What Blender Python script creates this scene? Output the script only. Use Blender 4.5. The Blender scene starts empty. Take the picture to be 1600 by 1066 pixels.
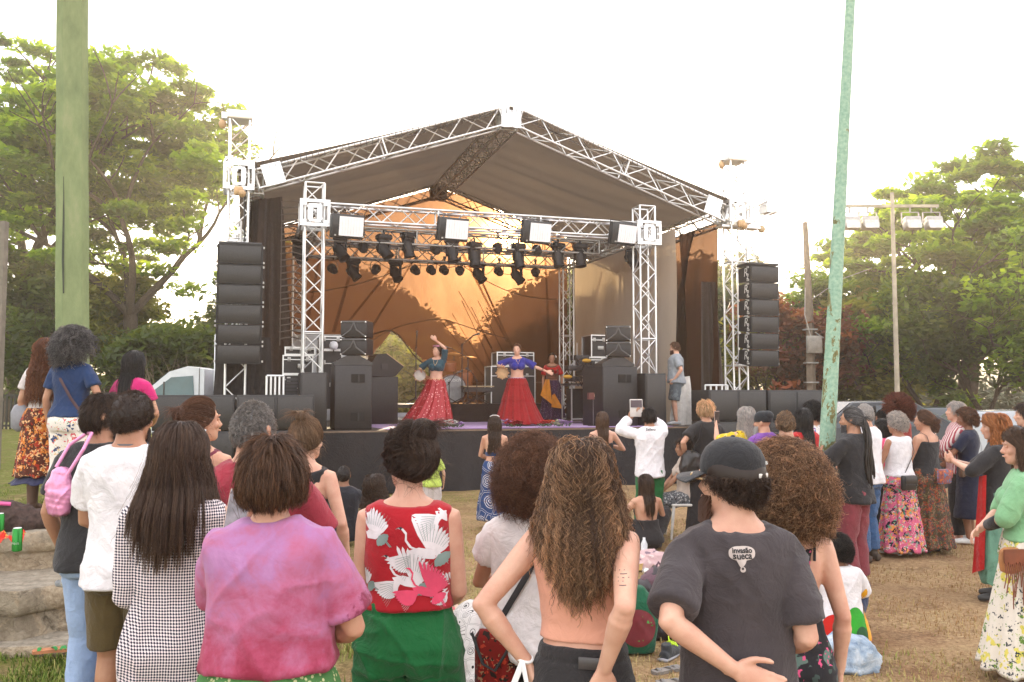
import bpy, bmesh, math, random
import numpy as np
from mathutils import Vector, Matrix, Quaternion
from mathutils.bvhtree import BVHTree
PI = math.pi; R = math.radians
random.seed(7); rng = np.random.default_rng(7)
SC = bpy.context.scene
C = SC.collection
# ------------------------------------------------------------ camera
F, YH, H = 1350.0, 613.0, 1.85         # focal length in photo pixels, horizon row, eye height
cam_d = bpy.data.cameras.new('camera'); cam = bpy.data.objects.new('camera', cam_d); C.objects.link(cam)
cam_d.sensor_width = 36; cam_d.lens = 36*F/1600; cam_d.clip_start = 0.1; cam_d.clip_end = 2000
cam.location = (0, 0, H); cam.rotation_euler = (R(90)+math.atan((YH-533)/F), 0, 0)
SC.camera = cam
HAZE = 0.0021
# ------------------------------------------------------------ sun and sky
SUN_EL, SUN_AZ = R(10.3), R(-0.45)     # azimuth from +Y towards +X
sund = Vector((math.sin(SUN_AZ)*math.cos(SUN_EL), math.cos(SUN_AZ)*math.cos(SUN_EL), math.sin(SUN_EL)))
sl = bpy.data.lights.new('sun', 'SUN'); sl.energy = 4.2; sl.angle = R(0.6); sl.color = (1.0, 0.80, 0.52)
so = bpy.data.objects.new('sun', sl); C.objects.link(so); so.rotation_euler = sund.to_track_quat('Z', 'Y').to_euler()
so.location = (0, 60, 30)
w = bpy.data.worlds.new('World'); SC.world = w; w.use_nodes = True
nt = w.node_tree; nt.nodes.clear()
def wn(t, **k):
    n = nt.nodes.new(t)
    for a, b in k.items(): setattr(n, a, b)
    return n
sky = wn('ShaderNodeTexSky'); sky.sky_type = 'NISHITA'; sky.sun_disc = False
sky.sun_elevation = SUN_EL; sky.sun_rotation = SUN_AZ; sky.air_density = 1.0; sky.dust_density = 0.4; sky.ozone_density = 1.0
bg = wn('ShaderNodeBackground'); bg.inputs[1].default_value = 0.15
out = wn('ShaderNodeOutputWorld')
mixc = wn('ShaderNodeMix', data_type='RGBA', blend_type='MULTIPLY'); mixc.inputs[0].default_value = 1.0
mixc.inputs[7].default_value = (.40, .40, .44, 1)
nt.links.new(sky.outputs[0], mixc.inputs[6])
# thin bright cloud veil over the whole sky plus the aureole round the sun
tc = wn('ShaderNodeTexCoord'); nrm = wn('ShaderNodeVectorMath', operation='NORMALIZE'); nt.links.new(tc.outputs['Generated'], nrm.inputs[0])
dt = wn('ShaderNodeVectorMath', operation='DOT_PRODUCT'); nt.links.new(nrm.outputs[0], dt.inputs[0]); dt.inputs[1].default_value = sund
mx = wn('ShaderNodeMath', operation='MAXIMUM'); nt.links.new(dt.outputs['Value'], mx.inputs[0]); mx.inputs[1].default_value = 0.0
prev = None
VEIL = (5.0, 4.7, 4.6)
add = wn('ShaderNodeMix', data_type='RGBA', blend_type='ADD'); add.inputs[0].default_value = 1.0; add.inputs[7].default_value = (*VEIL, 1)
nt.links.new(mixc.outputs[2], add.inputs[6]); prev = add
for pw, col in ((14, (2.0, 1.5, 1.0)), (160, (12, 8.5, 5)), (500, (44, 32, 19)), (1500, (120, 90, 54)), (7000, (1500, 1150, 650))):
    p = wn('ShaderNodeMath', operation='POWER'); nt.links.new(mx.outputs[0], p.inputs[0]); p.inputs[1].default_value = pw
    s = wn('ShaderNodeMix', data_type='RGBA', blend_type='MIX'); nt.links.new(p.outputs[0], s.inputs[0])
    s.inputs[6].default_value = (0, 0, 0, 1); s.inputs[7].default_value = (*col, 1)
    a = wn('ShaderNodeMix', data_type='RGBA', blend_type='ADD'); a.inputs[0].default_value = 1.0; a.clamp_result = False
    nt.links.new(prev.outputs[2], a.inputs[6]); nt.links.new(s.outputs[2], a.inputs[7]); prev = a
nt.links.new(prev.outputs[2], bg.inputs[0]); nt.links.new(bg.outputs[0], out.inputs[0])
w.cycles.sampling_method = 'MANUAL'; w.cycles.sample_map_resolution = 2048
vs = SC.view_settings; vs.view_transform = 'Standard'; vs.look = 'None'; vs.gamma = 1; vs.exposure = 1.55
cy = SC.cycles; cy.use_denoising = True; cy.max_bounces = 8; cy.transparent_max_bounces = 24; cy.sample_clamp_indirect = 6; cy.sample_clamp_direct = 0
cy.diffuse_bounces = 3; cy.glossy_bounces = 3; cy.volume_bounces = 1; cy.caustics_reflective = False; cy.caustics_refractive = False
# ------------------------------------------------------------ helpers
def link(o, parent=None):
    C.objects.link(o)
    if parent is not None: o.parent = parent
    return o
def tag(o, label=None, cat=None, group=None, kind=None):
    if label: o['label'] = label
    if cat: o['category'] = cat
    if group: o['group'] = group
    if kind: o['kind'] = kind
    return o
def thing(name, label, cat, loc=(0, 0, 0), rz=0, group=None):
    o = bpy.data.objects.new(name, None); link(o); o.location = loc; o.rotation_euler = (0, 0, rz); o.empty_display_size = 0.2
    return tag(o, label, cat, group)
ORD = ['first', 'second', 'third', 'fourth', 'fifth', 'sixth', 'seventh', 'eighth', 'ninth', 'tenth', 'eleventh', 'twelfth', 'thirteenth', 'fourteenth']
class G:
    """collects simple solids, built as ONE mesh object"""
    def __init__(s): s.v = []; s.f = []; s.m = []; s.n = 0; s.M = Matrix.Identity(4)
    def raw(s, V, Fc, mi=0):
        V = np.asarray(V, float).reshape(-1, 3)
        A = np.array(s.M); V = V@A[:3, :3].T+A[:3, 3]
        s.v.append(V)
        for f in Fc: s.f.append([i+s.n for i in f]); s.m.append(mi)
        s.n += len(V); return s
    def box(s, c, d, mi=0, rot=None, taper=1.0, bev=0):
        x, y, z = d[0]/2, d[1]/2, d[2]/2; t = taper
        if bev:
            b = bev; V = []; P = []
            for sz in (-1, 1):
                for q in range(2):
                    zz = sz*(z-b) if q == (0 if sz > 0 else 1) else sz*z
                    ins = 0 if q == (0 if sz > 0 else 1) else b*.7
                    P.append((zz, ins))
            for zz, ins in P:
                for (sx, sy) in ((1, -1), (1, 1), (-1, 1), (-1, -1)):
                    a = (sx*(x-ins), sy*(y-b-ins*0)); bb = (sx*(x-b-ins*0), sy*(y-ins))
                    V += [(a[0], a[1], zz), (bb[0], bb[1], zz)] if sx*sy > 0 else [(bb[0], bb[1], zz), (a[0], a[1], zz)]
            V = np.array(V, float); Fc = [list(range(7, -1, -1)), list(range(24, 32))]
            for r in range(3):
                for k in range(8): Fc.append([r*8+k, r*8+(k+1) % 8, (r+1)*8+(k+1) % 8, (r+1)*8+k])
        else:
            V = np.array([(-x, -y, -z), (x, -y, -z), (x, y, -z), (-x, y, -z), (-x*t, -y*t, z), (x*t, -y*t, z), (x*t, y*t, z), (-x*t, y*t, z)], float)
            Fc = [(0, 3, 2, 1), (4, 5, 6, 7), (0, 1, 5, 4), (1, 2, 6, 5), (2, 3, 7, 6), (3, 0, 4, 7)]
        if rot is not None: V = V@np.array(rot.to_3x3() if hasattr(rot, 'to_3x3') else rot).T
        return s.raw(V+np.array(c), Fc, mi)
    def tube(s, pts, r, n=8, mi=0, cap=True, flat=1.0, up=None):
        pts = [Vector(p) for p in pts]
        rr = r if hasattr(r, '__len__') else [r]*len(pts)
        V = []; u = None
        for i, p in enumerate(pts):
            t = (pts[min(i+1, len(pts)-1)]-pts[max(i-1, 0)])
            if t.length < 1e-9: t = Vector((0, 0, 1))
            t.normalize()
            if u is None:
                u = Vector(up) if up is not None else (Vector((0, 0, 1)) if abs(t.z) < .9 else Vector((0, 1, 0)))
            u = (u-t*u.dot(t))
            if u.length < 1e-6: u = t.orthogonal()
            u.normalize(); b = t.cross(u)
            q = rr[i]; ra, rb = (q if hasattr(q, '__len__') else (q, q*flat))
            for k in range(n):
                a = 2*PI*k/n; V.append(p+b*(ra*math.cos(a))+u*(rb*math.sin(a)))
        Fc = []
        for i in range(len(pts)-1):
            for k in range(n): Fc.append((i*n+k, i*n+(k+1) % n, (i+1)*n+(k+1) % n, (i+1)*n+k))
        if cap: Fc.append(list(range(n-1, -1, -1))); Fc.append([(len(pts)-1)*n+k for k in range(n)])
        return s.raw([tuple(v) for v in V], Fc, mi)
    def rings(s, Rg, mi=0, cap=True, closed=True):
        Rg = np.asarray(Rg, float); m, n = Rg.shape[:2]; Fc = []
        for i in range(m-1):
            for k in range(n if closed else n-1): Fc.append((i*n+k, i*n+(k+1) % n, (i+1)*n+(k+1) % n, (i+1)*n+k))
        V = Rg.reshape(-1, 3)
        if cap:
            V = np.vstack([V, Rg[0].mean(0), Rg[-1].mean(0)]); a = m*n
            for k in range(n): Fc.append((a, (k+1) % n, k)); Fc.append((a+1, (m-1)*n+k, (m-1)*n+(k+1) % n))
        return s.raw(V, Fc, mi)
    def lathe(s, prof, n=20, mi=0, c=(0, 0, 0), sx=1, sy=1, cap=True):
        a = np.arange(n)*2*PI/n
        Rg = [np.stack([r*np.cos(a)*sx+c[0], r*np.sin(a)*sy+c[1], np.full(n, z+c[2])], 1) for r, z in prof]
        return s.rings(Rg, mi, cap)
    def ball(s, c, r, mi=0, n=12, m=8):
        r = r if hasattr(r, '__len__') else (r, r, r)
        th = np.linspace(-PI/2+.15, PI/2-.15, m)
        a = np.arange(n)*2*PI/n
        return s.rings([np.stack([r[0]*np.cos(t)*np.cos(a)+c[0], r[1]*np.cos(t)*np.sin(a)+c[1], np.full(n, r[2]*math.sin(t)+c[2])], 1) for t in th], mi)
    def prism(s, poly, y0, y1, mi=0):
        """polygon in x,z extruded along y"""
        n = len(poly); V = [(x, y0, z) for x, z in poly]+[(x, y1, z) for x, z in poly]
        Fc = [list(range(n)), list(range(2*n-1, n-1, -1))]+[(k, k+n, (k+1) % n+n, (k+1) % n) for k in range(n)]
        return s.raw(V, Fc, mi)
    def mesh(s, name='m', mats=(), smooth=False):
        me = bpy.data.meshes.new(name); V = np.vstack(s.v)
        me.from_pydata(V.tolist(), [], s.f)
        if any(s.m): me.polygons.foreach_set('material_index', s.m)
        for m in mats: me.materials.append(m)
        if smooth is True: me.polygons.foreach_set('use_smooth', [True]*len(me.polygons))
        elif smooth:
            me.polygons.foreach_set('use_smooth', [True]*len(me.polygons)); me.set_sharp_from_angle(angle=R(smooth))
        me.update(); return me
    def build(s, name, mats, parent=None, smooth=35):
        if not isinstance(mats, (list, tuple)): mats = [mats]
        bm_fix = s.mesh(name, mats, smooth)
        o = bpy.data.objects.new(name, bm_fix); return link(o, parent)
def quads_mesh(name, V, nper, mats, parent=None, smooth=False, faces=None):
    """fast mesh from numpy: V (N,3), consecutive nper-gons unless faces given"""
    me = bpy.data.meshes.new(name); V = np.ascontiguousarray(V, dtype=np.float32).reshape(-1, 3)
    if faces is None: faces = np.arange(len(V), dtype=np.int32).reshape(-1, nper)
    faces = np.ascontiguousarray(faces, dtype=np.int32); nf, k = faces.shape
    me.vertices.add(len(V)); me.vertices.foreach_set('co', V.ravel())
    me.loops.add(nf*k); me.loops.foreach_set('vertex_index', faces.ravel())
    me.polygons.add(nf); me.polygons.foreach_set('loop_start', np.arange(nf, dtype=np.int32)*k)
    me.polygons.foreach_set('use_smooth', np.full(nf, smooth))
    me.update(calc_edges=True)
    for m in (mats if isinstance(mats, (list, tuple)) else [mats]): me.materials.append(m)
    if name is None: return me
    o = bpy.data.objects.new(name, me); return link(o, parent)
def strands(P, Rd, n=3):
    """P (N,K,3) curves, Rd (N,K) radii -> verts, quads of n-sided prisms"""
    N, K, _ = P.shape
    T = np.gradient(P, axis=1); T /= np.linalg.norm(T, axis=2, keepdims=True)+1e-9
    ref = np.array([0.31, 0.22, 0.92]); ref2 = np.array([.9, -.3, .1])
    e1 = np.cross(T, ref); l = np.linalg.norm(e1, axis=2, keepdims=True)
    e1 = np.where(l < .15, np.cross(T, ref2), e1); e1 /= np.linalg.norm(e1, axis=2, keepdims=True)+1e-9
    e2 = np.cross(T, e1)
    V = np.stack([P+(e1*math.cos(2*PI*k/n)+e2*math.sin(2*PI*k/n))*Rd[..., None] for k in range(n)], 2)   # N,K,n,3
    idx = np.arange(N*K*n).reshape(N, K, n)
    a = idx[:, :-1, :]; b = idx[:, 1:, :]
    a2 = np.roll(a, -1, 2); b2 = np.roll(b, -1, 2)
    return V.reshape(-1, 3), np.stack([a, a2, b2, b], -1).reshape(-1, 4)
def vnoise(Pt, seed=0):
    """vectorised value noise, about -1..1"""
    Pt = np.asarray(Pt, float); i = np.floor(Pt).astype(np.int64); f = Pt-i; f = f*f*(3-2*f)
    def h(x, y, z):
        n = (x*374761393+y*668265263+z*2147483647+seed*1274126177) & 0xffffffff
        n = ((n ^ (n >> 13))*1274126177) & 0xffffffff
        return ((n ^ (n >> 16)) & 0xffff)/32767.5-1
    r = 0
    for dx in (0, 1):
        for dy in (0, 1):
            for dz in (0, 1):
                wgt = (f[..., 0] if dx else 1-f[..., 0])*(f[..., 1] if dy else 1-f[..., 1])*(f[..., 2] if dz else 1-f[..., 2])
                r = r+wgt*h(i[..., 0]+dx, i[..., 1]+dy, i[..., 2]+dz)
    return r
# ------------------------------------------------------------ materials
MATS = {}
class NT:
    def __init__(s, name):
        s.m = bpy.data.materials.new(name); s.m.use_nodes = True; s.t = s.m.node_tree; s.b = s.t.nodes['Principled BSDF']; s.out = s.t.nodes['Material Output']; s._co = None
    def n(s, t, **k):
        x = s.t.nodes.new(t)
        for a, b in k.items(): setattr(x, a, b)
        return x
    def l(s, a, b): s.t.links.new(a, b)
    def co(s, scale=(1, 1, 1), rot=(0, 0, 0), loc=(0, 0, 0)):
        if s._co is None: s._co = s.n('ShaderNodeTexCoord')
        mp = s.n('ShaderNodeMapping'); mp.inputs[1].default_value = loc; mp.inputs[2].default_value = rot; mp.inputs[3].default_value = scale if hasattr(scale, '__len__') else (scale,)*3
        s.l(s._co.outputs['Object'], mp.inputs[0]); return mp.outputs[0]
    def noise(s, scale=5, detail=3, rough=.5, vec=None, dist=0):
        x = s.n('ShaderNodeTexNoise'); x.inputs['Scale'].default_value = scale; x.inputs['Detail'].default_value = detail; x.inputs['Roughness'].default_value = rough; x.inputs['Distortion'].default_value = dist
        s.l(vec if vec is not None else s.co(), x.inputs['Vector']); return x.outputs['Fac']
    def voro(s, scale=5, vec=None, feature='F1', out='Distance', rand=1):
        x = s.n('ShaderNodeTexVoronoi', feature=feature); x.inputs['Scale'].default_value = scale; x.inputs['Randomness'].default_value = rand
        s.l(vec if vec is not None else s.co(), x.inputs['Vector']); return x.outputs[out]
    def ramp(s, fac, stops, interp='LINEAR'):
        x = s.n('ShaderNodeValToRGB'); x.color_ramp.interpolation = interp; e = x.color_ramp.elements
        while len(e) < len(stops): e.new(0.5)
        for q, (p, c) in zip(e, stops): q.position = p; q.color = (*c[:3], 1) if hasattr(c, '__len__') else (c, c, c, 1)
        s.l(fac, x.inputs[0]); return x.outputs[0]
    def mix(s, fac, a, b, mode='MIX'):
        x = s.n('ShaderNodeMix', data_type='RGBA', blend_type=mode)
        for i, q in ((0, fac), (6, a), (7, b)):
            if isinstance(q, bpy.types.NodeSocket): s.l(q, x.inputs[i])
            elif i == 0: x.inputs[0].default_value = q
            else: x.inputs[i].default_value = (*q, 1)
        return x.outputs[2]
    def math(s, op, a, b=0.0):
        x = s.n('ShaderNodeMath', operation=op)
        for i, q in ((0, a), (1, b)):
            if isinstance(q, bpy.types.NodeSocket): s.l(q, x.inputs[i])
            else: x.inputs[i].default_value = q
        return x.outputs[0]
    def bump(s, h, strength=.3, dist=.01):
        x = s.n('ShaderNodeBump'); x.inputs['Strength'].default_value = strength; x.inputs['Distance'].default_value = dist
        s.l(h, x.inputs['Height']); s.l(x.outputs[0], s.b.inputs['Normal']); return x
    def col(s, c):
        if isinstance(c, bpy.types.NodeSocket): s.l(c, s.b.inputs['Base Color'])
        else: s.b.inputs['Base Color'].default_value = (*c, 1)
        return s
    def set(s, rough=None, metal=None, spec=None, sheen=None):
        if rough is not None: s.b.inputs['Roughness'].default_value = rough
        if metal is not None: s.b.inputs['Metallic'].default_value = metal
        if spec is not None: s.b.inputs['Specular IOR Level'].default_value = spec
        if sheen is not None: s.b.inputs['Sheen Weight'].default_value = sheen
        return s
def srgb(r, g, b):
    return tuple(((c/255)/12.92 if c/255 < .04045 else ((c/255+.055)/1.055)**2.4) for c in (r, g, b))
def plain(name, c, rough=.6, metal=0, var=.12, vs=8, bump=0, bs=60, spec=.5):
    if name in MATS: return MATS[name]
    t = NT(name); nz = t.noise(vs, 4, .6)
    lo = tuple(max(0, x*(1-var*2)) for x in c); hi = tuple(min(1, x*(1+var*1.6)) for x in c)
    t.col(t.ramp(nz, [(.3, lo), (.7, hi)])).set(rough, metal, spec)
    if bump: t.bump(t.noise(bs, 3), bump, .004)
    MATS[name] = t.m; return t.m
def cloth(name, c, bump=.25, sheen=.15, rough=.85, var=.08):
    k = 'cloth_'+name
    if k in MATS: return MATS[k]
    t = NT(k); nz = t.noise(9, 4, .6)
    lo = tuple(x*(1-var*2) for x in c); hi = tuple(min(1, x*(1+var*1.5)) for x in c)
    t.col(t.ramp(nz, [(.3, lo), (.7, hi)])).set(rough, 0, .25, sheen)
    h = t.math('ADD', t.math('MULTIPLY', t.noise(11, 5, .6, dist=1.6), 1.5), t.math('MULTIPLY', t.noise(520, 2, .8), .14))
    t.bump(h, min(1, bump*1.5), .02); MATS[k] = t.m; return t.m
def wavy(t, vec, amt=.02, scale=12):
    n = t.n('ShaderNodeTexNoise'); n.inputs['Scale'].default_value = scale; t.l(vec, n.inputs['Vector'])
    sub = t.n('ShaderNodeVectorMath', operation='SUBTRACT'); t.l(n.outputs['Color'], sub.inputs[0]); sub.inputs[1].default_value = (.5, .5, .5)
    sc = t.n('ShaderNodeVectorMath', operation='SCALE'); t.l(sub.outputs[0], sc.inputs[0]); sc.inputs['Scale'].default_value = amt
    ad = t.n('ShaderNodeVectorMath', operation='ADD'); t.l(vec, ad.inputs[0]); t.l(sc.outputs[0], ad.inputs[1]); return ad.outputs[0]
def print_cloth(name, base, blobs, scale=14, wob=.03, th=.32, seed=0):
    """printed fabric: layers of irregular voronoi motifs over a base colour"""
    k = 'print_'+name
    if k in MATS: return MATS[k]
    t = NT(k); c = base
    for i, col in enumerate(blobs):
        v = wavy(t, t.co(1.0, loc=(seed+i*3.7, i*1.9, i*2.3)), wob, 18+i*7)
        d = t.voro(scale*(1+.23*i), v)
        c = t.mix(t.ramp(d, [(th*(1-.12*i)-.02, 1.0), (th*(1-.12*i)+.02, 0.0)]), c, col)
    t.col(c).set(.85, 0, .2, .1); t.bump(t.noise(14, 3, .55, dist=.8), .25, .02)
    MATS[k] = t.m; return t.m
def stage_pt(t, s, z=0):
    """stage frame: t along the front edge, s into the stage"""
    return Vector((SO.x+t*SU.x+s*SV.x, SO.y+t*SU.y+s*SV.y, z))
TH = R(17.1); SU = Vector((math.cos(TH), math.sin(TH))); SV = Vector((-math.sin(TH), math.cos(TH))); SO = Vector((-3.35, 15.6))
def PX(px, S): return (px-800)/S              # photo column at a scale of S pixels per metre
def ground_z(x, y):
    """terrace of lawn on the left, flat elsewhere"""
    xb = -2.75-np.clip(np.asarray(y)-7.5, 0, 9)*.50-np.clip(np.asarray(y)-16.5, 0, 100)*.35
    k = np.clip((xb-np.asarray(x))/.9, 0, 1); k = k*k*(3-2*k)
    ky = np.clip((np.asarray(y)-7.55)/.25, 0, 1)
    und = .03*np.sin(np.asarray(x)*.7+1)*np.sin(np.asarray(y)*.5)
    return .74*k*ky+und*np.clip((np.asarray(y)-3)/6, 0, 1)*np.where(np.asarray(y) > 9, 1, .4)
# ============================================================ GROUND
def make_ground():
    t = NT('ground_grass'); v = t.co()
    big = t.noise(.45, 6, .68, v); fine = t.noise(26, 6, .75, v, .4); mid = t.noise(3.2, 5, .65, v)
    straw = t.ramp(fine, [(.28, srgb(116, 92, 68)), (.5, srgb(172, 142, 106)), (.74, srgb(212, 186, 142))])
    green = t.ramp(fine, [(.28, srgb(62, 72, 26)), (.55, srgb(112, 118, 50)), (.78, srgb(150, 146, 82))])
    red = t.ramp(fine, [(.3, srgb(100, 66, 48)), (.7, srgb(158, 116, 84))])
    sx = t.n('ShaderNodeSeparateXYZ'); t.l(v, sx.inputs[0])
    # green lawn to the left and near the camera, worn straw to the right
    side = t.math('MULTIPLY_ADD', sx.outputs['X'], -.16); t.t.nodes[-1].inputs[2].default_value = .12
    g = t.math('ADD', side, t.math('MULTIPLY', t.math('SUBTRACT', mid, .5), 1.6))
    g = t.math('ADD', g, t.math('MULTIPLY', t.math('SUBTRACT', big, .5), 1.5))
    g.node.use_clamp = True
    c = t.mix(g, straw, green)
    rr = t.ramp(t.noise(1.1, 4, .6, t.co(loc=(4, 9, 0))), [(.5, 0.0), (.68, .7)])
    c = t.mix(t.mix(g, rr, (0, 0, 0)), c, red)
    wear = t.ramp(t.noise(1.9, 7, .78, t.co(loc=(1, 7, 2)), .6), [(.50, 0), (.66, .75)]); c = t.mix(wear, c, t.ramp(fine, [(.3, srgb(104, 80, 60)), (.7, srgb(150, 122, 94))]))
    pale = t.ramp(t.noise(2.6, 6, .75, t.co(loc=(9, 2, 5)), .4), [(.55, 0), (.72, .6)]); c = t.mix(pale, c, t.ramp(fine, [(.3, srgb(160, 138, 96)), (.7, srgb(214, 196, 150))]))
    t.col(c).set(.95, 0, .15)
    t.bump(t.math('ADD', fine, t.math('MULTIPLY', mid, .8)), .9, .05)
    nx, ny = 150, 190
    xs = np.concatenate([np.linspace(-600, -40, 12), np.linspace(-36, 36, nx), np.linspace(40, 600, 12)])
    ys = np.concatenate([np.linspace(-60, -3, 10), np.linspace(-2, 7.4, 40), np.linspace(7.5, 7.85, 8), np.linspace(8.0, 60, 120), np.linspace(66, 1500, 30)])
    X, Y = np.meshgrid(xs, ys); Z = ground_z(X, Y)
    V = np.stack([X, Y, Z], -1).reshape(-1, 3); n = len(xs); m = len(ys)
    i = np.arange(m*n).reshape(m, n)
    Fc = np.stack([i[:-1, :-1], i[:-1, 1:], i[1:, 1:], i[1:, :-1]], -1).reshape(-1, 4)
    o = quads_mesh('ground', V, 4, t.m, smooth=True, faces=Fc); tag(o, 'worn brown and green grass ground of the park', kind='structure')
    # grass blades
    gm = NT('grass_blades'); at = gm.n('ShaderNodeAttribute', attribute_name='tint', attribute_type='GEOMETRY')
    gm.col(gm.ramp(at.outputs['Fac'], [(0, srgb(70, 92, 28)), (.4, srgb(132, 142, 66)), (.7, srgb(178, 160, 108)), (1, srgb(150, 116, 78))])).set(.8, 0, .2)
    def blades(N, x0, x1, y0, y1, hgt, wid, nm, lab, dry):
        y = y0+(y1-y0)*rng.random(N)**1.35; x = (x0+(x1-x0)*rng.random(N))*(.45+.55*y/y1)
        keep = vnoise(np.stack([x*1.7, y*1.7, y*0], -1), 3) > -.35+rng.random(N)*.5-.3
        x, y = x[keep], y[keep]; N = len(x)
        z = ground_z(x, y); a = rng.random(N)*2*PI; L = hgt*(.35+rng.random(N)); lean = rng.random(N)*1.1
        wx = np.cos(a)*wid; wy = np.sin(a)*wid; lx = -np.sin(a)*L*lean; ly = np.cos(a)*L*lean
        B = np.stack([x, y, z-.004], -1); T = B+np.stack([lx, ly, L], -1); Mi = B+np.stack([lx*.35, ly*.35, L*.6], -1)
        W = np.stack([wx, wy, wx*0], -1)
        V = np.stack([B-W, B+W, Mi+W*.7, Mi-W*.7, Mi-W*.7, Mi+W*.7, T+W*.12, T-W*.12], 1)
        ob = quads_mesh(nm, V, 4, gm.m); tag(ob, lab, kind='stuff')
        tt = np.clip(dry+x*.07+.18*vnoise(np.stack([x*.8, y*.8, x*0], -1), 5)+rng.normal(0, .18, N), 0, 1)
        atr = ob.data.attributes.new('tint', 'FLOAT', 'POINT'); atr.data.foreach_set('value', np.repeat(tt, 8).astype(np.float32))
    blades(130000, -7.5, 7.5, 3.4, 16, .032, .0035, 'grass', 'short dry grass blades on the trodden ground', .62)
    blades(30000, -3.8, -.9, 3.6, 6.6, .05, .005, 'grass', 'green grass tufts beside the stone steps', .45)
make_ground()
# a far low ridge so that the ground does not end in a razor line
def hills():
    n = 160; a = np.linspace(-1.3, 1.3, n); Rg = []
    for r, k in ((150, 0), (190, .6), (240, 1), (300, .4)):
        z = (3+4*(vnoise(np.stack([a*4, a*0, a*0], -1), 9)+1))*k*1.2
        Rg.append(np.stack([np.sin(a)*r, np.cos(a)*r, z-.2], -1))
    o = G().rings(Rg, 0, False, False).build('hills', plain('hill_green', (.05, .075, .03), .95, var=.3, vs=.05))
    tag(o, 'low wooded hills far behind the park', kind='structure')
hills()
# ============================================================ TREES
def leafmat(name, stops, trans=.45):
    if name in MATS: return MATS[name]
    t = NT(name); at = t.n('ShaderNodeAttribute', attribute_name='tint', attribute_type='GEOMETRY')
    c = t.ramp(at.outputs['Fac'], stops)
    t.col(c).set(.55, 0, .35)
    tr = t.n('ShaderNodeBsdfTranslucent'); br = t.mix(1.0, c, (2.4, 2.25, .6), 'MULTIPLY'); t.l(br, tr.inputs[0])
    ms = t.n('ShaderNodeMixShader'); ms.inputs[0].default_value = trans; t.l(t.b.outputs[0], ms.inputs[1]); t.l(tr.outputs[0], ms.inputs[2]); t.l(ms.outputs[0], t.out.inputs[0])
    MATS[name] = t.m; return t.m
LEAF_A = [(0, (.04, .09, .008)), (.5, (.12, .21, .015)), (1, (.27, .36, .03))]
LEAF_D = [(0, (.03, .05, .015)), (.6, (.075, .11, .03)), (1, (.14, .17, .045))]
LEAF_R = [(0, (.07, .04, .02)), (.5, (.17, .06, .04)), (1, (.32, .11, .06))]
LEAF_Y = [(0, (.08, .10, .02)), (.5, (.18, .19, .04)), (1, (.30, .28, .08))]
def bark():
    if 'bark' in MATS: return MATS['bark']
    t = NT('bark'); n = t.noise(6, 6, .7, t.co((6, 6, 1.5)))
    t.col(t.ramp(n, [(.3, (.035, .026, .02)), (.7, (.13, .10, .075))])).set(.95, 0, .1); t.bump(n, .8, .04); MATS['bark'] = t.m; return t.m
def clump_leaves(cs, rad, n, size, flat=.35, r2=None):
    """leaf quads in flattened clumps, returns (n*len,4,3) and tint"""
    r2 = r2 or rng; M = len(cs); c = np.repeat(np.asarray(cs, float), n, 0); N = len(c)
    rd = np.repeat(np.asarray(rad, float) if hasattr(rad, '__len__') else np.full(M, rad), n)
    d = r2.normal(0, 1, (N, 3)); d /= np.linalg.norm(d, axis=1, keepdims=True); d *= (r2.random(N)**.45)[:, None]
    d[:, 2] = d[:, 2]*flat+r2.normal(0, .04, N)
    p = c+d*rd[:, None]
    nrm = r2.normal(0, .55, (N, 3)); nrm[:, 2] += 1.0; nrm /= np.linalg.norm(nrm, axis=1, keepdims=True)
    a = r2.normal(0, 1, (N, 3)); a -= nrm*(a*nrm).sum(1, keepdims=True); a /= np.linalg.norm(a, axis=1, keepdims=True)
    b = np.cross(nrm, a); s = size*(.55+.9*r2.random(N))[:, None]
    V = np.stack([p-a*s, p-b*s*.42, p+a*s, p+b*s*.42], 1)
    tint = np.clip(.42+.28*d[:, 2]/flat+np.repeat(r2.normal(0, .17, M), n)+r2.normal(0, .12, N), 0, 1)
    return V, tint
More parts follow.
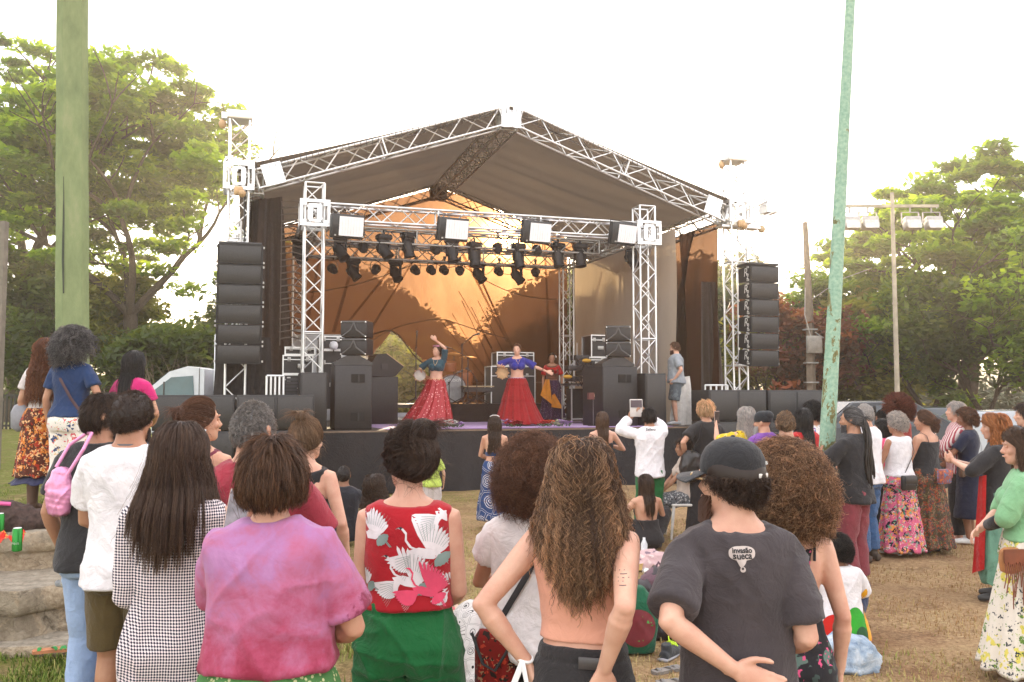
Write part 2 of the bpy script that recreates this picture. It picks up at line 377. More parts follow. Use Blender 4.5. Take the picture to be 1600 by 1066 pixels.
def tree(name, label, cat, base, height, crown_r, lean=(0, 0), trunk_r=.28, style='umbrella', leafs=None, nclump=220, per=130, leaf=.17, group=None, seed=1, fork=.3, trans=.45, flat=.32, clr=.75):
    r = random.Random(seed); r2 = np.random.default_rng(seed)
    root = thing(name, label, cat, base, 0, group)
    g = G(); tips = []
    def branch(p, d, L, rad, lev):
        n = 5; pts = [p]; q = Vector(p); dd = Vector(d)
        for i in range(n):
            dd = (dd+Vector((r.uniform(-.16, .16), r.uniform(-.16, .16), r.uniform(-.08, .12)))*(1 if lev else .35)).normalized()
            if style == 'umbrella' and lev > 0: dd.z = max(dd.z, .12)*.97
            q = q+dd*(L/n); pts.append(q.copy())
        g.tube(pts, [rad*(1-.11*i) for i in range(n+1)], 7 if lev < 2 else 4)
        er = rad*.55
        if lev >= 4 or rad < .018: tips.append(q.copy()); return
        k = 3 if lev < 2 else r.choice((2, 3))
        for j in range(k):
            an = 2*PI*(j+r.random()*.7)/k; sp = (.55 if lev == 0 else .75)*r.uniform(.7, 1.2)
            ax = dd.orthogonal().normalized(); ax.rotate(Quaternion(dd, an))
            nd = (dd*math.cos(sp)+ax*math.sin(sp)); nd.z = nd.z*.9+(.15 if style == 'umbrella' else .2)
            branch(q, nd.normalized(), L*r.uniform(.55, .85), er*r.uniform(.85, 1.15), lev+1)
        if lev >= 1:
            m = pts[3]; ax = dd.orthogonal().normalized(); ax.rotate(Quaternion(dd, r.random()*6))
            branch(m, (dd*.6+ax*.8).normalized(), L*.5, er*.7, lev+2)
            tips.append(m.copy())
    hf = height*fork
    g0 = [Vector((0, 0, -.3)), Vector((lean[0]*.2, lean[1]*.2, hf*.5)), Vector((lean[0]*.5, lean[1]*.5, hf))]
    g.tube(g0, [trunk_r*1.25, trunk_r, trunk_r*.8], 12)
    for j in range(4):
        an = 2*PI*(j+.5*r.random())/4
        d = Vector((math.cos(an)*.6+lean[0]*.05, math.sin(an)*.6, .9)).normalized()
        branch(g0[-1], d, (height-hf)*.42, trunk_r*.55, 1)
    g.build('trunk', bark(), root, smooth=50)
    # crown clumps: at limb tips fitted into the crown shape, plus scattered outer ones
    T = np.array([tuple(v) for v in tips]); cz = hf+(height-hf)*.5; cx = lean[0]*.8
    T = T[r2.permutation(len(T))[:nclump]]
    k = max(10, nclump-len(T)); a = r2.random(k)*2*PI; rr = np.sqrt(r2.random(k))
    if style == 'umbrella':
        ex = np.stack([np.cos(a)*rr*crown_r+cx, np.sin(a)*rr*crown_r+lean[1], height-(1-np.sqrt(np.clip(1-rr**2*.85, 0, 1)))*(height-hf)*.85-r2.random(k)**1.5*(height-hf)*.5], -1)
    else:
        u = r2.random(k)*2-1; q = np.sqrt(1-u*u); rad = .55+.45*r2.random(k)
        ex = np.stack([np.cos(a)*q*crown_r*rad+cx, np.sin(a)*q*crown_r*rad+lean[1], cz+u*(height-hf)*.5*rad], -1)
    sc = np.array([crown_r/(np.abs(T[:, 0]-cx).max()+.01), crown_r/(np.abs(T[:, 1]).max()+.01), 1.0])
    T = np.stack([(T[:, 0]-cx)*min(sc[0], 1.15)+cx, T[:, 1]*min(sc[1], 1.15), np.minimum(T[:, 2], height)], -1)
    cs = np.vstack([T, ex]); keep = vnoise(cs*.55, seed) > -.19; cs = cs[keep]
    V, ti = clump_leaves(cs, clr*(.6+.8*r2.random(len(cs))), per, leaf, flat, r2)
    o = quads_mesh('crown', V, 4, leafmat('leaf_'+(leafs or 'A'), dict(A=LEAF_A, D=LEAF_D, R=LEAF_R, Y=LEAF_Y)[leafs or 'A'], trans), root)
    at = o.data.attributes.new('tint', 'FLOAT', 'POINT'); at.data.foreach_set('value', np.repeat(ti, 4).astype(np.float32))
    return root
def tb(px, d): return (PX(px, F/d), d, float(ground_z(PX(px, F/d), d)))
GT = 'trees round the park'
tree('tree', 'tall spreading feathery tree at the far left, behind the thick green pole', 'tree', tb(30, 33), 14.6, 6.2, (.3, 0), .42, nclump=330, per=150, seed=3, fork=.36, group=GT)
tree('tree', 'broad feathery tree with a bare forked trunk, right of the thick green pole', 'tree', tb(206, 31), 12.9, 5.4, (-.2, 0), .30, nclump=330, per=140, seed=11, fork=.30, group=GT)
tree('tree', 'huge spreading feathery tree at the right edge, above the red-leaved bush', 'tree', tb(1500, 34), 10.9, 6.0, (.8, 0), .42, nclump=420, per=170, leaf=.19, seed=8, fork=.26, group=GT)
for i, (px, d, h, cr, lf, lab, cat) in enumerate([
    (-20, 30, 6.2, 3.0, 'D', 'dark dense tree low at the far left edge, under the tall feathery tree', 'tree'),
    (75, 31, 5.6, 2.5, 'D', 'dark shrubby tree behind the thick green pole', 'tree'),
    (165, 32, 5.4, 2.0, 'Y', 'yellow-green bushy tree between the thick green pole and the forked trunk', 'tree'),
    (268, 29, 3.9, 1.7, 'D', 'rounded dark bush behind the white truck cab', 'bush'),
    (1250, 33, 5.4, 2.4, 'R', 'red-leaved tree right of the right hanging speaker column', 'tree'),
    (1205, 34, 5.0, 2.0, 'Y', 'olive green bush directly behind the right hanging speaker column', 'bush'),
    (1310, 36, 6.4, 3.0, 'A', 'light green bushy tree behind the leaning peeling pole', 'tree'),
    (1372, 33, 5.2, 2.6, 'Y', 'yellow-green shrub left of the floodlight pole foot', 'bush'),
    (1450, 31, 6.0, 2.7, 'A', 'mid green leafy tree right of the floodlight pole', 'tree'),
    (1540, 29, 5.6, 2.6, 'D', 'dark green dense tree behind the orange-haired woman', 'tree'),
    (1625, 28, 7.0, 2.8, 'A', 'bright green leafy tree at the right edge, under the huge spreading tree', 'tree'),
    (330, 36, 3.4, 1.8, 'Y', 'thin pale bush between the white truck and the left speaker column', 'bush')]):
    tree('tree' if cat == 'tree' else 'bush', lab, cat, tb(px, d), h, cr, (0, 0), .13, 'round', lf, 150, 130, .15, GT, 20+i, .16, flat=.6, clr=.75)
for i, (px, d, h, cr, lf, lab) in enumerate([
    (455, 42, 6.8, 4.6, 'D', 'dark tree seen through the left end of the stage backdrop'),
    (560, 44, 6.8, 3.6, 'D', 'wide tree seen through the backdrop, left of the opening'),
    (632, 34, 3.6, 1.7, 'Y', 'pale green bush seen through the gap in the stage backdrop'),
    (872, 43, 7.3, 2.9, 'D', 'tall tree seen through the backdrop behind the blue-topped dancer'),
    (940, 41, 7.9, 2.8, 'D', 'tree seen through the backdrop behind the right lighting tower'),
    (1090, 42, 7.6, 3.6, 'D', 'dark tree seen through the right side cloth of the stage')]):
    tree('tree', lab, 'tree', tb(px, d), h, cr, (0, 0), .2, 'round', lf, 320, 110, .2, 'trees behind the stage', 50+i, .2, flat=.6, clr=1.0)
tag(quads_mesh('undergrowth', (lambda V: V)(clump_leaves(np.stack([rng.uniform(-26, 34, 520), rng.uniform(37, 50, 520), rng.uniform(0, 2.0, 520)], -1), 1.3, 60, .22, .7)[0]), 4,
    plain('undergrowth', (.05, .07, .025), .8, var=.3, vs=.6)), 'dense low undergrowth along the edge of the wood', kind='stuff')
px_ = rng.uniform(380, 1180, 1500); y_ = rng.uniform(44, 50, 1500); top_ = np.interp(px_, [380, 480, 560, 620, 690, 740, 800, 850, 930, 1180], [7.5, 8.2, 7.4, 6.2, 4.6, 3.4, 4.6, 6.4, 7.6, 8])
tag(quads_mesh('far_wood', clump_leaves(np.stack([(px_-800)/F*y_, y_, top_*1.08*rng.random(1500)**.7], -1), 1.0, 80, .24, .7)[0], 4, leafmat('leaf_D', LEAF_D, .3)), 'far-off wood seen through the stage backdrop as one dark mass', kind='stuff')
# bare twiggy shrub by the truck
def twigs():
    r = random.Random(5); g = G()
    for k in range(46):
        a = r.random()*6.28; L = r.uniform(1.6, 3.2); p = Vector((r.uniform(-.7, .7), r.uniform(-.5, .5), 0)); d = Vector((math.cos(a)*.35, math.sin(a)*.35, 1)).normalized(); pts = [p]
        for i in range(5): d = (d+Vector((r.uniform(-.15, .15), r.uniform(-.15, .15), .05))).normalized(); p = p+d*L/5; pts.append(p)
        g.tube(pts, [.02, .017, .014, .011, .008, .005], 4)
        for j in range(3):
            q = pts[2+j]; e = (d+Vector((r.uniform(-.8, .8), r.uniform(-.8, .8), .1))).normalized(); g.tube([q, q+e*.35, q+e*.7+Vector((0, 0, .15))], [.008, .006, .004], 3)
    o = g.build('bare_shrub', plain('twig', (.24, .18, .12), .9)); o.location = tb(275, 27)
    tag(o, 'leafless twiggy shrub beside the white truck cab', 'shrub')
twigs()
# ============================================================ POLES
def big_pole():
    S = 152; x = PX(119, S); y = F/S; z = float(ground_z(x, y))
    t = NT('green_concrete'); n = t.noise(5, 6, .7, t.co((1, 1, .35))); c = t.ramp(n, [(.3, srgb(106, 118, 84)), (.55, srgb(128, 140, 100)), (.75, srgb(148, 150, 116))])
    st = t.ramp(t.noise(14, 5, .8, t.co((5, 5, .35))), [(.66, 0), (.76, .55)]); c = t.mix(st, c, srgb(84, 92, 66))
    t.col(c).set(.85, 0, .2); t.bump(t.noise(60, 4, .7), .35, .008)
    root = thing('concrete_pole', 'thick pale green concrete pole with chamfered edges at the left', 'pole', (x, y, z))
    g = G(); Rg = []
    for zz in np.linspace(-.2, 7.2, 24):
        h = .158-.002*zz; c = h*.42; P = [(h, -h+c), (h, h-c), (h-c, h), (-h+c, h), (-h, h-c), (-h, -h+c), (-h+c, -h), (h-c, -h)]
        wob = .003*math.sin(zz*5)
        Rg.append([(a*math.cos(.5)-b*math.sin(.5)+wob-.03*zz, a*math.sin(.5)+b*math.cos(.5), zz) for a, b in P])
    g.rings(Rg).build('shaft', t.m, root, smooth=False)
    g = G()
    g.tube([(-.10, -.172, 3.3), (-.086, -.175, 2.9), (-.078, -.178, 2.45), (-.06, -.18, 2.1)], [(.004, .002), (.010, .002), (.014, .002), (.008, .002)], 5); g.build('paint_drip', plain('dark_stain', (.05, .06, .04), .9), root)
def lean_pole():
    S = 158; x0 = PX(1273, S); y0 = F/S
    t = NT('peeling_teal'); v = t.co((1, 1, .5)); n = t.noise(9, 6, .72, v, .6)
    sx = t.n('ShaderNodeSeparateXYZ'); t.l(t.co(), sx.inputs[0])
    k = t.math('ADD', n, t.math('MULTIPLY', t.math('SUBTRACT', sx.outputs['Z'], 1.6), -.045))
    c = t.mix(t.ramp(k, [(.515, 0), (.53, 1)]), t.ramp(t.noise(30, 3), [(.3, srgb(120, 156, 136)), (.7, srgb(156, 184, 160))]), t.ramp(t.noise(40, 4), [(.3, srgb(92, 92, 52)), (.7, srgb(128, 118, 74))]))
    t.col(c).set(.6, 0, .35); t.bump(t.math('ADD', k, 0), .5, .01)
    root = thing('steel_pole', 'slim leaning teal pole with paint peeling off in patches', 'pole', (x0, y0, 0))
    ttop = Vector((.46, 0, 6.2)); g = G()
    g.tube([Vector((0, 0, -.1))+ttop*(i/16) for i in range(17)], [.086-.0026*i for i in range(17)], 20).build('shaft', t.m, root, smooth=60)
    g = G(); g.tube([(.03, .0, 1.0), (.16, -.05, .02)], .02, 8); g.tube([(-.03, .0, .9), (.05, -.12, .02)], .02, 8); g.box((.05, -.03, .015), (.4, .34, .03)).build('stay_bracket', t.m, root)
big_pole(); lean_pole()
def flood_pole():
    d = 27; x = PX(1401, F/d); m = plain('weathered_pole', srgb(168, 160, 142), .85, var=.15, vs=3)
    root = thing('floodlight_pole', 'tall grey pole with a crossbar of four floodlights, before the right trees', 'street light', (x, d, 0))
    G().tube([(0, 0, -.2), (0, 0, 4), (0, 0, 8.15)], [.085, .07, .055], 12).build('shaft', m, root, 50)
    g = G(); g.box((0, 0, 7.72), (2.9, .09, .09))
    g.build('crossbar', m, root)
    for zz in (3.0, 4.6): G().tube([(0, 0, zz), (0, 0, zz+.06)], .088, 12).build('band', m, root)
    hm = plain('lamp_housing', (.35, .34, .32), .5, .3); gl = plain('lamp_glass', (.55, .55, .52), .25)
    for i, dx in enumerate((-1.36, -.78, .55, 1.22)):
        g = G(); rr = Matrix.Rotation(R(-18), 3, 'X'); g.box((dx, -.12, 7.15), (.5, .3, .36), 0, rr, 1.0, .02)
        g.tube([(dx, 0, 7.7), (dx, 0, 7.5)], .03, 6); g.box((dx-.27, 0, 7.35), (.02, .06, .36)); g.box((dx+.27, 0, 7.35), (.02, .06, .36)); g.box((dx, 0, 7.52), (.56, .06, .02))
        h = g.build('floodlight', hm, root); G().box((dx, -.285, 7.10), (.42, .02, .28), 0, rr).build('lens', gl, h)
def power_pole():
    d = 31; x = PX(1267, F/d); m = plain('pole_concrete', srgb(118, 106, 92), .9, var=.15, vs=4)
    root = thing('utility_pole', 'square grey utility pole with a meter box and cables, left of the leaning pole', 'utility pole', (x, d, 0))
    G().tube([(0, 0, -.2), (0, 0, 4.2), (-.1, 0, 8.0)], [.19, .15, .09], 4).build('shaft', m, root, False)
    g = G(); g.box((.06, -.22, 3.55), (.52, .22, .62), 0, None, 1, .02); g.build('meter_box', plain('box_grey', srgb(140, 136, 128), .6), root)
    for zz in (4.1, 2.9, 2.2): G().box((0, 0, zz), (.43, .38, .05)).build('clamp', plain('clamp_grey', (.3, .29, .27), .6), root)
    g = G(); pts = []
    for i in range(13): a = i/12; pts.append((.1+1.3*a, -.2, 4.0-.35*math.sin(a*PI)+.1*a))
    g.tube(pts, .02, 5); g.tube([(-.18, -.1, 5.6), (-.25, -.2, 4.6), (-.05, -.22, 3.8)], .02, 5); g.tube([(.1, 0, 5.2), (1.1, -.1, 5.9), (2.2, -.2, 6.3)], .012, 4)
    g.build('cable', plain('cable_pale', (.35, .33, .3), .6), root)
flood_pole(); power_pole()
def edge_post():
    d = 12.5; x = PX(-3, F/d); g = G(); g.box((0, 0, 1.8), (.11, .11, 3.6)); g.box((0, 0, 1.0), (.12, .12, .04)); g.box((0, 0, 2.2), (.12, .12, .04))
    o = g.build('fence_post', plain('post_grey', srgb(120, 112, 100), .85)); o.location = (x, d, float(ground_z(x, d))); tag(o, 'grey square post cut by the left edge of the photo', 'post')
    # low dark fence behind it
    g = G()
    for k in range(18): g.box((-.1-k*.12+.6, 0, .55), (.05, .03, 1.1))
    g.box((-.5, 0, 1.05), (2.3, .05, .06)); g.box((-.5, 0, .15), (2.3, .05, .06))
    o = g.build('fence', plain('fence_dark', (.03, .03, .025), .8)); o.location = (PX(12, F/26), 26, .7); tag(o, 'low dark slatted fence at the left edge below the dark trees', 'fence')
edge_post()
# ============================================================ STONE STEPS
def steps():
    t = NT('old_stone'); v = t.co(); n = t.noise(5, 7, .7, v, .5); f = t.noise(30, 5, .7)
    g_ = t.ramp(n, [(.3, srgb(110, 98, 82)), (.5, srgb(146, 134, 116)), (.7, srgb(178, 166, 146))])
    sp = t.ramp(t.noise(2.2, 6, .7, t.co(loc=(3, 3, 3)), .8), [(.47, 0), (.53, 1)])
    c = t.mix(sp, g_, t.ramp(f, [(.3, srgb(140, 122, 100)), (.7, srgb(188, 172, 148))]))
    st = t.ramp(t.noise(3.5, 6, .75, t.co(loc=(8, 1, 3)), 1), [(.56, 0), (.66, .75)]); c = t.mix(st, c, srgb(58, 48, 38))
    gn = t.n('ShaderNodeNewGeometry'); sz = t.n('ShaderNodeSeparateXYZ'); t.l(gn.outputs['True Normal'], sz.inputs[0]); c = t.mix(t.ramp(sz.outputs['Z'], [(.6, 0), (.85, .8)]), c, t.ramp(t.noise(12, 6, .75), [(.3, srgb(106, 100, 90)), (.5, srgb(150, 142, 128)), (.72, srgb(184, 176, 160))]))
    cr_ = t.ramp(t.voro(1.6, wavy(t, t.co(), .5, 4), 'DISTANCE_TO_EDGE'), [(.0, .12), (.02, 0)]); c = t.mix(cr_, c, srgb(52, 44, 36))
    t.col(c).set(.93, 0, .15); t.bump(t.math('SUBTRACT', t.math('ADD', n, t.math('MULTIPLY', f, .5)), cr_), .9, .04)
    def slab(outline, z0, z1, seed, ov=.05, sub=.07):
        """rough slab: outline polygon, worn rounded edge, top slightly overhanging"""
        P = []; m = len(outline)
        for i in range(m):
            a, b = np.array(outline[i]), np.array(outline[(i+1) % m]); k = max(1, int(np.linalg.norm(b-a)/sub))
            for j in range(k): P.append(a+(b-a)*j/k)
        P = np.array(P); c = P.mean(0); Rg = []
        prof = [(-.02, 0), (-.01, .3), (-.01, .60), (ov*.4, .63), (ov*.9, .67), (ov, .8), (ov*.95, .95), (ov*.6, 1.0)]
        for off, hz in prof:
            d = (P-c)/np.linalg.norm(P-c, axis=1, keepdims=True); z = z0+(z1-z0)*hz
            w_ = vnoise(np.stack([P[:, 0]*3.1, P[:, 1]*3.1, np.full(len(P), hz*3)], -1), seed)*.018+vnoise(np.stack([P[:, 0]*11, P[:, 1]*11, np.full(len(P), hz*7)], -1), seed)*.012
            Rg.append(np.column_stack([P+d*(off+w_)[:, None], np.full(len(P), z)+w_*.2]))
        for k in (.93, .8, .5): q = Rg[-1].copy() if k == .93 else Rg[-1]; q = q.copy(); q[:, :2] = c+(P-c)*k; q[:, 2] = z1+.006*np.sin(P[:, 0]*5+k*9); Rg.append(q)
        g = G(); g.rings(Rg); return g
    root = thing('stone_steps', 'worn grey stone steps with broken plaster edges at the left', 'steps', (0, 0, 0))
    slab([(-7.5, 6.75), (-3.55, 6.28), (-2.72, 7.5), (-3.0, 8.2), (-7.5, 8.4)], -.05, .43, 4).build('lower_step', t.m, root, 60)
    slab([(-7.5, 7.35), (-3.95, 6.95), (-3.28, 7.35), (-3.05, 7.9), (-3.2, 8.9), (-7.5, 9.1)], .30, .735, 7).build('upper_step', t.m, root, 60)
    g = G(); g.box((-4.3, 6.22, .03), (4.9, .4, .09), 0, Matrix.Rotation(.14, 3, 'Z'), 1, .02)
    o = g.build('kerb', t.m); tag(o, 'low concrete kerb in front of the stone steps', kind='structure')
steps()
# ============================================================ STAGE
ALU = plain('aluminium', (.78, .78, .77), .38, .75, var=.06, vs=3)
ALU2 = plain('aluminium_dull', (.5, .49, .46), .5, .6, var=.1, vs=4)
BLK = plain('black_box', (.017, .016, .017), .55, var=.15, vs=20, bump=.25, bs=260)
BLK2 = plain('black_paint', (.03, .029, .03), .5, var=.15, vs=9)
GRILL = None
def grill():
    if 'grill' in MATS: return MATS['grill']
    t = NT('grill'); d = t.voro(190, t.co()); t.col(t.ramp(d, [(.25, (.012, .012, .013)), (.5, (.055, .052, .05))])).set(.5, .3, .4); t.bump(d, .35, .003)
    MATS['grill'] = t.m; return t.m
def sloc(t, s, z): return tuple(stage_pt(t, s, z))
def sthing(name, label, cat, t, s, z, group=None, rz=0): return thing(name, label, cat, sloc(t, s, z), TH+rz, group)
# deck and skirt
DZ = 1.15; DW = (-2.6, 8.35); DD = 8.4
def deck():
    root = sthing('stage_platform', 'black-skirted raised stage platform', 'stage', 0, 0, 0)
    g = G(); g.box(((DW[0]+DW[1])/2, DD/2, DZ-.06), (DW[1]-DW[0], DD, .12))
    g.build('deck', plain('deck_ply', (.045, .038, .034), .55, var=.3, vs=5, bump=.2, bs=30), root)
    g = G(); g.box(((DW[0]+DW[1])/2, -.012, DZ-.015), (DW[1]-DW[0], .03, .03)); g.build('edge_trim', plain('trim_wood', (.16, .11, .075), .6), root)
    # pleated skirt, front and both sides
    n = 700; L = DW[1]-DW[0]; u = np.linspace(0, L+6, n); rows = []
    for k, z in enumerate(np.linspace(DZ-.03, 0.01, 14)):
        f = k/13; amp = .006+.03*f
        off = amp*(np.sin(u*9+vnoise(np.stack([u*1.2, u*0, u*0], -1), 3)*5)*.5+vnoise(np.stack([u*3.2, u*0+z*.7, u*0], -1), 5))+.02*f
        x = np.where(u < 3, DW[0], np.where(u > L+3, DW[1], DW[0]+u-3)); y = np.where(u < 3, 3-u, np.where(u > L+3, u-L-3, 0))
        nx = np.where(u < 3, -1, np.where(u > L+3, 1, 0)); ny = np.where((u >= 3) & (u <= L+3), -1, 0)
        rows.append(np.stack([x+nx*(off+.02), y+ny*(off+.02), np.full(n, z)], -1))
    G().rings(rows, 0, False, False).build('skirt', cloth('skirt_black', (.02, .02, .023), .4, .2), root, True)
    g = G(); g.raw([(2.0-.85, .28, DZ+.006), (7.0, .12, DZ+.006), (6.6, 3.6, DZ+.006), (.75, 3.8, DZ+.006)], [(0, 1, 2, 3)])
    g.raw([(1.15, .28, DZ+.001), (7.0, .12, DZ+.001), (7.0, .12, DZ+.006), (1.15, .28, DZ+.006)], [(0, 1, 2, 3)])
    o = g.build('carpet', cloth('purple_rug', srgb(150, 100, 172), .3, .4)); o.location = sloc(0, 0, 0); o.rotation_euler = (0, 0, TH)
    tag(o, 'flat purple carpet on the stage floor under the dancers', 'carpet')
deck()
# trusses ------------------------------------------------------------------
def truss(g, a, b, w=.3, r=.024, rb=.013, step=.36, up=(0, 0, 1), h=None, plates=True):
    a, b = Vector(a), Vector(b); d = (b-a); L = d.length; d.normalize(); u = Vector(up); u = (u-d*u.dot(d)).normalized(); s = d.cross(u); h = h or w
    cor = [s*(w/2)*i+u*(h/2)*j for i, j in ((1, 1), (1, -1), (-1, -1), (-1, 1))]
    for c in cor: g.tube([a+c, b+c], r, 8)
    n = max(1, round(L/step)); st = L/n
    for q in range(4):
        c0, c1 = cor[q], cor[(q+1) % 4]
        for i in range(n):
            p, e = (c0, c1) if (i+q) % 2 == 0 else (c1, c0)
            g.tube([a+d*(st*i)+p, a+d*(st*(i+1))+e], rb, 5, cap=False)
    if plates:
        for k in np.arange(0, L+.01, max(2.0, L/max(1, round(L/2.4)))):
            for q in range(4): g.tube([a+d*min(k, L)+cor[q], a+d*min(k, L)+cor[(q+1) % 4]], r*.8, 5)
def block(g, c, w, h, holes=True):
    """sleeve block: square plate frame with inner plate, four sides"""
    x, y, z = c
    for sx in (-1, 1):
        for sy in (-1, 1): g.box((x+sx*w/2, y+sy*w/2, z), (.05, .05, h))
    for sz in (-1, 1):
        for sy in (-1, 1): g.box((x, y+sy*w/2, z+sz*h/2), (w+.05, .045, .06)); g.box((x+sy*w/2, y, z+sz*h/2), (.045, w+.05, .06))
    for sy in (-1, 1):
        for sx in (-1, 1):
            g.box((x+sx*.085, y+sy*(w/2+.012), z), (.085, .012, h*.62)); g.box((x+sy*(w/2+.012), y+sx*.085, z), (.012, .085, h*.62))
            for sz in (-1, 1): g.box((x+sx*w*.4, y+sy*(w/2+.016), z+sz*h*.4), (w*.18, .01, h*.18))
        g.box((x, y+sy*(w/2+.01), z+h*.33), (.22, .012, .05)); g.box((x, y+sy*(w/2+.01), z-h*.33), (.22, .012, .05))
def tower(lab, t, s, zt, zb=0, blk=None, head=True, hoist=False, w=.3, nm='truss_tower', grp='truss towers of the stage'):
    root = sthing(nm, lab, 'truss tower', t, s, 0, grp)
    g = G(); truss(g, (0, 0, zb+.1), (0, 0, zt), w, up=(0, 1, 0)); g.build('mast', ALU, root, 50)
    g = G(); g.box((0, 0, zb+.05), (w*2.2, w*2.2, .09)); g.build('base_plate', ALU2, root)
    if blk:
        g = G(); block(g, (0, 0, blk), w+.16, .46); g.build('sleeve_block', ALU2 if False else ALU, root)
    if head:
        g = G(); g.box((0, 0, zt+.05), (w+.12, w+.12, .16), 0, None, 1, .01); g.box((-.22, 0, zt+.06), (.24, .12, .12)); g.build('tower_head', ALU, root)
    if hoist:
        og = plain('hoist_orange', (.50, .32, .16), .5)
        g = G(); g.ball((-.32, -.02, zt-.11), (.075, .05, .09)); g.build('pulley', og, root, True)
        g = G(); g.box((0, -w/2-.12, blk-.3), (.17, .13, .16), 0, None, 1, .03); g.ball((.06, -w/2-.14, blk-.35), (.075, .07, .075)); g.build('chain_hoist', og, root)
        g = G(); g.tube([(.1, -w/2-.1, blk-.3), (.12, -w/2-.14, blk-1.2), (.08, -w/2-.1, blk-2.0)], .012, 5); g.build('chain', BLK2, root)
TL, TR, TS = -1.5, 9.15, 1.35; RB = 8.35
APT = (TL+TR)/2+.02; ZE, ZA = 5.88, 7.60
tower('left front roof tower rising behind the left speaker column', TL-.08, TS, 7.1, blk=5.95, hoist=True, w=.36)
tower('right front roof tower rising behind the right speaker column', TR+.1, TS, 7.15, blk=5.95, hoist=True, w=.36)
tower('left rear roof tower at the back corner of the stage', TL, RB, 6.4, blk=5.9, w=.3)
tower('right rear roof tower at the back corner of the stage', TR, RB, 6.4, blk=5.9, w=.3)
LL, LR, LS, LB = -.17, 6.9, 1.2, 6.0; LZ = 5.36
tower('left front lighting tower with a square sleeve block, beside the flight cases', LL, LS, 5.9, blk=5.3, head=False, w=.36)
tower('right front lighting tower with a square sleeve block, beside the man in shorts', LR, LS, 5.9, blk=5.3, head=False, w=.36)
tower('left rear lighting tower seen behind the left front one', LL, LB, 5.5, zb=DZ, head=False)
tower('right rear lighting tower before the backdrop, behind the third dancer', LR, LB, 5.5, zb=DZ, head=False)
def roof():
    root = sthing('stage_roof', 'pitched truss roof with a grey-brown canopy over the stage', 'stage roof', 0, 0, 0)
    for nm, s in (('front_truss', TS), ('rear_truss', RB)):
        g = G(); truss(g, (TL+.25, s, ZE+.05), (APT-.2, s, ZA+.02), .36, step=.42); truss(g, (TR-.2, s, ZE+.0), (APT+.2, s, ZA+.02), .36, step=.42)
        for q in (-1, 1): g.box((APT+q*.13, s-.19, ZA+.03), (.17, .02, .46)); g.box((APT+q*.13, s+.19, ZA+.03), (.17, .02, .46))
        g.box((APT, s, ZA+.0), (.22, .34, .36))
        sl_ = math.atan2(ZA-ZE, APT-TL)
        for x, z, an in ((TL+.55, ZE+.17, -sl_), (TR-.55, ZE+.15, sl_)): g.box((x, s-.2, z), (.38, .02, .42), 0, Matrix.Rotation(an, 3, 'Y')); g.box((x, s-.215, z), (.2, .01, .06), 0, Matrix.Rotation(an, 3, 'Y'))
        g.build(nm, ALU if s == TS else plain('aluminium_silhouette', (.12, .10, .08), .5, .5), root, 50)  # rear truss: same metal, its backlit silhouette put in as a darker colour
    g = G(); truss(g, (APT, TS, ZA-.02), (APT, RB, ZA-.02), .36, step=.42); g.build('ridge_truss', ALU2, root, 50)
    for nm, x in (('eave_truss', TL+.2), ('eave_truss', TR-.2)):
        g = G(); truss(g, (x, TS, ZE-.02), (x, RB, ZE-.02), .34, step=.42); g.build(nm, ALU2, root, 50)
    t = NT('canopy'); n = t.noise(.8, 4, .6); f = t.noise(50, 2)
    t.col(t.ramp(n, [(.3, (.06, .05, .042)), (.7, (.09, .074, .06))])).set(.8, 0, .2); t.bump(t.math('ADD', n, t.math('MULTIPLY', f, .05)), .5, .05)
    tr = t.n('ShaderNodeBsdfTranslucent'); tr.inputs[0].default_value = (.075, .057, .042, 1); ms = t.n('ShaderNodeMixShader'); ms.inputs[0].default_value = .55
    t.l(t.b.outputs[0], ms.inputs[1]); t.l(tr.outputs[0], ms.inputs[2]); t.l(ms.outputs[0], t.out.inputs[0])
    for sgn in (-1, 1):
        Rg = []
        xe = TL-.1 if sgn < 0 else TR+.1
        for i in range(28):
            q = i/27; x = APT+(xe-APT)*q; z = ZA+.27-(ZA-ZE)*q; row = []
            for j in range(50):
                v = j/49; sag = -.10*math.sin(PI*((v*4) % 1))**.7*math.sin(PI*q) + .012*math.sin(v*60+q*8)
                row.append((x, TS-.15+(RB-TS+.4)*v, z+sag))
            Rg.append(row)
        G().rings(Rg, 0, False, False).build('canopy', t.m, root, True)
    # bright valance edge along the front
    g = G()
    for k in range(46):
        q = k/46
        for sgn in (-1, 1):
            xe = TL if sgn < 0 else TR; x = APT+(xe-APT)*q; z = ZA-(ZA-ZE)*q
            g.tube([(x, TS-.2, z+.26), (x+.01, TS-.215, z+.12)], .006, 4)
    g.build('lacing', BLK2, root)
roof()
def outrigger():
    root = sthing('outrigger_truss', 'short truss arm sticking out to the right of the right roof tower', 'truss arm', TR, TS, 0)
    g = G(); truss(g, (.25, 0, 5.78), (1.0, -.1, 6.15), .3, step=.3); g.box((.95, -.1, 6.14), (.3, .34, .34)); g.build('arm', ALU, root)
    G().box((.2, 0, 5.62), (1.0, .3, .05)).build('plate', ALU, root); G().ball((.75, -.1, 5.6), (.09, .07, .09)).build('pulley', plain('hoist_pale', (.5, .36, .2), .5), root)
outrigger()
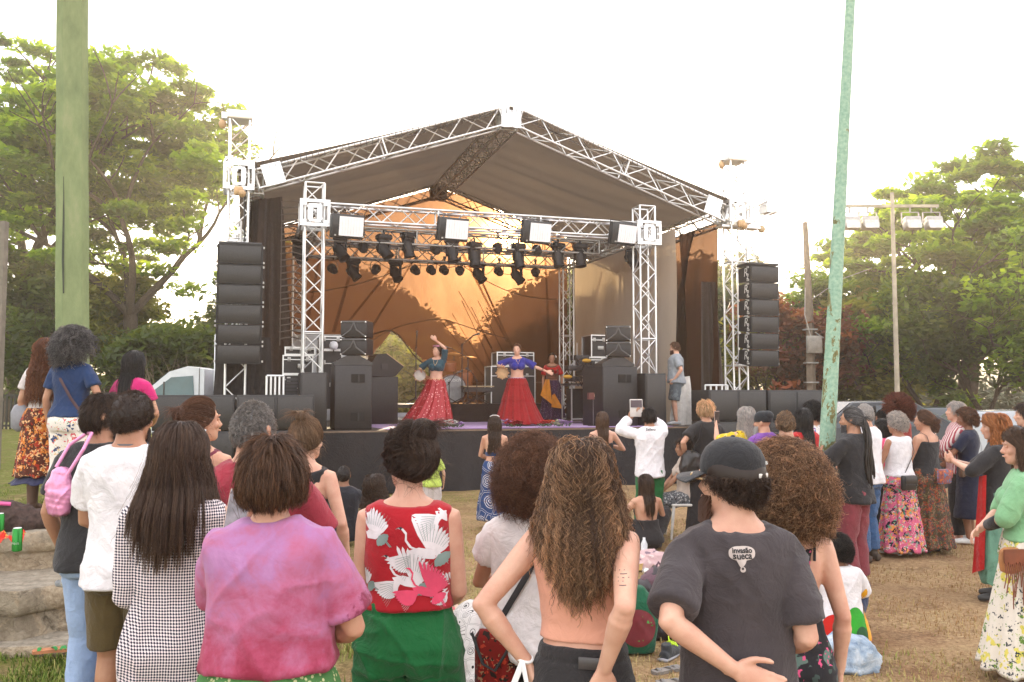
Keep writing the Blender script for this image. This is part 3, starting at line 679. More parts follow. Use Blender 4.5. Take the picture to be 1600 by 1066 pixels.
# lighting trusses
def ltruss(lab, a, b, z, m=ALU, w=.32, c=(0, 0)):
    root = thing('lighting_truss', lab, 'lighting truss', sloc(a[0], a[1], z), TH, 'lighting trusses under the stage roof')
    g = G(); truss(g, (0, 0, 0), (b[0]-a[0], b[1]-a[1], 0), w, step=.34); g.build('span', m, root, 50)
ltruss('bright front lighting truss carrying the four white floodlight panels', (LL+.26, LS), (LR-.26, LS), LZ)
ltruss('middle lighting truss just behind the bright front one', (LL+.2, 3.4), (LR-.2, 3.4), LZ-.02, ALU2)
ltruss('rear lighting truss carrying the low row of lamps', (LL+.2, LB-.15), (LR-.2, LB-.15), LZ-.0, ALU2)
ltruss('left side lighting truss running back into the stage', (LL, LS+.3), (LL, LB-.2), LZ, ALU2)
ltruss('right side lighting truss running back into the stage', (LR, LS+.3), (LR, LB-.2), LZ, ALU2)
def s_of(px, s):                     # stage t of a photo column on the plane s
    k = (px-800)/F; A = SO.x+s*SV.x; B = SO.y+s*SV.y
    return (k*B-A)/(SU.x-k*SU.y)
def z_of(py, t, s): p = stage_pt(t, s); return H-(py-YH)/F*p.y
PANEL = plain('led_panel', (.88, .88, .9), .35, var=.02)
for i, px in enumerate((541, 707, 838, 974)):
    t = s_of(px, LS-.3); root = sthing('floodlight', ['leftmost', 'second from the left', 'third from the left', 'rightmost'][i]+' of the four white square floodlight panels on the front truss', 'stage light', t, LS-.34, z_of(357+i*4.5 if i != 3 else 368, t, LS), 'white floodlight panels', R(8 if i < 3 else 14))
    rr = Matrix.Rotation(R(12), 3, 'X')
    G().box((-.02, 0, 0), (.64, .16, .47), 0, rr, 1, .02).build('housing', BLK2, root)
    g = G(); g.box((.04, -.095, -.016), (.47, .02, .37), 0, rr); g.build('panel', PANEL, root)
    g = G()
    for k in range(1, 8): g.box((.03-.22+.055*k, -.108, -.018), (.004, .004, .33), 0, rr)
    g.build('divider', plain('divider_grey', (.68, .68, .7), .4), root)
    g = G(); g.tube([(-.3, 0, -.05), (-.3, .05, .28), (.3, .05, .28), (.3, 0, -.05)], .012, 5); g.build('yoke', BLK2, root)
    cb = G()
    for sx in (-.27, .27):
        for sz in (-.2, .2): cb.box((sx, -.085, sz), (.03, .03, .03), 0, rr)
    cb.build('corner_bolt', ALU2, root)
LENS = plain('lens_dark', (.05, .045, .05), .15)
def par(root, hx=0):
    g = G(); Rz = Matrix.Rotation(R(28), 4, 'X')
    old = g.M; g.M = Matrix.Translation((0, 0, -.26))@Matrix.Rotation(R(-62), 4, 'X')
    g.lathe([(.03, -.13), (.075, -.12), (.1, -.06), (.105, .03), (.118, .09), (.122, .12), (.104, .12), (.1, .09)], 14); g.M = old
    g.build('can', BLK2, root, 45)
    g = G(); g.tube([(-.115, 0, -.26), (-.125, 0, -.08), (-.06, 0, -.02), (.06, 0, -.02), (.125, 0, -.08), (.115, 0, -.26)], .01, 5); g.build('yoke', BLK2, root)
    g = G(); g.tube([(0, 0, -.02), (0, 0, .1)], .025, 6); g.box((0, 0, .08), (.07, .05, .07)); g.build('clamp', BLK2, root)
def mover(root, tilt):
    g = G(); g.box((0, 0, -.06), (.34, .24, .12), 0, None, 1, .03); g.build('base', BLK2, root)
    g = G()
    for sx in (-1, 1): g.box((sx*.12, 0, -.26), (.045, .12, .30), 0, None, .8, .01)
    g.box((0, 0, -.14), (.28, .14, .05)); g.build('yoke', BLK2, root)
    g = G(); g.M = Matrix.Translation((0, 0, -.36))@Matrix.Rotation(R(tilt[0]), 4, 'Y')@Matrix.Rotation(R(tilt[1]), 4, 'X')
    g.lathe([(.05, -.19), (.11, -.16), (.135, -.05), (.115, .07), (.125, .16), (.135, .2), (.11, .2), (.1, .18)], 14)
    h = g.build('head', BLK2, root, 45)
    g = G(); g.tube([(0, 0, 0), (0, 0, .1)], .025, 6); g.build('clamp', BLK2, root)
low = [(519, 'p', 418), (550, 'm', 408), (585, 'p', 419), (617, 'm', 410), (649, 'p', 420), (674, 'p', 420), (694, 'p', 420), (718, 'p', 421), (748, 'm', 413), (780, 'p', 422), (808, 'm', 415), (837, 'p', 424)]
mid = [(529, 'm', 374), (565, 'p', 385), (597, 'm', 372), (635, 'M', 369), (679, 'p', 388), (704, 'M', 377), (739, 'M', 384), (776, 'p', 386), (808, 'M', 386), (838, 'p', 389), (870, 'M', 385), (905, 'M', 386), (985, 'm', 388), (465, 'm', 376)]
dirn = random.Random(2)
for row, nm, s in ((low, 'lower', LB-.15), (mid, 'upper', 3.4)):
    np_ = nm_ = 0; wp = sum(a[1] == 'p' for a in row)
    for i, (px, k, py) in enumerate(row):
        t = s_of(px, s); z = z_of(py, t, s)+(.22 if k == 'p' else .08)
        pos = f'{ORD[i]} lamp from the left' if nm == 'lower' else (f'{ORD[i]} lamp from the left' if i < 12 else ('lamp under the rightmost panel' if i == 12 else 'lamp left of the left front lighting tower'))
        if k == 'p':
            root = sthing('par_lamp', f'round black stage can, {pos} in the {nm} row under the roof', 'stage light', t, s-(.0 if nm == 'lower' else .1), z, 'stage cans hanging from the trusses', R(dirn.uniform(-25, 25))); par(root)
        else:
            root = sthing('moving_head_lamp', f'black moving-head light, {pos} in the {nm} row', 'stage light', t, s-(.0 if nm == 'lower' else .1), z, 'moving-head lights under the trusses', R(dirn.uniform(-30, 30)))
            mover(root, ((150, 25) if k == 'm' else (dirn.choice((178, 172)), 10)))
# cables drooping along the trusses
g = G(); rc = random.Random(4)
for s_, z_ in ((LB-.1, 5.2), (3.35, 5.2)):
    x = LL+.4
    while x < LR-.9:
        w_ = rc.uniform(.5, 1.0); d_ = rc.uniform(.05, .28); g.tube([(x+w_*k/8, s_, z_-d_*math.sin(PI*k/8)) for k in range(9)], .008, 4); x += w_*.8
o = g.build('lamp_cables', BLK2); o.location = sloc(0, 0, 0); o.rotation_euler = (0, 0, TH); tag(o, 'thin black lamp cables drooping below the lighting trusses', kind='stuff')
# cloths --------------------------------------------------------------------
def mesh_cloth(name, trans_col, diff, fac):
    t = NT(name); n = t.noise(1.6, 5, .7, t.co((1, 1, .5)), .6); wv = t.noise(9, 4, .6, t.co((3, 3, .35)))
    tr = t.n('ShaderNodeBsdfTransparent'); c = t.mix(t.ramp(n, [(.3, 0), (.7, 1)]), tuple(x*.72 for x in trans_col), tuple(min(1, x*1.25) for x in trans_col)); t.l(c, tr.inputs[0])
    tl = t.n('ShaderNodeBsdfTranslucent'); tl.inputs[0].default_value = (*[min(1, d*2.6) for d in diff], 1)
    t.col(diff).set(.9, 0, .1); m1 = t.n('ShaderNodeMixShader'); m1.inputs[0].default_value = .5; t.l(t.b.outputs[0], m1.inputs[1]); t.l(tl.outputs[0], m1.inputs[2])
    m2 = t.n('ShaderNodeMixShader'); m2.inputs[0].default_value = fac; t.l(m1.outputs[0], m2.inputs[1]); t.l(tr.outputs[0], m2.inputs[2]); t.l(m2.outputs[0], t.out.inputs[0])
    t.bump(wv, .4, .05); MATS[name] = t.m; return t.m
CL = mesh_cloth('shade_cloth', (.118, .070, .040), (.062, .027, .015), .60)
CD = mesh_cloth('shade_cloth_dark', (.26, .17, .10), (.05, .03, .02), .4)
CF = mesh_cloth('shade_cloth_fold', (.50, .40, .32), (.06, .032, .02), .8)
def cloth_sheet(g, P0, P1, P2, P3, nu, nv, amp, fr, seed, skip=None, mi=0, dirn=(0, -1, 0)):
    """sheet P0(bl) P1(br) P2(tr) P3(tl) with folds"""
    u, v = np.meshgrid(np.linspace(0, 1, nu), np.linspace(0, 1, nv)); P0, P1, P2, P3 = map(np.array, (P0, P1, P2, P3))
    P = (P0*(1-u[..., None])+P1*u[..., None])*(1-v[..., None])+(P3*(1-u[..., None])+P2*u[..., None])*v[..., None]
    L = np.linalg.norm(P1-P0)
    off = amp*(vnoise(np.stack([u*L*fr+v*.6, v*.8, u*0], -1), seed)+.5*vnoise(np.stack([u*L*fr*2.3-v*1.5, v*1.5, u*0], -1), seed+1))
    P = P+off[..., None]*np.array(dirn); idx = np.arange(nu*nv).reshape(nv, nu)
    Fc = []
    for j in range(nv-1):
        for i in range(nu-1):
            if skip and skip(*(P[j, i]+P[j+1, i+1])/2): continue
            Fc.append((idx[j, i], idx[j, i+1], idx[j+1, i+1], idx[j+1, i]))
    g.raw(P.reshape(-1, 3), Fc, mi)
def backdrop():
    root = sthing('backdrop', 'see-through orange-brown mesh backdrop hung across the back of the stage', 'backdrop', 0, 0, 0)
    s = RB-.2
    # gap: triangle of daylight left of the dancers
    def skip(x, y, z):
        cx = s_of(612, s); zt = z_of(517, cx, s); w_ = abs(x-cx)
        lim = zt-w_*(1.28 if x < cx else .92)
        return z < lim and z > DZ+.1 and -1.35 < x-cx < 1.75
    g = G(); cloth_sheet(g, (TL+.1, s, .3), (TR-1.4, s, .3), (TR-1.4, s, ZE+.05), (TL+.1, s, ZE+.05), 330, 150, .05, 1.1, 3, skip)
    # gable part above the eaves
    nu = 60; Rg = []
    for j in range(14):
        row = []
        for i in range(nu):
            x = TL+.3+(TR-TL-.6)*i/(nu-1); top = ZA+.12-abs(x-APT)*(ZA-ZE)/(APT-TL); row.append((x, s+.01+.03*math.sin(i*.9+j*.4), ZE+.05+(max(top-ZE-.05, 0))*j/13))
        Rg.append(row)
    g.rings(Rg, 0, False, False); g.build('mesh_panel', CL, root, True)
    # gathered pleats: dark double-layer folds fanning down to the right of centre, and hem cords
    g = G(); rr = random.Random(8)
    def fold(px0, py0, px1, py1, w0, w1, bend=0):
        a = s_of(px0, s); b = s_of(px1, s); za, zb = z_of(py0, a, s), z_of(py1, b, s); n = 14; V = []
        for i in range(n):
            q = i/(n-1); x = a+(b-a)*q; z = za+(zb-za)*q-bend*math.sin(PI*q); w_ = w0+(w1-w0)*q
            V += [(x-w_, s-.07-.03*math.sin(q*5), z), (x, s-.13, z), (x+w_, s-.07, z)]
        Fc = []
        for i in range(n-1):
            for k in range(2): Fc.append((i*3+k, i*3+k+1, i*3+k+4, i*3+k+3))
        g.raw(V, Fc)
    for a in ((712, 378, 792, 535, .05, .03), (722, 378, 800, 545, .03, .03), (735, 400, 770, 480, .02, .03), (560, 372, 520, 520, .04, .05), (640, 380, 530, 520, .04, .04), (648, 400, 575, 520, .025, .04),
              (850, 380, 858, 560, .03, .05), (720, 470, 772, 580, .01, .03), (705, 490, 765, 590, .01, .03), (690, 505, 760, 595, .01, .025), (735, 480, 782, 575, .01, .025), (715, 455, 768, 545, .01, .03), (745, 470, 790, 560, .01, .02),
              (925, 420, 905, 520, .02, .03), (500, 380, 470, 560, .03, .04)): fold(*a)
    g.build('gathered_folds', CF, root, True)
    g = G()
    def cord(pts, r=.012):
        P = []
        for (px, py) in pts: a = s_of(px, s); P.append(Vector((a, s-.1, z_of(py, a, s))))
        Q = []
        for i in range(len(P)-1):
            p0, p1, p2, p3 = P[max(i-1, 0)], P[i], P[i+1], P[min(i+2, len(P)-1)]
            for k in range(6): u = k/6; Q.append(.5*((2*p1)+(p2-p0)*u+(2*p0-5*p1+4*p2-p3)*u*u+(3*p1-p0-3*p2+p3)*u**3))
        g.tube(Q+[P[-1]], r, 5)
    cord([(410, 460), (500, 455), (570, 440), (640, 415)]); cord([(560, 545), (612, 515), (650, 504), (690, 500), (740, 515), (790, 530)])
    cord([(680, 385), (760, 440), (830, 465), (930, 470)]); cord([(565, 530), (612, 518), (650, 560), (690, 588)], .02)
    g.build('hem_cord', plain('cord_dark', (.04, .025, .02), .8), root)
    g = G()
    for p in ((670, 590, 690, 592), (690, 587, 900, 584)): pass
backdrop()
def low_back():
    g = G(); g.box((.1, RB-.45, 2.2), (3.2, .04, 2.3)); g.box((-1.2, 5, 2.0), (.04, 5, 1.9))
    o = g.build('black_screen', cloth('black_drape', (.018, .014, .013), .5, .2)); o.location = sloc(0, 0, 0); o.rotation_euler = (0, 0, TH); tag(o, 'low black drape wall behind the flight cases on the left of the stage', 'drape')
low_back()
def side_cloths():
    # big grey-beige cloth wall at the right
    t = NT('grey_drape'); n = t.noise(1.5, 4, .6, t.co((1, 1, .4))); t.col(t.ramp(n, [(.3, (.58, .54, .48)), (.7, (.70, .66, .60))])).set(.8, 0, .2); t.bump(t.noise(3, 4, .6, t.co((2, 2, .3))), .4, .08)
    tl = t.n('ShaderNodeBsdfTranslucent'); tl.inputs[0].default_value = (.72, .56, .38, 1); m = t.n('ShaderNodeMixShader'); m.inputs[0].default_value = .5; t.l(t.b.outputs[0], m.inputs[1]); t.l(tl.outputs[0], m.inputs[2]); t.l(m.outputs[0], t.out.inputs[0])
    root = sthing('side_drape', 'tall plain grey cloth wall right of stage, behind the man in shorts', 'drape', 0, 0, 0)
    x = 7.72; s0, s1 = 1.5, 7.6
    g = G(); cloth_sheet(g, (x, s1, DZ), (x+.1, s0, DZ), (x+.1, s0, 5.55), (x, s1, 5.55), 60, 20, .05, .8, 6, dirn=(-1, 0, 0)); g.build('cloth', t.m, root, True)
    g = G(); g.tube([(x, s1, DZ), (x, s1, 5.55)], .04, 6); g.build('border', BLK2, root)
    # dark translucent cloths at the outer sides
    root = sthing('side_mesh', 'dark see-through mesh cloth between the grey drape and the right roof tower', 'drape', 0, 0, 0)
    g = G(); cloth_sheet(g, (TR-.1, RB, .3), (TR-.25, TS+.3, .3), (TR-.2, TS+.3, ZE-.1), (TR-.1, RB, ZE-.1), 80, 40, .1, .9, 9, dirn=(-1, 0, 0)); g.build('mesh_panel', CL, root, True)
    g = G(); cloth_sheet(g, (TR-1.2, TS+2.6, .3), (TR-.2, TS+1.2, .3), (TR-.75, TS+1.0, ZE-.3), (TR-.35, TS+.9, ZE-.2), 30, 40, .12, 3, 19, dirn=(-1, -.3, 0)); g.build('hanging_fold', CD, root, True)
    g = G(); cloth_sheet(g, (TR-.55, TS+.5, .3), (TR+.75, TS+1.4, .1), (TR-.15, TS+.5, 4.4), (TR-.55, TS+.4, 4.4), 30, 30, .08, 3, 29, dirn=(0, -1, 0)); g.build('hanging_fold', cloth('brown_drape', (.055, .035, .025), .5), root, True)
    root = sthing('side_mesh', 'dark brown cloth hanging at the left side of the stage beside the left speaker column', 'drape', 0, 0, 0)
    g = G(); cloth_sheet(g, (TL+.1, RB, .3), (TL+.1, TS+.3, .3), (TL+.15, TS+.3, ZE-.1), (TL+.1, RB, ZE-.1), 80, 30, .07, .9, 12, dirn=(-1, 0, 0)); g.build('mesh_panel', CD, root, True)
    g = G(); cloth_sheet(g, (TL-.2, TS+.55, .0), (TL+1.2, TS+.7, .0), (TL+.75, TS+.5, ZE-.1), (TL+.15, TS+.4, ZE-.25), 50, 40, .1, 3.2, 17); g.build('hanging_fold', cloth('brown_drape', (.055, .035, .025), .5), root, True)
    g = G()
    for k in range(22):
        z = ZE-.25-k*.13; g.tube([(TL+.72+.01*(k % 2), TS+.35, z), (TL+.98, TS+.33, z+.04), (TL+1.22, TS+.35, z-.02)], .014, 4)
        g.tube([(TL+.74, TS+.34, z), (TL+.74, TS+.34, z-.13)], .01, 4)
    g.build('lacing', plain('lace_brown', (.14, .11, .09), .8), root)
    root = sthing('tower_shroud', 'black cloth wrapped round the foot of the left roof tower', 'drape', TL, TS, 0)
    g = G(); cloth_sheet(g, (-.55, -.05, .0), (.7, -.05, .0), (.55, .0, 2.9), (-.42, .0, 2.9), 40, 20, .05, 4, 22); g.build('cloth', cloth('shroud', (.03, .026, .025), .4), root, True)
    root = sthing('tarpaulin', 'pale crumpled sheet hanging behind the man in shorts at the right of the stage', 'sheet', 7.55, .75, DZ)
    g = G(); cloth_sheet(g, (-.28, 0, 0), (.3, .1, 0), (.28, .1, 1.05), (-.2, .1, 1.0), 24, 24, .09, 4, 31); g.build('sheet', cloth('pale_sheet', (.6, .57, .53), .6), root, True)
side_cloths()
# rails, barrier frames beside the right subs
def barrier(t, s, z, w_, lab, h=.9):
    root = sthing('barrier_frame', lab, 'barrier', t, s, z)
    g = G()
    for k in range(5): g.tube([(w_*k/4, 0, 0), (w_*k/4, 0, h)], .022, 6)
    g.tube([(0, 0, h), (w_, 0, h)], .022, 6); g.tube([(0, 0, .1), (w_, 0, .1)], .02, 6); g.build('frame', ALU, root)
barrier(8.1, .75, DZ-.05, .55, 'pale metal stair rail right of the crumpled sheet')
barrier(-1.02, .6, DZ-.1, .3, 'pale metal frame standing on the stage left of the flight cases', 1.1)
# speakers -----------------------------------------------------------------
def text_mesh(body, size, ext=.002, shear=0, offset=0):
    cu = bpy.data.curves.new('t', 'FONT'); cu.body = body; cu.size = size; cu.extrude = ext; cu.shear = shear; cu.align_x = 'CENTER'; cu.align_y = 'CENTER'; cu.offset = offset; cu.resolution_u = 4
    o = bpy.data.objects.new('t', cu); C.objects.link(o); dg = bpy.context.evaluated_depsgraph_get(); me = bpy.data.meshes.new_from_object(o.evaluated_get(dg))
    bpy.data.objects.remove(o); bpy.data.curves.remove(cu); return me
def text_obj(name, body, size, mat, parent, loc, rot, shear=0, ext=.002, offset=0, sx=1):
    me = text_mesh(body, size, ext, shear, offset); me.materials.append(mat); o = bpy.data.objects.new(name, me); link(o, parent); o.location = loc; o.rotation_euler = rot; o.scale = (sx, 1, 1); return o
WHT = plain('white_print', (.75, .74, .7), .5, var=.05)
def line_array(t, s, ztop, w_, h_, lab, logo, curve):
    for k in range(6):
        z = ztop-h_*(k+.5); rx = curve*k
        root = sthing('line_array_box', f'{["top", "second", "third", "fourth", "fifth", "bottom"][k]} black box of the {lab} hanging speaker column', 'speaker', t, s+.02*k*k*curve*4, z, 'boxes of the hanging speaker columns')
        g = G(); g.M = Matrix.Rotation(rx, 4, 'X')
        V = [(-w_/2, -.26, -h_/2+.006), (w_/2, -.26, -h_/2+.006), (w_/2*.92, .24, -h_/2+.03), (-w_/2*.92, .24, -h_/2+.03), (-w_/2, -.26, h_/2-.006), (w_/2, -.26, h_/2-.006), (w_/2*.92, .24, h_/2-.03), (-w_/2*.92, .24, h_/2-.03)]
        g.raw(V, [(0, 3, 2, 1), (4, 5, 6, 7), (0, 1, 5, 4), (1, 2, 6, 5), (2, 3, 7, 6), (3, 0, 4, 7)]); g.build('cabinet', BLK, root)
        g = G(); g.M = Matrix.Rotation(rx, 4, 'X'); g.box((0, -.268, 0), (w_*.95, .02, h_*.88), 0, None, 1, .02); g.build('grille', grill(), root)
        for sx in (-1, 1):
            for sz in (-1, 1): G().box((sx*(w_/2+.012), -.2, sz*(h_/2-.04)), (.03, .06, .035)).build('rigging_pin', ALU2, root)
        if logo:
            text_obj('emblem', 'R', .27, WHT, root, (-w_/2-.004, -.10, .03), (R(90), 0, R(-90)), .15, offset=-.003)
            text_obj('emblem', '2', .17, WHT, root, (-w_/2-.004, -.0-.2+.03, -.06), (R(90), 0, R(-90)), .15)
lt = s_of(372.5, .75); line_array(lt, .75, z_of(384, lt, .75), .80, .362, 'left', False, .012)
ltr = s_of(1186, .62); line_array(ltr, .62, z_of(417, ltr, .62), .72, .362, 'right', True, .02)
for t, lab in ((lt, 'left'), (ltr, 'right')):
    root = sthing('flying_frame', f'steel hanging frame with a chain over the {lab} speaker column', 'rigging', t, .75 if lab == 'left' else .62, z_of(384 if lab == 'left' else 417, t, .7)+.03)
    G().box((0, 0, 0), (.76, .5, .05), 0, None, 1, .01).build('frame', BLK2, root); g = G(); g.tube([(0, 0, .03), (0, .25, .5)], .02, 6); g.build('chain', ALU2, root)
def sub(t, s, z, w_, h_, lab, rz=0, d=.72, grp='bass speakers stacked before the stage'):
    root = sthing('bass_speaker', lab, 'speaker', t, s, z, grp, rz)
    g = G(); g.box((0, d/2, h_/2), (w_-.012, d, h_-.012), 0, None, 1, .012); g.build('cabinet', BLK, root)
    g = G()
    for sx in (-1, 1): g.box((sx*w_*.245, -.006, h_/2), (w_*.455, .02, h_*.86), 0, None, 1, .008)
    g.build('grille', grill(), root)
    g = G()
    for sx in (-1, 1):
        g.box((sx*(w_/2-.004), d*.5, h_*.62), (.012, .2, .09))
    g.build('handle', BLK2, root)
rown = ['bottom', 'middle', 'top']
for c, (t, w_) in enumerate(((-2.2, 1.3), (-.89, 1.3))):
    for k in range(3): sub(t, -.62, .605*k, w_, .6, f'{rown[k]} bass speaker of the {["outer", "inner"][c]} stack before the left end of the stage')
for c, (t, w_) in enumerate(((8.06, 1.33), (9.42, 1.33))):
    for k in range(3): sub(t, -.62, .635*k, w_, .63, f'{rown[k]} bass speaker of the {["inner", "outer"][c]} stack before the right end of the stage')
def tall_sub(px0, px1, py0, py1, s, lab, rz=0, d=.8, port=True, nm='side_fill_speaker', gr=False):
    t = s_of((px0+px1)/2, s); p = stage_pt(t, s); w_ = (px1-px0)/F*p.y/math.cos(TH+rz)*.98; h_ = (py1-py0)/F*p.y
    root = sthing(nm, lab, 'speaker', t, s, DZ+.005, None, rz)
    g = G(); g.box((0, d/2, h_/2), (w_, d, h_), 0, None, 1, .015); g.build('cabinet', BLK, root)
    if port:
        for zz in (.2, .8):
            g = G(); g.box((w_*.12, -.004, h_*zz), (w_*.36, .02, h_*.13)); pr = g.build('port', plain('port_black', (.004, .004, .004), .8), root)
            G().box((w_*.14, -.016, h_*zz), (.03, .012, h_*.13)).build('rib', BLK, pr)
    if gr: G().box((0, -.008, h_/2), (w_*.9, .02, h_*.93), 0, None, 1, .01).build('grille', grill(), root)
    return t, s, h_, w_, root
a1 = tall_sub(524, 581, 578, 678, .35, 'tall dark grey speaker cabinet with two slots, left side of the stage')
a2 = tall_sub(471, 511, 586, 676, .3, 'narrower dark speaker left of the tall slotted cabinet, behind the bass stacks', port=False, gr=True)
a3 = tall_sub(940, 999, 575, 668, .45, 'tall dark grey speaker cabinet with two slots, right side of the stage', R(10))
a4 = tall_sub(1007, 1042, 582, 664, .3, 'narrower dark speaker at the foot of the right lighting tower', port=False, gr=True)
def wedge_top(t, s, z, n, lab, flip=1, w_=.5):
    for k in range(n):
        root = sthing('array_monitor', f'{["lower", "upper"][k]} small horn speaker on the {lab}', 'speaker', t, s, z+.19+k*.33, None, R(-22*flip))
        g = G(); g.box((0, .25, .165), (w_, .5, .31), 0, None, 1, .01); g.build('cabinet', BLK, root)
        g = G()
        for q in (-1, 1): g.tube([(q*w_*.42, -.012, .03), (q*w_*.1, -.012, .15), (0, -.012, .28)], .014, 5)
        g.tube([(-w_*.42, -.012, .29), (w_*.42, -.012, .29)], .012, 5); g.build('horn_rib', plain('rib_grey', (.09, .09, .09), .5), root)
        g = G()
        for q in (-1, 1):
            for zz in (.02, .29): g.ball((q*w_*.46, -.02, zz), .016, n=6, m=4)
        g.build('bolt', plain('chrome', (.8, .8, .8), .2, .9), root)
    root = sthing('speaker_cradle', f'low sloped black cradle under the small horn speakers on the {lab}', 'speaker stand', t, s, z+.0)
    G().prism([(-.36, 0), (.36, 0), (.36, .05), (.12, .18), (-.12, .18), (-.36, .05)], 0, .45).build('cradle', BLK2, root)
wedge_top(a1[0], .4, DZ+a1[2]+.01, 2, 'tall left cabinet'); wedge_top(a3[0]-.02, .5, DZ+a3[2]+.01, 2, 'tall right cabinet', 1, .52)
b1 = tall_sub(580, 622, 574, 648, 3.0, 'black cabinet under the tilted monitor, left of the drum riser', port=False); 
root = sthing('monitor_wedge', 'black wedge monitor tilted back on the cabinet left of the dancers', 'speaker', b1[0]-.05, 3.0, DZ+b1[2]+.01, None, R(10))
g = G(); g.prism([(-.42, 0), (.3, 0), (.5, .22), (.1, .5), (-.12, .48)], 0, .5); g.build('cabinet', BLK, root); g = G(); g.box((.05, -.01, .22), (.14, .02, .12)); g.build('handle', BLK2, root)
G().tube([(.5, .0, .225), (.1, .0, .505)], .012, 5).build('lit_edge', plain('edge_highlight', (.5, .35, .18), .6), root)  # light along the wedge's sloping edge, put in as a tan tube
# flight cases ---------------------------------------------------------------
def case(px0, px1, py0, py1, s, lab, parentz=None, rack=False, d=.6):
    t = s_of((px0+px1)/2, s); p = stage_pt(t, s); w_ = (px1-px0)/F*p.y/math.cos(TH); z0 = z_of(py1, t, s); h_ = (py1-py0)/F*p.y
    root = sthing('flight_case', lab, 'flight case', t, s, z0, 'flight cases on the stage')
    G().box((0, d/2, h_/2), (w_-.02, d-.02, h_-.02)).build('shell', plain('case_black', (.028, .027, .028), .45), root)
    g = G(); r = .016
    for sx in (-1, 1):
        for sy in (0, 1):
            g.box((sx*w_/2, sy*d, h_/2), (r*1.6, r*1.6, h_))
            for sz in (0, 1): pass
        for sz in (0, 1): g.box((sx*w_/2, d/2, sz*h_), (r*1.5, d, r*1.5))
    for sz in (0, 1, .78):
        for sy in (0, 1): g.box((0, sy*d, sz*h_), (w_, r*1.5, r*(1.5 if sz != .78 else 1.1)))
    g.build('edging', ALU, root)
    for x_, z_, a_ in ((.12, .42, .15), (-.3, .8, .07), (.32, .8, .07)): G().box((w_*x_, -.004, h_*z_), (a_, .02, .09), 0, None, 1, .008).build('latch', ALU2, root)
    if rack:
        g = G()
        for k in range(5): g.box((0, -.012, h_*(.15+.16*k)), (w_*.8, .02, h_*.11))
        g.build('rack_unit', plain('rack', (.06, .06, .065), .4), root)
case(444, 486, 586, 620, 1.9, 'dark rack case under the left stack of flight cases', rack=True)
case(444, 487, 556, 584, 1.9, 'silver-edged flight case second from the top, left of the left lighting tower')
case(447, 490, 543, 554, 1.9, 'thin silver-edged case topmost on the left stack')
case(500, 533, 548, 640, 2.2, 'tall black flight case right of the left lighting tower')
case(500, 533, 526, 546, 2.2, 'flat silver-edged case on top of the tall black case')
case(924, 948, 524, 558, 3.1, 'silver-framed square case with two handles at the right of the stage')
case(912, 948, 559, 575, 3.1, 'flat case under the silver-framed square case')
case(777, 834, 551, 571, 5.0, 'long silver-edged flight case behind the blue-topped dancer', d=.5)
case(768, 836, 573, 640, 5.0, 'large black case carrying the long silver-edged one')
def small(px, s, z, build, name, lab, cat, grp=None, rz=0):
    t = s_of(px, s); root = sthing(name, lab, cat, t, s, z, grp, rz); build(root); return root
def fan(root):
    g = G(); g.ball((0, 0, 0), (.09, .05, .09)); g.build('head', plain('head_white', (.7, .7, .72), .4), root, True); G().tube([(0, 0, 0), (0, .02, -.18)], .012, 5).build('stem', BLK2, root)
small(521, 1.9, z_of(540, s_of(521, 1.9), 1.9), fan, 'small_lamp', 'small round white lamp clipped to the cases right of the left lighting tower', 'lamp')
# drum riser, kit, stands --------------------------------------------------------
def riser():
    root = sthing('drum_riser', 'low black-draped riser with a pale metal edge at the back of the stage', 'riser', 0, 0, 0)
    s0 = 3.9; t0, t1 = s_of(578, s0), s_of(872, s0); zt = DZ+.42
    G().box(((t0+t1)/2, s0+1.3, zt-.04), (t1-t0, 2.6, .08)).build('top', BLK2, root)
    g = G(); g.box(((t0+s_of(640, s0))/2-.1, s0-.03, zt-.24), (s_of(640, s0)-t0+.1, .05, .1)); g.box((s_of(860, s0)-.1, s0-.03, zt-.24), (.6, .05, .1)); g.build('metal_edge', plain('edge_grey', (.5, .52, .53), .5), root)
    g = G(); cloth_sheet(g, (s_of(640, s0), s0-.04, DZ), (s_of(850, s0), s0-.04, DZ), (s_of(850, s0), s0-.02, zt+.01), (s_of(640, s0), s0-.02, zt+.01), 90, 10, .05, 2.5, 41); g.build('drape', cloth('black_drape', (.018, .014, .013), .5, .2), root, True)
    return zt
RZ = riser()
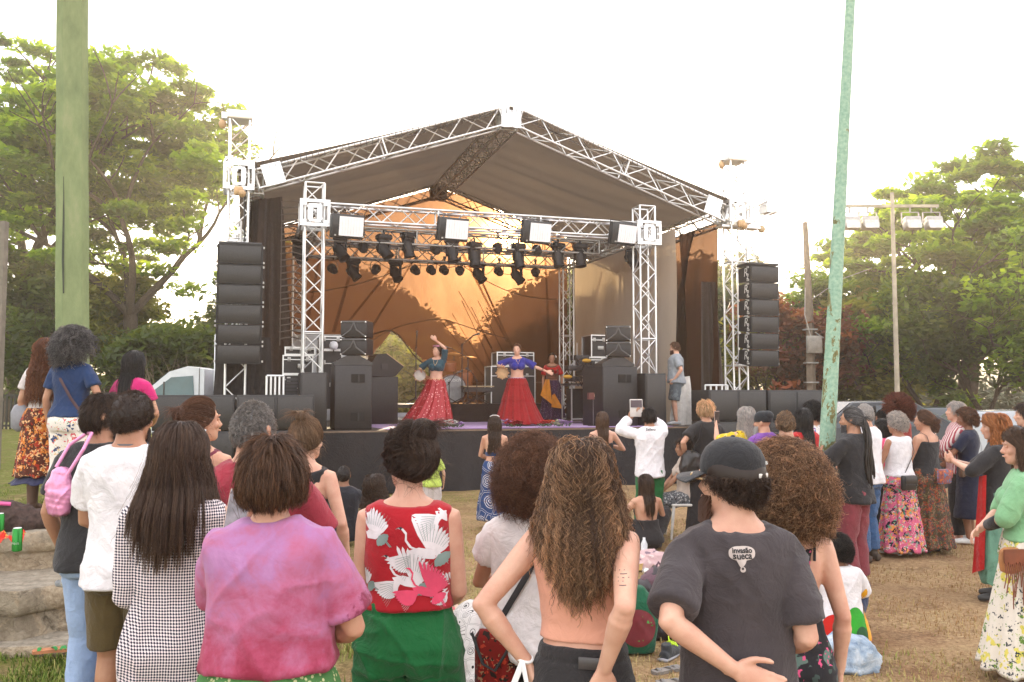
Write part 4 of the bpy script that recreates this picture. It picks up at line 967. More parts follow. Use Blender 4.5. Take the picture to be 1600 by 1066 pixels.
def kit():
    s = 4.6; t0 = s_of(707, s); root = sthing('drum_kit', 'drum kit with a big grey bass drum on the riser, between the two red-skirted dancers', 'drum kit', t0, s, RZ)
    dk = plain('drum_shell', (.12, .035, .02), .3); hd = plain('drum_head', (.30, .30, .30), .45, var=.2, vs=4)
    g = G(); g.M = Matrix.Translation((0, 0, .36))@Matrix.Rotation(R(90), 4, 'X'); g.lathe([(.33, -.4), (.34, -.38), (.34, .0), (.355, .01), (.355, .04), (.33, .045)], 32); b = g.build('bass_drum', dk, root, 40)
    g = G(); g.M = Matrix.Translation((0, 0, .36))@Matrix.Rotation(R(90), 4, 'X'); g.lathe([(.325, .046), (.32, .052)], 32); b2 = g.build('drum_head', hd, root, 40)
    text_obj('emblem', 'Gretsch', .13, WHT, b2, (-.02, -.056, .58), (R(90), 0, 0), .2)
    for i, (x, y, z, r, h) in enumerate(((.0, .35, .82, .17, .2), (.42, .5, .45, .2, .35), (-.45, .55, .5, .18, .14))):
        g = G(); g.M = Matrix.Translation((x, y, z))@Matrix.Rotation(R(14), 4, 'X'); g.lathe([(r, 0), (r, h), (r*.97, h+.01)], 20); g.build('tom_drum', plain('tom_orange', (.35, .12, .05), .35), root, 40)
    for i, (x, y, z, r) in enumerate(((-.45, .6, 1.05, .2), (.55, .6, 1.15, .22), (.25, .9, 1.25, .2))):
        g = G(); g.M = Matrix.Translation((x, y, z))@Matrix.Rotation(R(12), 4, 'X'); g.lathe([(.02, .02), (r*.3, .012), (r, 0), (r*.98, -.004)], 20); c = g.build('cymbal', plain('brass', (.6, .42, .15), .3, .9), root, 40)
        G().tube([(x, y, z), (x, y+.02, .02)], .012, 5).build('cymbal_stand', BLK2, root)
kit()
def mic(px, s, z0, h, boom, lab, py=None):
    t = s_of(px, s); root = sthing('microphone_stand', lab, 'microphone stand', t, s, z0, 'microphone stands on the stage')
    g = G(); g.tube([(0, 0, .12), (0, 0, h)], .013, 6)
    for k in range(3): a = 2*PI*k/3+.4; g.tube([(0, 0, .14), (.28*math.cos(a), .28*math.sin(a), .012)], .012, 5)
    g.build('stand', BLK2, root)
    g = G(); e = Vector((boom*.75, -.05, h+.22)); g.tube([(-boom*.2, 0, h-.06), e], .011, 6); g.ball((0, 0, h), .03, n=8, m=5); g.build('boom_arm', BLK2, root)
    g = G(); d = Vector((boom, -.1, .1)).normalized() if boom else Vector((0, -.3, 1)); g.tube([e, e+d*.14], [.014, .022], 8); g.ball(tuple(e+d*.16), .03, n=8, m=6); g.build('microphone', plain('mic_grey', (.08, .08, .08), .4), root, True)
mic(722, 4.3, RZ, 1.42, .32, 'tall microphone boom stand right of the drum kit')
mic(731, 4.1, RZ, 1.1, -.55, 'microphone stand with its boom reaching left over the bass drum')
mic(650, 4.6, RZ, 1.35, .0, 'thin straight microphone stand left of the teal-topped dancer')
mic(745, 3.9, RZ, .55, -.2, 'short microphone stand at the foot of the tall ones')
mic(702, 4.0, RZ, .5, .2, 'low microphone stand right of the bass drum')
def table(root):
    g = G(); g.box((0, 0, .42), (.75, .45, .03)); g.build('top', plain('table_wood', (.45, .34, .2), .5), root)
    g = G(); g.box((0, 0, .34), (.7, .4, .1)); 
    for sx in (-1, 1):
        for sy in (-1, 1): g.tube([(sx*.3, sy*.18, .3), (-sx*.3, sy*.18, 0)], .015, 5)
    g.build('stand_legs', BLK2, root)
small(745, 4.4, RZ, table, 'keyboard_stand', 'folding keyboard stand with a bright thin top behind the microphone stands', 'stand')
def rail(root):
    g = G(); g.tube([(0, 0, .62), (3.0, 0, .62)], .015, 5)
    for k in range(9): g.tube([(k*.375, 0, 0), (k*.375, 0, .62)], .01, 4)
    g.build('rail', plain('rail_dark', (.12, .06, .04), .6), root)
small(690, 6.6, DZ+.35, rail, 'railing', 'thin dark railing at the back edge of the stage', 'railing')
# right side jumble: work table frame, gear, cables, mains box
def frame(root):
    g = G()
    for x in (0, .5, 1.0):
        for y in (0, .6): g.tube([(x, y, 0), (x, y, .86)], .018, 5)
    for y in (0, .6): g.tube([(0, y, .86), (1.0, y, .86)], .018, 5); g.tube([(0, y, .1), (1.0, y, .1)], .014, 5)
    g.build('frame', ALU2, root); G().box((.5, .3, .885), (1.06, .66, .03)).build('top', BLK2, root)
    G().box((.5, .35, .43), (.85, .4, .7)).build('drawer_box', BLK, root)
small(893, 2.2, DZ, frame, 'equipment_table', 'metal-framed equipment table at the right of the stage', 'table')
def gear(root):
    r = random.Random(3); g = G()
    for k in range(5): g.box((r.uniform(-.2, .3), r.uniform(0, .3), .08+k*.12), (r.uniform(.25, .42), .3, .11), 0, Matrix.Rotation(r.uniform(-.3, .3), 3, 'Z'), 1, .01)
    g.build('box_stack', BLK2, root)
    g = G()
    for k in range(4): g.tube([(-.28+.09*k, .1, .5), (-.28+.09*k, .1, .86+.03*(k % 2))], .008, 4)
    g.build('antenna', ALU2, root)
    g = G()
    for k in range(10):
        p = Vector((r.uniform(-.35, .2), -.1, r.uniform(.1, .6))); g.tube([p, p+Vector((.1, -.06, -.2)), p+Vector((.2, .0, -.1)), p+Vector((.3, 0, -.3))], .012, 5)
    g.build('cable_loops', BLK2, root)
    for c_ in ((-.32, -.12, .12), (.12, -.15, .48)): G().ball(c_, (.11, .05, .045)).build('cable_connector', plain('orange_plug', (.6, .32, .03), .5), root)
small(905, 2.1, DZ+.92, gear, 'amplifier_stack', 'jumble of small black amplifiers and cables with yellow plugs on the equipment table', 'amplifiers')
def mains(root):
    G().tube([(0, 0, 0), (0, 0, .55)], .025, 6).build('post', ALU2, root); g = G(); g.box((0, 0, .62), (.26, .1, .14)); g.build('box', plain('red_box', (.16, .05, .045), .5), root)
    G().tube([(0, 0, 0), (0, 0, .02)], .14, 12).build('foot', BLK2, root)
    G().box((.02, -.053, .63), (.08, .01, .05)).build('label_plate', plain('label_tan', (.5, .35, .25), .5), root)
small(928, .75, DZ, mains, 'stand_box', 'small dark red box on a thin stand at the right of the purple carpet', 'box')
# flowers on the stage edge
def flowers(px, py_s, lab, seed, wid, cols):
    r = random.Random(seed); t = s_of(px, py_s); root = sthing('flower_bunch', lab, 'flowers', t, py_s, DZ+.01, 'bunches of flowers on the stage edge')
    for i, c in enumerate(cols):
        g = G()
        for k in range(16):
            u = (i+r.random()*1.3-.15)/len(cols)*2-1; x = u*wid/2; y = r.uniform(-.08, .08); z = .04+.11*r.random()*(1-abs(u)*.4)
            for p in range(5):
                a = p*2*PI/5+r.random(); v = Vector((math.cos(a), math.sin(a)*.6, .45)).normalized()*.055
                g.raw([(x, y, z), (x+v.x*.6-v.y*.4, y+v.y*.6+v.x*.4, z+v.z*.8), (x+v.x, y+v.y, z+v.z), (x+v.x*.6+v.y*.4, y+v.y*.6-v.x*.4, z+v.z*.8)], [(0, 1, 2, 3)])
        g.build('blossoms', plain('petal_%d_%d_%d' % tuple(int(q*99) for q in c), c, .6), root)
    g = G()
    for k in range(26): x = r.uniform(-wid/2, wid/2); g.tube([(x, r.uniform(-.08, .08), .02), (x+r.uniform(-.1, .1), r.uniform(-.1, .1), .07)], [.006, .012], 4)
    g.build('leaves', plain('flower_leaf', (.05, .12, .04), .6), root)
RED, WH, LIL = (.55, .03, .04), (.75, .75, .68), (.45, .3, .55)
flowers(704, .38, 'white, red and lilac flowers on the stage edge below the teal-topped dancer', 1, .42, [RED, WH, WH, LIL])
flowers(795, .30, 'white and dark red flowers on the stage edge below the blue-topped dancer', 2, .55, [WH, LIL, (.4, .02, .03), (.35, .02, .03)])
flowers(868, .28, 'red, cream and lilac flowers on the right part of the stage edge', 3, .62, [RED, (.7, .1, .05), (.7, .72, .5), LIL, LIL])
# ============================================================ VEHICLES
def truck():
    d = 22.5; x = PX(345, F/d); root = thing('truck', 'white cab truck with a box body parked behind the left bass speakers', 'truck', (x, d, 0), R(4))
    wp = plain('truck_white', (.72, .75, .78), .25, var=.03)
    # x to the left is the bonnet
    side = [(-.15, .5), (-.15, 2.42), (-.55, 2.5), (-1.0, 2.36), (-1.75, 1.72), (-2.15, 1.55), (-2.55, 1.35), (-2.62, .6)]
    g = G(); g.prism([(a, b) for a, b in side], -.95, .95); g.build('cab', wp, root, 20)
    gl = plain('truck_glass', (.09, .17, .19), .12, var=.1, vs=2)
    for y in (-.962, .962):
        g = G(); g.prism([(-.38, 1.66), (-.42, 2.26), (-.95, 2.22), (-1.56, 1.74), (-1.6, 1.66)], y-.006, y+.006); w_ = g.build('side_window', gl, root)
        g = G(); g.box((-1.12, y, 1.88), (.04, .02, .46)); g.build('pillar', plain('trim_black', (.03, .03, .03), .4), w_)
    g = G(); g.raw([(-1.03, -.8, 2.36), (-1.03, .8, 2.36), (-1.74, .85, 1.76), (-1.74, -.85, 1.76)], [(0, 1, 2, 3)]); g.build('windscreen', gl, root).location = (-.02, 0, .02)
    g = G(); g.box((-.27, -.958, 1.5), (.015, .01, 1.9)); g.box((-1.65, -.958, 1.1), (.015, .01, 1.1)); g.build('door_gap', plain('trim_black', (.03, .03, .03), .4), root)
    for sx in (-2.0, 2.2):
        for sy in (-.85, .85):
            g = G(); g.M = Matrix.Translation((sx, sy, .38))@Matrix.Rotation(R(90), 4, 'X'); g.lathe([(.2, -.11), (.38, -.11), (.38, .11), (.2, .11)], 20); wl = g.build('wheel', plain('tyre', (.02, .02, .02), .8), root)
    g = G(); g.box((1.9, 0, 2.05), (3.6, 2.1, 2.5), 0, None, 1, .03); g.build('box_body', wp, root)
    g = G()
    for k in range(5): g.box((.098, -.9+.4*k, 2.0), (.01, .05, 2.2))
    g.build('body_stripe', plain('stripe_red', (.4, .08, .06), .5), root)
truck()
def car(px, S, lab, colr, L=4.3, rz=0, tall=False):
    d = F/S; root = thing('parked_car', lab, 'car', (PX(px, S), d, 0), rz, 'cars parked behind the crowd on the right')
    m = plain('carpaint_%d' % int(colr[0]*1000), colr, .2, .3, var=.03); hL = L/2; k = 1.14 if tall else 1
    prof = [(-hL, .35), (-hL-.02, .75), (-hL+.15, .95*k), (-hL+1.05, 1.02*k), (-hL+1.75, 1.45*k), (hL-1.3, 1.48*k), (hL-.45, 1.08*k), (hL-.05, .98*k), (hL, .6), (hL-.05, .35)]
    Rg = []
    for y, ins in ((-.85, .06), (-.82, 0), (.82, 0), (.85, .06)): Rg.append([(a*(1-ins*.1), y*(1-(max(0, b-1.0))*.28), b-(ins*.3 if b > 1 else 0)) for a, b in prof])
    G().rings(Rg).build('body', m, root, 40)
    gl = plain('car_glass', (.05, .06, .07), .1)
    for y in (-1, 1):
        g = G(); g.raw([(-hL+1.2, y*.815, 1.03*k), (-hL+1.82, y*.735, 1.38*k), (-.02, y*.735, 1.40*k), (-.02, y*.815, 1.03*k)], [(0, 1, 2, 3)]); g.build('side_window', gl, root)
        g = G(); g.raw([(.04, y*.815, 1.03*k), (.04, y*.735, 1.40*k), (hL-1.38, y*.735, 1.39*k), (hL-.75, y*.815, 1.06*k)], [(0, 1, 2, 3)]); g.build('side_window', gl, root)
        for x in (-hL+.8, hL-.85):
            g = G(); g.M = Matrix.Translation((x, y*.78, .31))@Matrix.Rotation(R(90), 4, 'X'); g.lathe([(.17, -.1), (.31, -.1), (.31, .1), (.17, .1)], 20); w_ = g.build('wheel', plain('tyre', (.02, .02, .02), .8), root)
    g = G(); g.raw([(-hL+1.1, -.72, 1.04*k), (-hL+1.1, .72, 1.04*k), (-hL+1.76, .62, 1.44*k), (-hL+1.76, -.62, 1.44*k)], [(0, 3, 2, 1)]); g.build('windscreen', gl, root).location = (-.02, 0, .02)
car(1330, 78, 'dark grey car parked behind the dreadlocked man and the leaning pole', (.03, .032, .036), 4.3, R(10), True)
car(1425, 62, 'blue-grey car seen between the heads behind the silver-haired woman', (.08, .09, .10), 4.2, R(5))
car(1530, 75, 'pale silver car behind the orange-haired woman', (.34, .36, .38), 4.2, R(-5))
# ============================================================ PEOPLE
def skinmat(name, c):
    k = 'skin_'+name
    if k in MATS: return MATS[k]
    t = NT(k); n = t.noise(7, 5, .6); f = t.noise(90, 3)
    lo = (c[0]*.84, c[1]*.68, c[2]*.64); hi = (min(1, c[0]*1.08), c[1]*1.1, c[2]*1.08)
    base = t.ramp(n, [(.3, lo), (.7, hi)]); at = t.n('ShaderNodeAttribute', attribute_name='mark', attribute_type='GEOMETRY')
    base = t.mix(at.outputs['Color'], base, (.02, .015, .015)) if False else base
    t.col(base).set(.48, 0, .35)
    t.b.inputs['Subsurface Weight'].default_value = .12; t.b.inputs['Subsurface Radius'].default_value = (.012, .005, .003); t.b.inputs['Subsurface Scale'].default_value = .6
    t.bump(t.math('ADD', t.noise(200, 2), t.math('MULTIPLY', t.noise(30, 3), .8)), .12, .003); MATS[k] = t.m; return t.m
SKIN = dict(fair=(.62, .38, .28), light=(.55, .32, .22), tan=(.42, .23, .145), brown=(.27, .135, .08), dark=(.17, .085, .05))
def hairmat(name, c, tip=None, rough=.42):
    k = 'hair_'+name
    if k in MATS: return MATS[k]
    t = NT(k); at = t.n('ShaderNodeAttribute', attribute_name='tint', attribute_type='GEOMETRY')
    tip = tip or tuple(x*1.5 for x in c)
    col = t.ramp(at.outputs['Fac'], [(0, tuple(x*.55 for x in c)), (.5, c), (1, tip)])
    t.col(col).set(rough, 0, .45)
    tr = t.n('ShaderNodeBsdfTranslucent'); br = t.mix(1.0, col, (2.4, 1.9, 1.4), 'MULTIPLY'); t.l(br, tr.inputs[0])
    ms = t.n('ShaderNodeMixShader'); ms.inputs[0].default_value = .3; t.l(t.b.outputs[0], ms.inputs[1]); t.l(tr.outputs[0], ms.inputs[2]); t.l(ms.outputs[0], t.out.inputs[0])
    MATS[k] = t.m; return t.m
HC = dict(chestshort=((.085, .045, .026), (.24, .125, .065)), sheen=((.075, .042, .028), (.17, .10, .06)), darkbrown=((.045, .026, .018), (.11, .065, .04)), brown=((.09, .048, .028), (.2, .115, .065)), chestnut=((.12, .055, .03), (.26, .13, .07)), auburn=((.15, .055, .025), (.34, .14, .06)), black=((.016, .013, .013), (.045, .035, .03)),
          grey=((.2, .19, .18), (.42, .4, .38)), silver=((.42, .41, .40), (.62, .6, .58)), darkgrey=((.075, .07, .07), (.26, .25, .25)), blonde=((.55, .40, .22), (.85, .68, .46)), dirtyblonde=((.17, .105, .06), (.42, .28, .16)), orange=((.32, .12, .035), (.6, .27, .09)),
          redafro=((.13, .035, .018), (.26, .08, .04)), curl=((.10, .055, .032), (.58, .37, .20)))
def remesh(g, voxel, smooth=3):
    me = g.mesh('tmp'); o = bpy.data.objects.new('tmp', me); C.objects.link(o)
    m = o.modifiers.new('r', 'REMESH'); m.mode = 'VOXEL'; m.voxel_size = voxel; m.use_smooth_shade = True
    if smooth: s = o.modifiers.new('s', 'SMOOTH'); s.factor = .5; s.iterations = smooth
    dg = bpy.context.evaluated_depsgraph_get(); r = bpy.data.meshes.new_from_object(o.evaluated_get(dg))
    bpy.data.objects.remove(o); bpy.data.meshes.remove(me); return r
def mesh_np(me):
    V = np.empty(len(me.vertices)*3, np.float32); me.vertices.foreach_get('co', V); N = np.empty_like(V); me.vertex_normals.foreach_get('vector', N)
    return V.reshape(-1, 3).astype(float), N.reshape(-1, 3).astype(float)
def folds(me, amp, fr=(7, 7, 2.2), seed=0, ridge=True, zfade=None, diag=.4):
    V, N = mesh_np(me); x, y, z = V[:, 0], V[:, 1], V[:, 2]; W_ = .05*vnoise(V*4, seed+9); f = fr[0]/7
    def fam(an, fa, fb, sd): c, s_ = math.cos(an), math.sin(an); return (1-np.abs(vnoise(np.stack([(x*c+z*s_+W_)*fa, y*fa*.8, (-x*s_+z*c)*fb], -1), sd)))**3.5
    m1 = np.clip(.5+1.3*vnoise(V*3.1+2, seed+5), 0, 1); m2 = np.clip(.5+1.3*vnoise(V*3.3+7, seed+6), 0, 1)
    d = fam(.0, 11*f, 2.2, seed)*.55+fam(.65, 12*f, 2.6, seed+1)*m1*.9*diag*2+fam(-.65, 12*f, 2.6, seed+2)*(1-m1)*.9*diag*2+fam(1.45, 14*f, 3.2, seed+3)*m2*.55+.4*vnoise(V*5, seed+4)-.08
    if not ridge: d = vnoise(V*np.array(fr), seed)+.4*vnoise(V*np.array(fr)*2.3+5, seed+1)
    d = d*1.25
    a = amp if zfade is None else amp*zfade(V)
    V = V+N*(d*a)[:, None]; me.vertices.foreach_set('co', V.astype(np.float32).ravel()); me.update()
# torso profiles at height 1.70: z: (half width, half depth, y offset)
TORSO = dict(
 f=[(.78, .165, .095, -.01), (.84, .172, .112, -.018), (.90, .170, .118, -.020), (.97, .158, .105, -.008), (1.04, .134, .090, .0), (1.10, .126, .085, .002), (1.17, .134, .090, .004), (1.25, .148, .104, .006), (1.32, .160, .104, .0), (1.38, .166, .088, -.008), (1.415, .148, .072, -.012), (1.435, .105, .060, -.014), (1.455, .066, .054, -.012), (1.48, .052, .052, -.008), (1.53, .050, .052, -.002)],
 m=[(.78, .160, .095, -.01), (.84, .165, .106, -.014), (.90, .163, .108, -.012), (.97, .158, .104, -.004), (1.04, .152, .100, .0), (1.10, .152, .098, .002), (1.17, .160, .102, .004), (1.25, .176, .110, .004), (1.32, .186, .112, .0), (1.38, .190, .094, -.008), (1.415, .168, .076, -.012), (1.44, .118, .064, -.014), (1.46, .076, .060, -.012), (1.485, .062, .060, -.008), (1.53, .058, .060, -.002)])
def tprof(sex, z, wf=1, df=1):
    T = np.array(TORSO[sex]); w_ = np.interp(z, T[:, 0], T[:, 1]); d = np.interp(z, T[:, 0], T[:, 2]); y = np.interp(z, T[:, 0], T[:, 3])
    neck = np.clip((np.asarray(z)-1.36)/.07, 0, 1); return w_*(wf*(1-neck)+neck), d*(df*(1-neck)+neck), y
def oval(w_, d, y, z, n=32, p=2.3, x=0):
    a = np.arange(n)*2*PI/n; c, s = np.cos(a), np.sin(a)
    return np.stack([np.sign(c)*np.abs(c)**(2/p)*w_+x, np.sign(s)*np.abs(s)**(2/p)*d+y, np.full(n, z) if np.isscalar(z) else z], 1)
def ik(a, b, L1, L2, pole):
    a, b = Vector(a), Vector(b); d = b-a; L = d.length; mxl = (L1+L2)*.995
    if L > mxl: b = a+d*(mxl/L); d = b-a; L = mxl
    u = d.normalized(); q = (L1*L1-L2*L2+L*L)/(2*L); h = math.sqrt(max(0, L1*L1-q*q)); p = Vector(pole); p = p-u*p.dot(u)
    p = p.normalized() if p.length > 1e-5 else u.orthogonal(); return a+u*q+p*h, b
ARMS = dict(hang=((.235, .03, .86), (.4, -1, 0)), hang2=((.25, .07, .88), (.6, -1, 0)), clasp=((.06, .24, 1.02), (1, -.5, -.6)), front=((.14, .26, 1.06), (.8, -.6, -.5)), chest=((.02, .24, 1.22), (1, -.2, -.6)),
            clap=((.035, .33, 1.27), (.9, -.1, -.8)), phone=((.10, .42, 1.52), (.7, -.1, -1)), phonelow=((.10, .34, 1.25), (.8, -.2, -.8)), pocket=((.19, .03, .93), (.6, -1, 0)), backhip=((.115, -.13, .90), (1, -.75, .15)),
            back=((-.02, -.17, .90), (1, -.7, .1)), cross=((-.10, .20, 1.12), (1, .2, -.7)), up=((.1, .12, 1.78), (1, 0, .1)), out=((.55, .18, 1.16), (.3, -.4, -1)), bag=((.20, .16, 1.0), (.8, -.8, -.3)))
def hand(g, w0, d, n, s=1.0, curl=.35, thick=1.0, side=1, spread=.06):
    """hand at wrist w0 pointing d, palm facing n; side = +1 when the thumb leaves towards d x n"""
    d = Vector(d).normalized(); n = Vector(n); n = (n-d*n.dot(d)).normalized(); b = d.cross(n)*side; w0 = Vector(w0)
    k = s
    g.tube([w0-d*.025*k, w0+d*.01*k, w0+d*.045*k, w0+d*.085*k, w0+d*.098*k], [(.025*k, .019*k), (.027*k, .017*k), (.039*k, .0155*k), (.040*k, .0135*k), (.032*k, .010*k)], 12, up=n)
    for i, (o, L) in enumerate(((.029, .072), (.0098, .080), (-.0098, .075), (-.029, .058))):
        p = w0+d*.088*k+b*o*k; a = curl*(1+.12*i)+.06; e = (d+b*(spread*(1.5-i))).normalized()
        q1 = p+(e*math.cos(a*.6)+n*math.sin(a*.6))*L*.48*k; q2 = q1+(e*math.cos(a*1.7)+n*math.sin(a*1.7))*L*.32*k; q3 = q2+(e*math.cos(a*2.4)+n*math.sin(a*2.4))*L*.24*k
        g.tube([p-d*.02*k, p, q1, q2, q3], [r*k*thick for r in (.0092, .0092, .0084, .0076, .0060)], 8)
    p = w0+d*.02*k+b*.026*k; t1 = p+(b*.75+d*.8+n*.25).normalized()*.04*k; t2 = t1+(b*.35+d+n*.35).normalized()*.034*k; t3 = t2+(b*.1+d+n*.4).normalized()*.024*k
    g.tube([p-b*.012*k, p, t1, t2, t3], [r*k*thick for r in (.012, .013, .0108, .0095, .007)], 8)
def head_rings(n=36):
    rows = [(-.118, .026, .072, .035), (-.108, .038, .082, .015), (-.09, .050, .087, -.015), (-.07, .058, .088, -.045), (-.045, .064, .088, -.066), (-.015, .069, .089, -.082), (.015, .073, .090, -.092), (.045, .071, .085, -.094), (.07, .0605, .073, -.081), (.09, .047, .055, -.063), (.105, .029, .033, -.041), (.113, .012, .012, -.018)]
    out = []
    for z, w_, f, b in rows: out.append(oval(w_, (f-b)/2, (f+b)/2, z, n, 2.15))
    return out
def add_head(g, M, s, nose=True):
    old = g.M; g.M = M@Matrix.Scale(s, 4); g.rings(head_rings())
    # brow, nose, lips, chin, cheeks, ears
    g.ball((0, .084, .018), (.045, .014, .012)); g.tube([(0, .084, .012), (0, .096, -.012), (0, .108, -.034), (0, .097, -.044)], [.009, .011, .015, .012], 8); g.ball((-.012, .094, -.038), (.009, .011, .007), n=8, m=5); g.ball((.012, .094, -.038), (.009, .011, .007), n=8, m=5)
    g.ball((0, .086, -.062), (.023, .012, .006)); g.ball((0, .084, -.071), (.020, .012, .006)); g.ball((0, .074, -.098), (.022, .016, .014))
    for q in (-1, 1):
        g.ball((q*.04, .066, -.03), (.022, .020, .022)); g.ball((q*.077, -.006, -.012), (.010, .020, .032)); g.ball((q*.083, -.014, .0), (.008, .017, .024))
    g.tube([(0, -.015, -.16), (0, -.012, -.09), (0, .0, -.03)], [.052, .052, .05], 14)
    g.M = old
def seg(g, pts, rad, n=12): g.tube(pts, rad, n)
def interp_tube(P, Rr, k=4):
    out, ro = [], []
    for i in range(len(P)-1):
        for j in range(k): u = j/k; out.append(Vector(P[i]).lerp(Vector(P[i+1]), u)); ro.append(Rr[i]*(1-u)+Rr[i+1]*u)
    out.append(Vector(P[-1])); ro.append(Rr[-1]); return out, ro
class Person:
    def __init__(s, px, S, top, label, sex='f', rz=0, skin='light', wf=1.0, df=None, gz=None, h=None, arms=('hang', 'hang'), look=(0, 0), lean=(0, 0), seat=None, legs=None, near=None, pos=None, bulk=1.0, group=None, cat=None, curl=(.35, .35), feet='shoe', shoe=(.02, .018, .018), sh=1.0, hip=0):
        s.sex, s.wf, s.df, s.bulk, s.sh = sex, wf, df or (wf*.6+.4), bulk, sh
        d = F/S; x = PX(px, S) if pos is None else pos[0]; y = d if pos is None else pos[1]
        z = float(ground_z(x, y)) if gz is None else gz
        s.S = S; s.h = h if h else H-(top-YH)/S-z
        s.k = s.h/1.70; s.hk = s.k**-.35; s.near = (S > 230) if near is None else near
        s.root = thing('person', label, cat or ('man' if sex == 'm' else 'woman'), (x, y, z), R(rz), group)
        s.skin = skinmat(skin, SKIN[skin]); s.vox = .0062 if s.near else (.010 if S > 110 else .012)
        s.seat = seat; k = s.k
        # torso frame: pelvis at (0,0,zp) leaning
        zp = .90*k; s.drop = 0
        if seat is not None: s.drop = zp-seat
        s.T = Matrix.Translation((0, 0, zp-s.drop))@Matrix.Rotation(R(lean[1]), 4, 'Y')@Matrix.Rotation(R(-lean[0]), 4, 'X')@Matrix.Rotation(R(hip), 4, 'Z')@Matrix.Translation((0, 0, -zp))@Matrix.Scale(k, 4)
        s.shw = (.152 if sex == 'f' else .176)*wf**.5*sh
        s.joints = {}
        for i, q in enumerate((-1, 1)):          # left (x<0), right (x>0)
            a = arms[i]; tgt, pole = ARMS[a] if isinstance(a, str) else a
            S0 = Vector((q*s.shw, -.008, 1.372)); tg = Vector((q*tgt[0]*(wf if a in ('hang', 'hang2', 'pocket') else 1), tgt[1], tgt[2])); pl = Vector((q*pole[0], pole[1], pole[2]))
            E, W = ik(S0, tg, .285, .25, pl); s.joints[q] = (S0, E, W)
        s.curl = curl
        hp = (0, .0, 1.515); s.Hd = s.T@Matrix.Translation(hp)@Matrix.Rotation(R(look[0]), 4, 'Z')@Matrix.Rotation(R(look[1]), 4, 'X')@Matrix.Translation((0, .012, .075)); s.hs = 1.0
        # legs in root space
        s.legs = {}
        for i, q in enumerate((-1, 1)):
            hipj = s.T@Vector((q*.085*wf, -.005, .90))
            if legs: ft, pole = legs[i]; ft = Vector(ft)*1.0; pl = Vector(pole)
            else: ft = Vector((q*.10*k, .0, .075*k)); pl = Vector((0, 1, 0))
            K, A = ik(hipj, ft, .42*k, .41*k, pl); s.legs[q] = (hipj, K, A)
        s.fd = [Vector((q*.25, 1, 0)).normalized() for q in (-1, 1)]
        s.body()
    def torso_g(s, g, z0, z1, off=0, wf2=None, df2=None, n=32, prof=None, M=None, zmod=None, top_cut=None, wcap=None):
        """closed torso shell between z0 and z1 (rest heights); zmod(angle)->(bottom dz, top dz)"""
        zs = np.linspace(z0, z1, max(6, int((z1-z0)/.022))); Rg = []
        a = np.arange(n)*2*PI/n
        for i, z in enumerate(zs):
            q = (z-z0)/(z1-z0); zz = z+np.zeros(n)
            if zmod is not None: lo, hi = zmod(a); zz = z+lo*(1-q)+hi*q
            W = np.zeros((n, 3))
            for j in range(n):
                w_, d, y = tprof(s.sex, zz[j], s.wf, s.df)
                if wcap is not None: w_ = min(w_, wcap(zz[j]))
                e = prof(zz[j]) if prof else (0, 0); w_ += off+e[0]; d += off+e[1]; c, sn = math.cos(a[j]), math.sin(a[j]); p = 2.35
                W[j] = (math.copysign(abs(c)**(2/p), c)*w_, math.copysign(abs(sn)**(2/p), sn)*d+y, zz[j])
            Rg.append(W)
        old = g.M; g.M = s.T; g.rings(Rg); g.M = old
    def arm_pts(s, q):
        S0, E, W = s.joints[q]; b = s.bulk*(1.0 if s.sex == 'f' else 1.1)
        P = [S0-Vector((q*.04, 0, 0)), S0, S0.lerp(E, .3), S0.lerp(E, .65), E, E.lerp(W, .25), E.lerp(W, .6), W]
        rr = [.044, .048, .044, .038, .033, .035, .029, .0225]; return P, [r*b for r in rr]
    def body(s):
        g = G(); k = s.k
        s.torso_g(g, .80, 1.525)
        g.M = s.T
        # shoulder blades and spine hint, bust, buttocks
        for q in (-1, 1):
            g.ball((q*.07, -.075*s.df, 1.30), (.05, .028, .085))
            if s.sex == 'f': g.ball((q*.072*s.wf, .09*s.df, 1.235), (.062, .058, .062))
            g.ball((q*.075*s.wf, -.062*s.df, .875), (.082*s.wf, .078, .095))
            P, rr = s.arm_pts(q); P2, r2 = interp_tube(P, rr, 3); g.tube(P2, r2, 14)
            S0, E, W = s.joints[q]; bo = (E-(S0+W)/2); bo = bo.normalized() if bo.length > .02 else Vector((0, -1, 0)); g.ball(tuple(E+bo*.009), (.027, .027, .027)); g.tube([E.lerp(W, .02), E.lerp(W, .2), E.lerp(W, .45), E.lerp(W, .7)], [.024*s.bulk, .0385*s.bulk, .034*s.bulk, .022], 12)
            d = (W-E).normalized(); i = 0 if q < 0 else 1
            pn = s.palm(q, d)
            hand(g, W, s.hdir(q, d), pn, 1.0, s.curl[i], 1.08 if s.near else 1.25, s.hside(q))
        g.M = Matrix.Identity(4)
        add_head(g, s.Hd, s.hk*s.hs)
        for i, q in enumerate((-1, 1)):
            hj, K, A = s.legs[q]; b = s.bulk*k*(.6+.4*s.wf)
            P, rr = interp_tube([hj+Vector((0, 0, .03)), hj.lerp(K, .12), hj.lerp(K, .55), K, K.lerp(A, .25), K.lerp(A, .6), A, A-Vector((0, 0, .03*k))], [.085*b, .088*b, .070*b, .052*b, .054*b, .042*b, .034*b, .036*b], 3); g.tube(P, rr, 14)
            fd = s.fd[i]; g.tube([A+Vector((0, 0, -.045*k))-fd*.055*k, A+Vector((0, 0, -.045*k)), A+Vector((0, 0, -.052*k))+fd*.08*k, A+Vector((0, 0, -.058*k))+fd*.15*k], [(.033*k, .03*k), (.038*k, .034*k), (.045*k, .022*k), (.035*k, .014*k)], 10, up=(0, 0, 1))
        me = remesh(g, s.vox, 3 if s.near else 2)
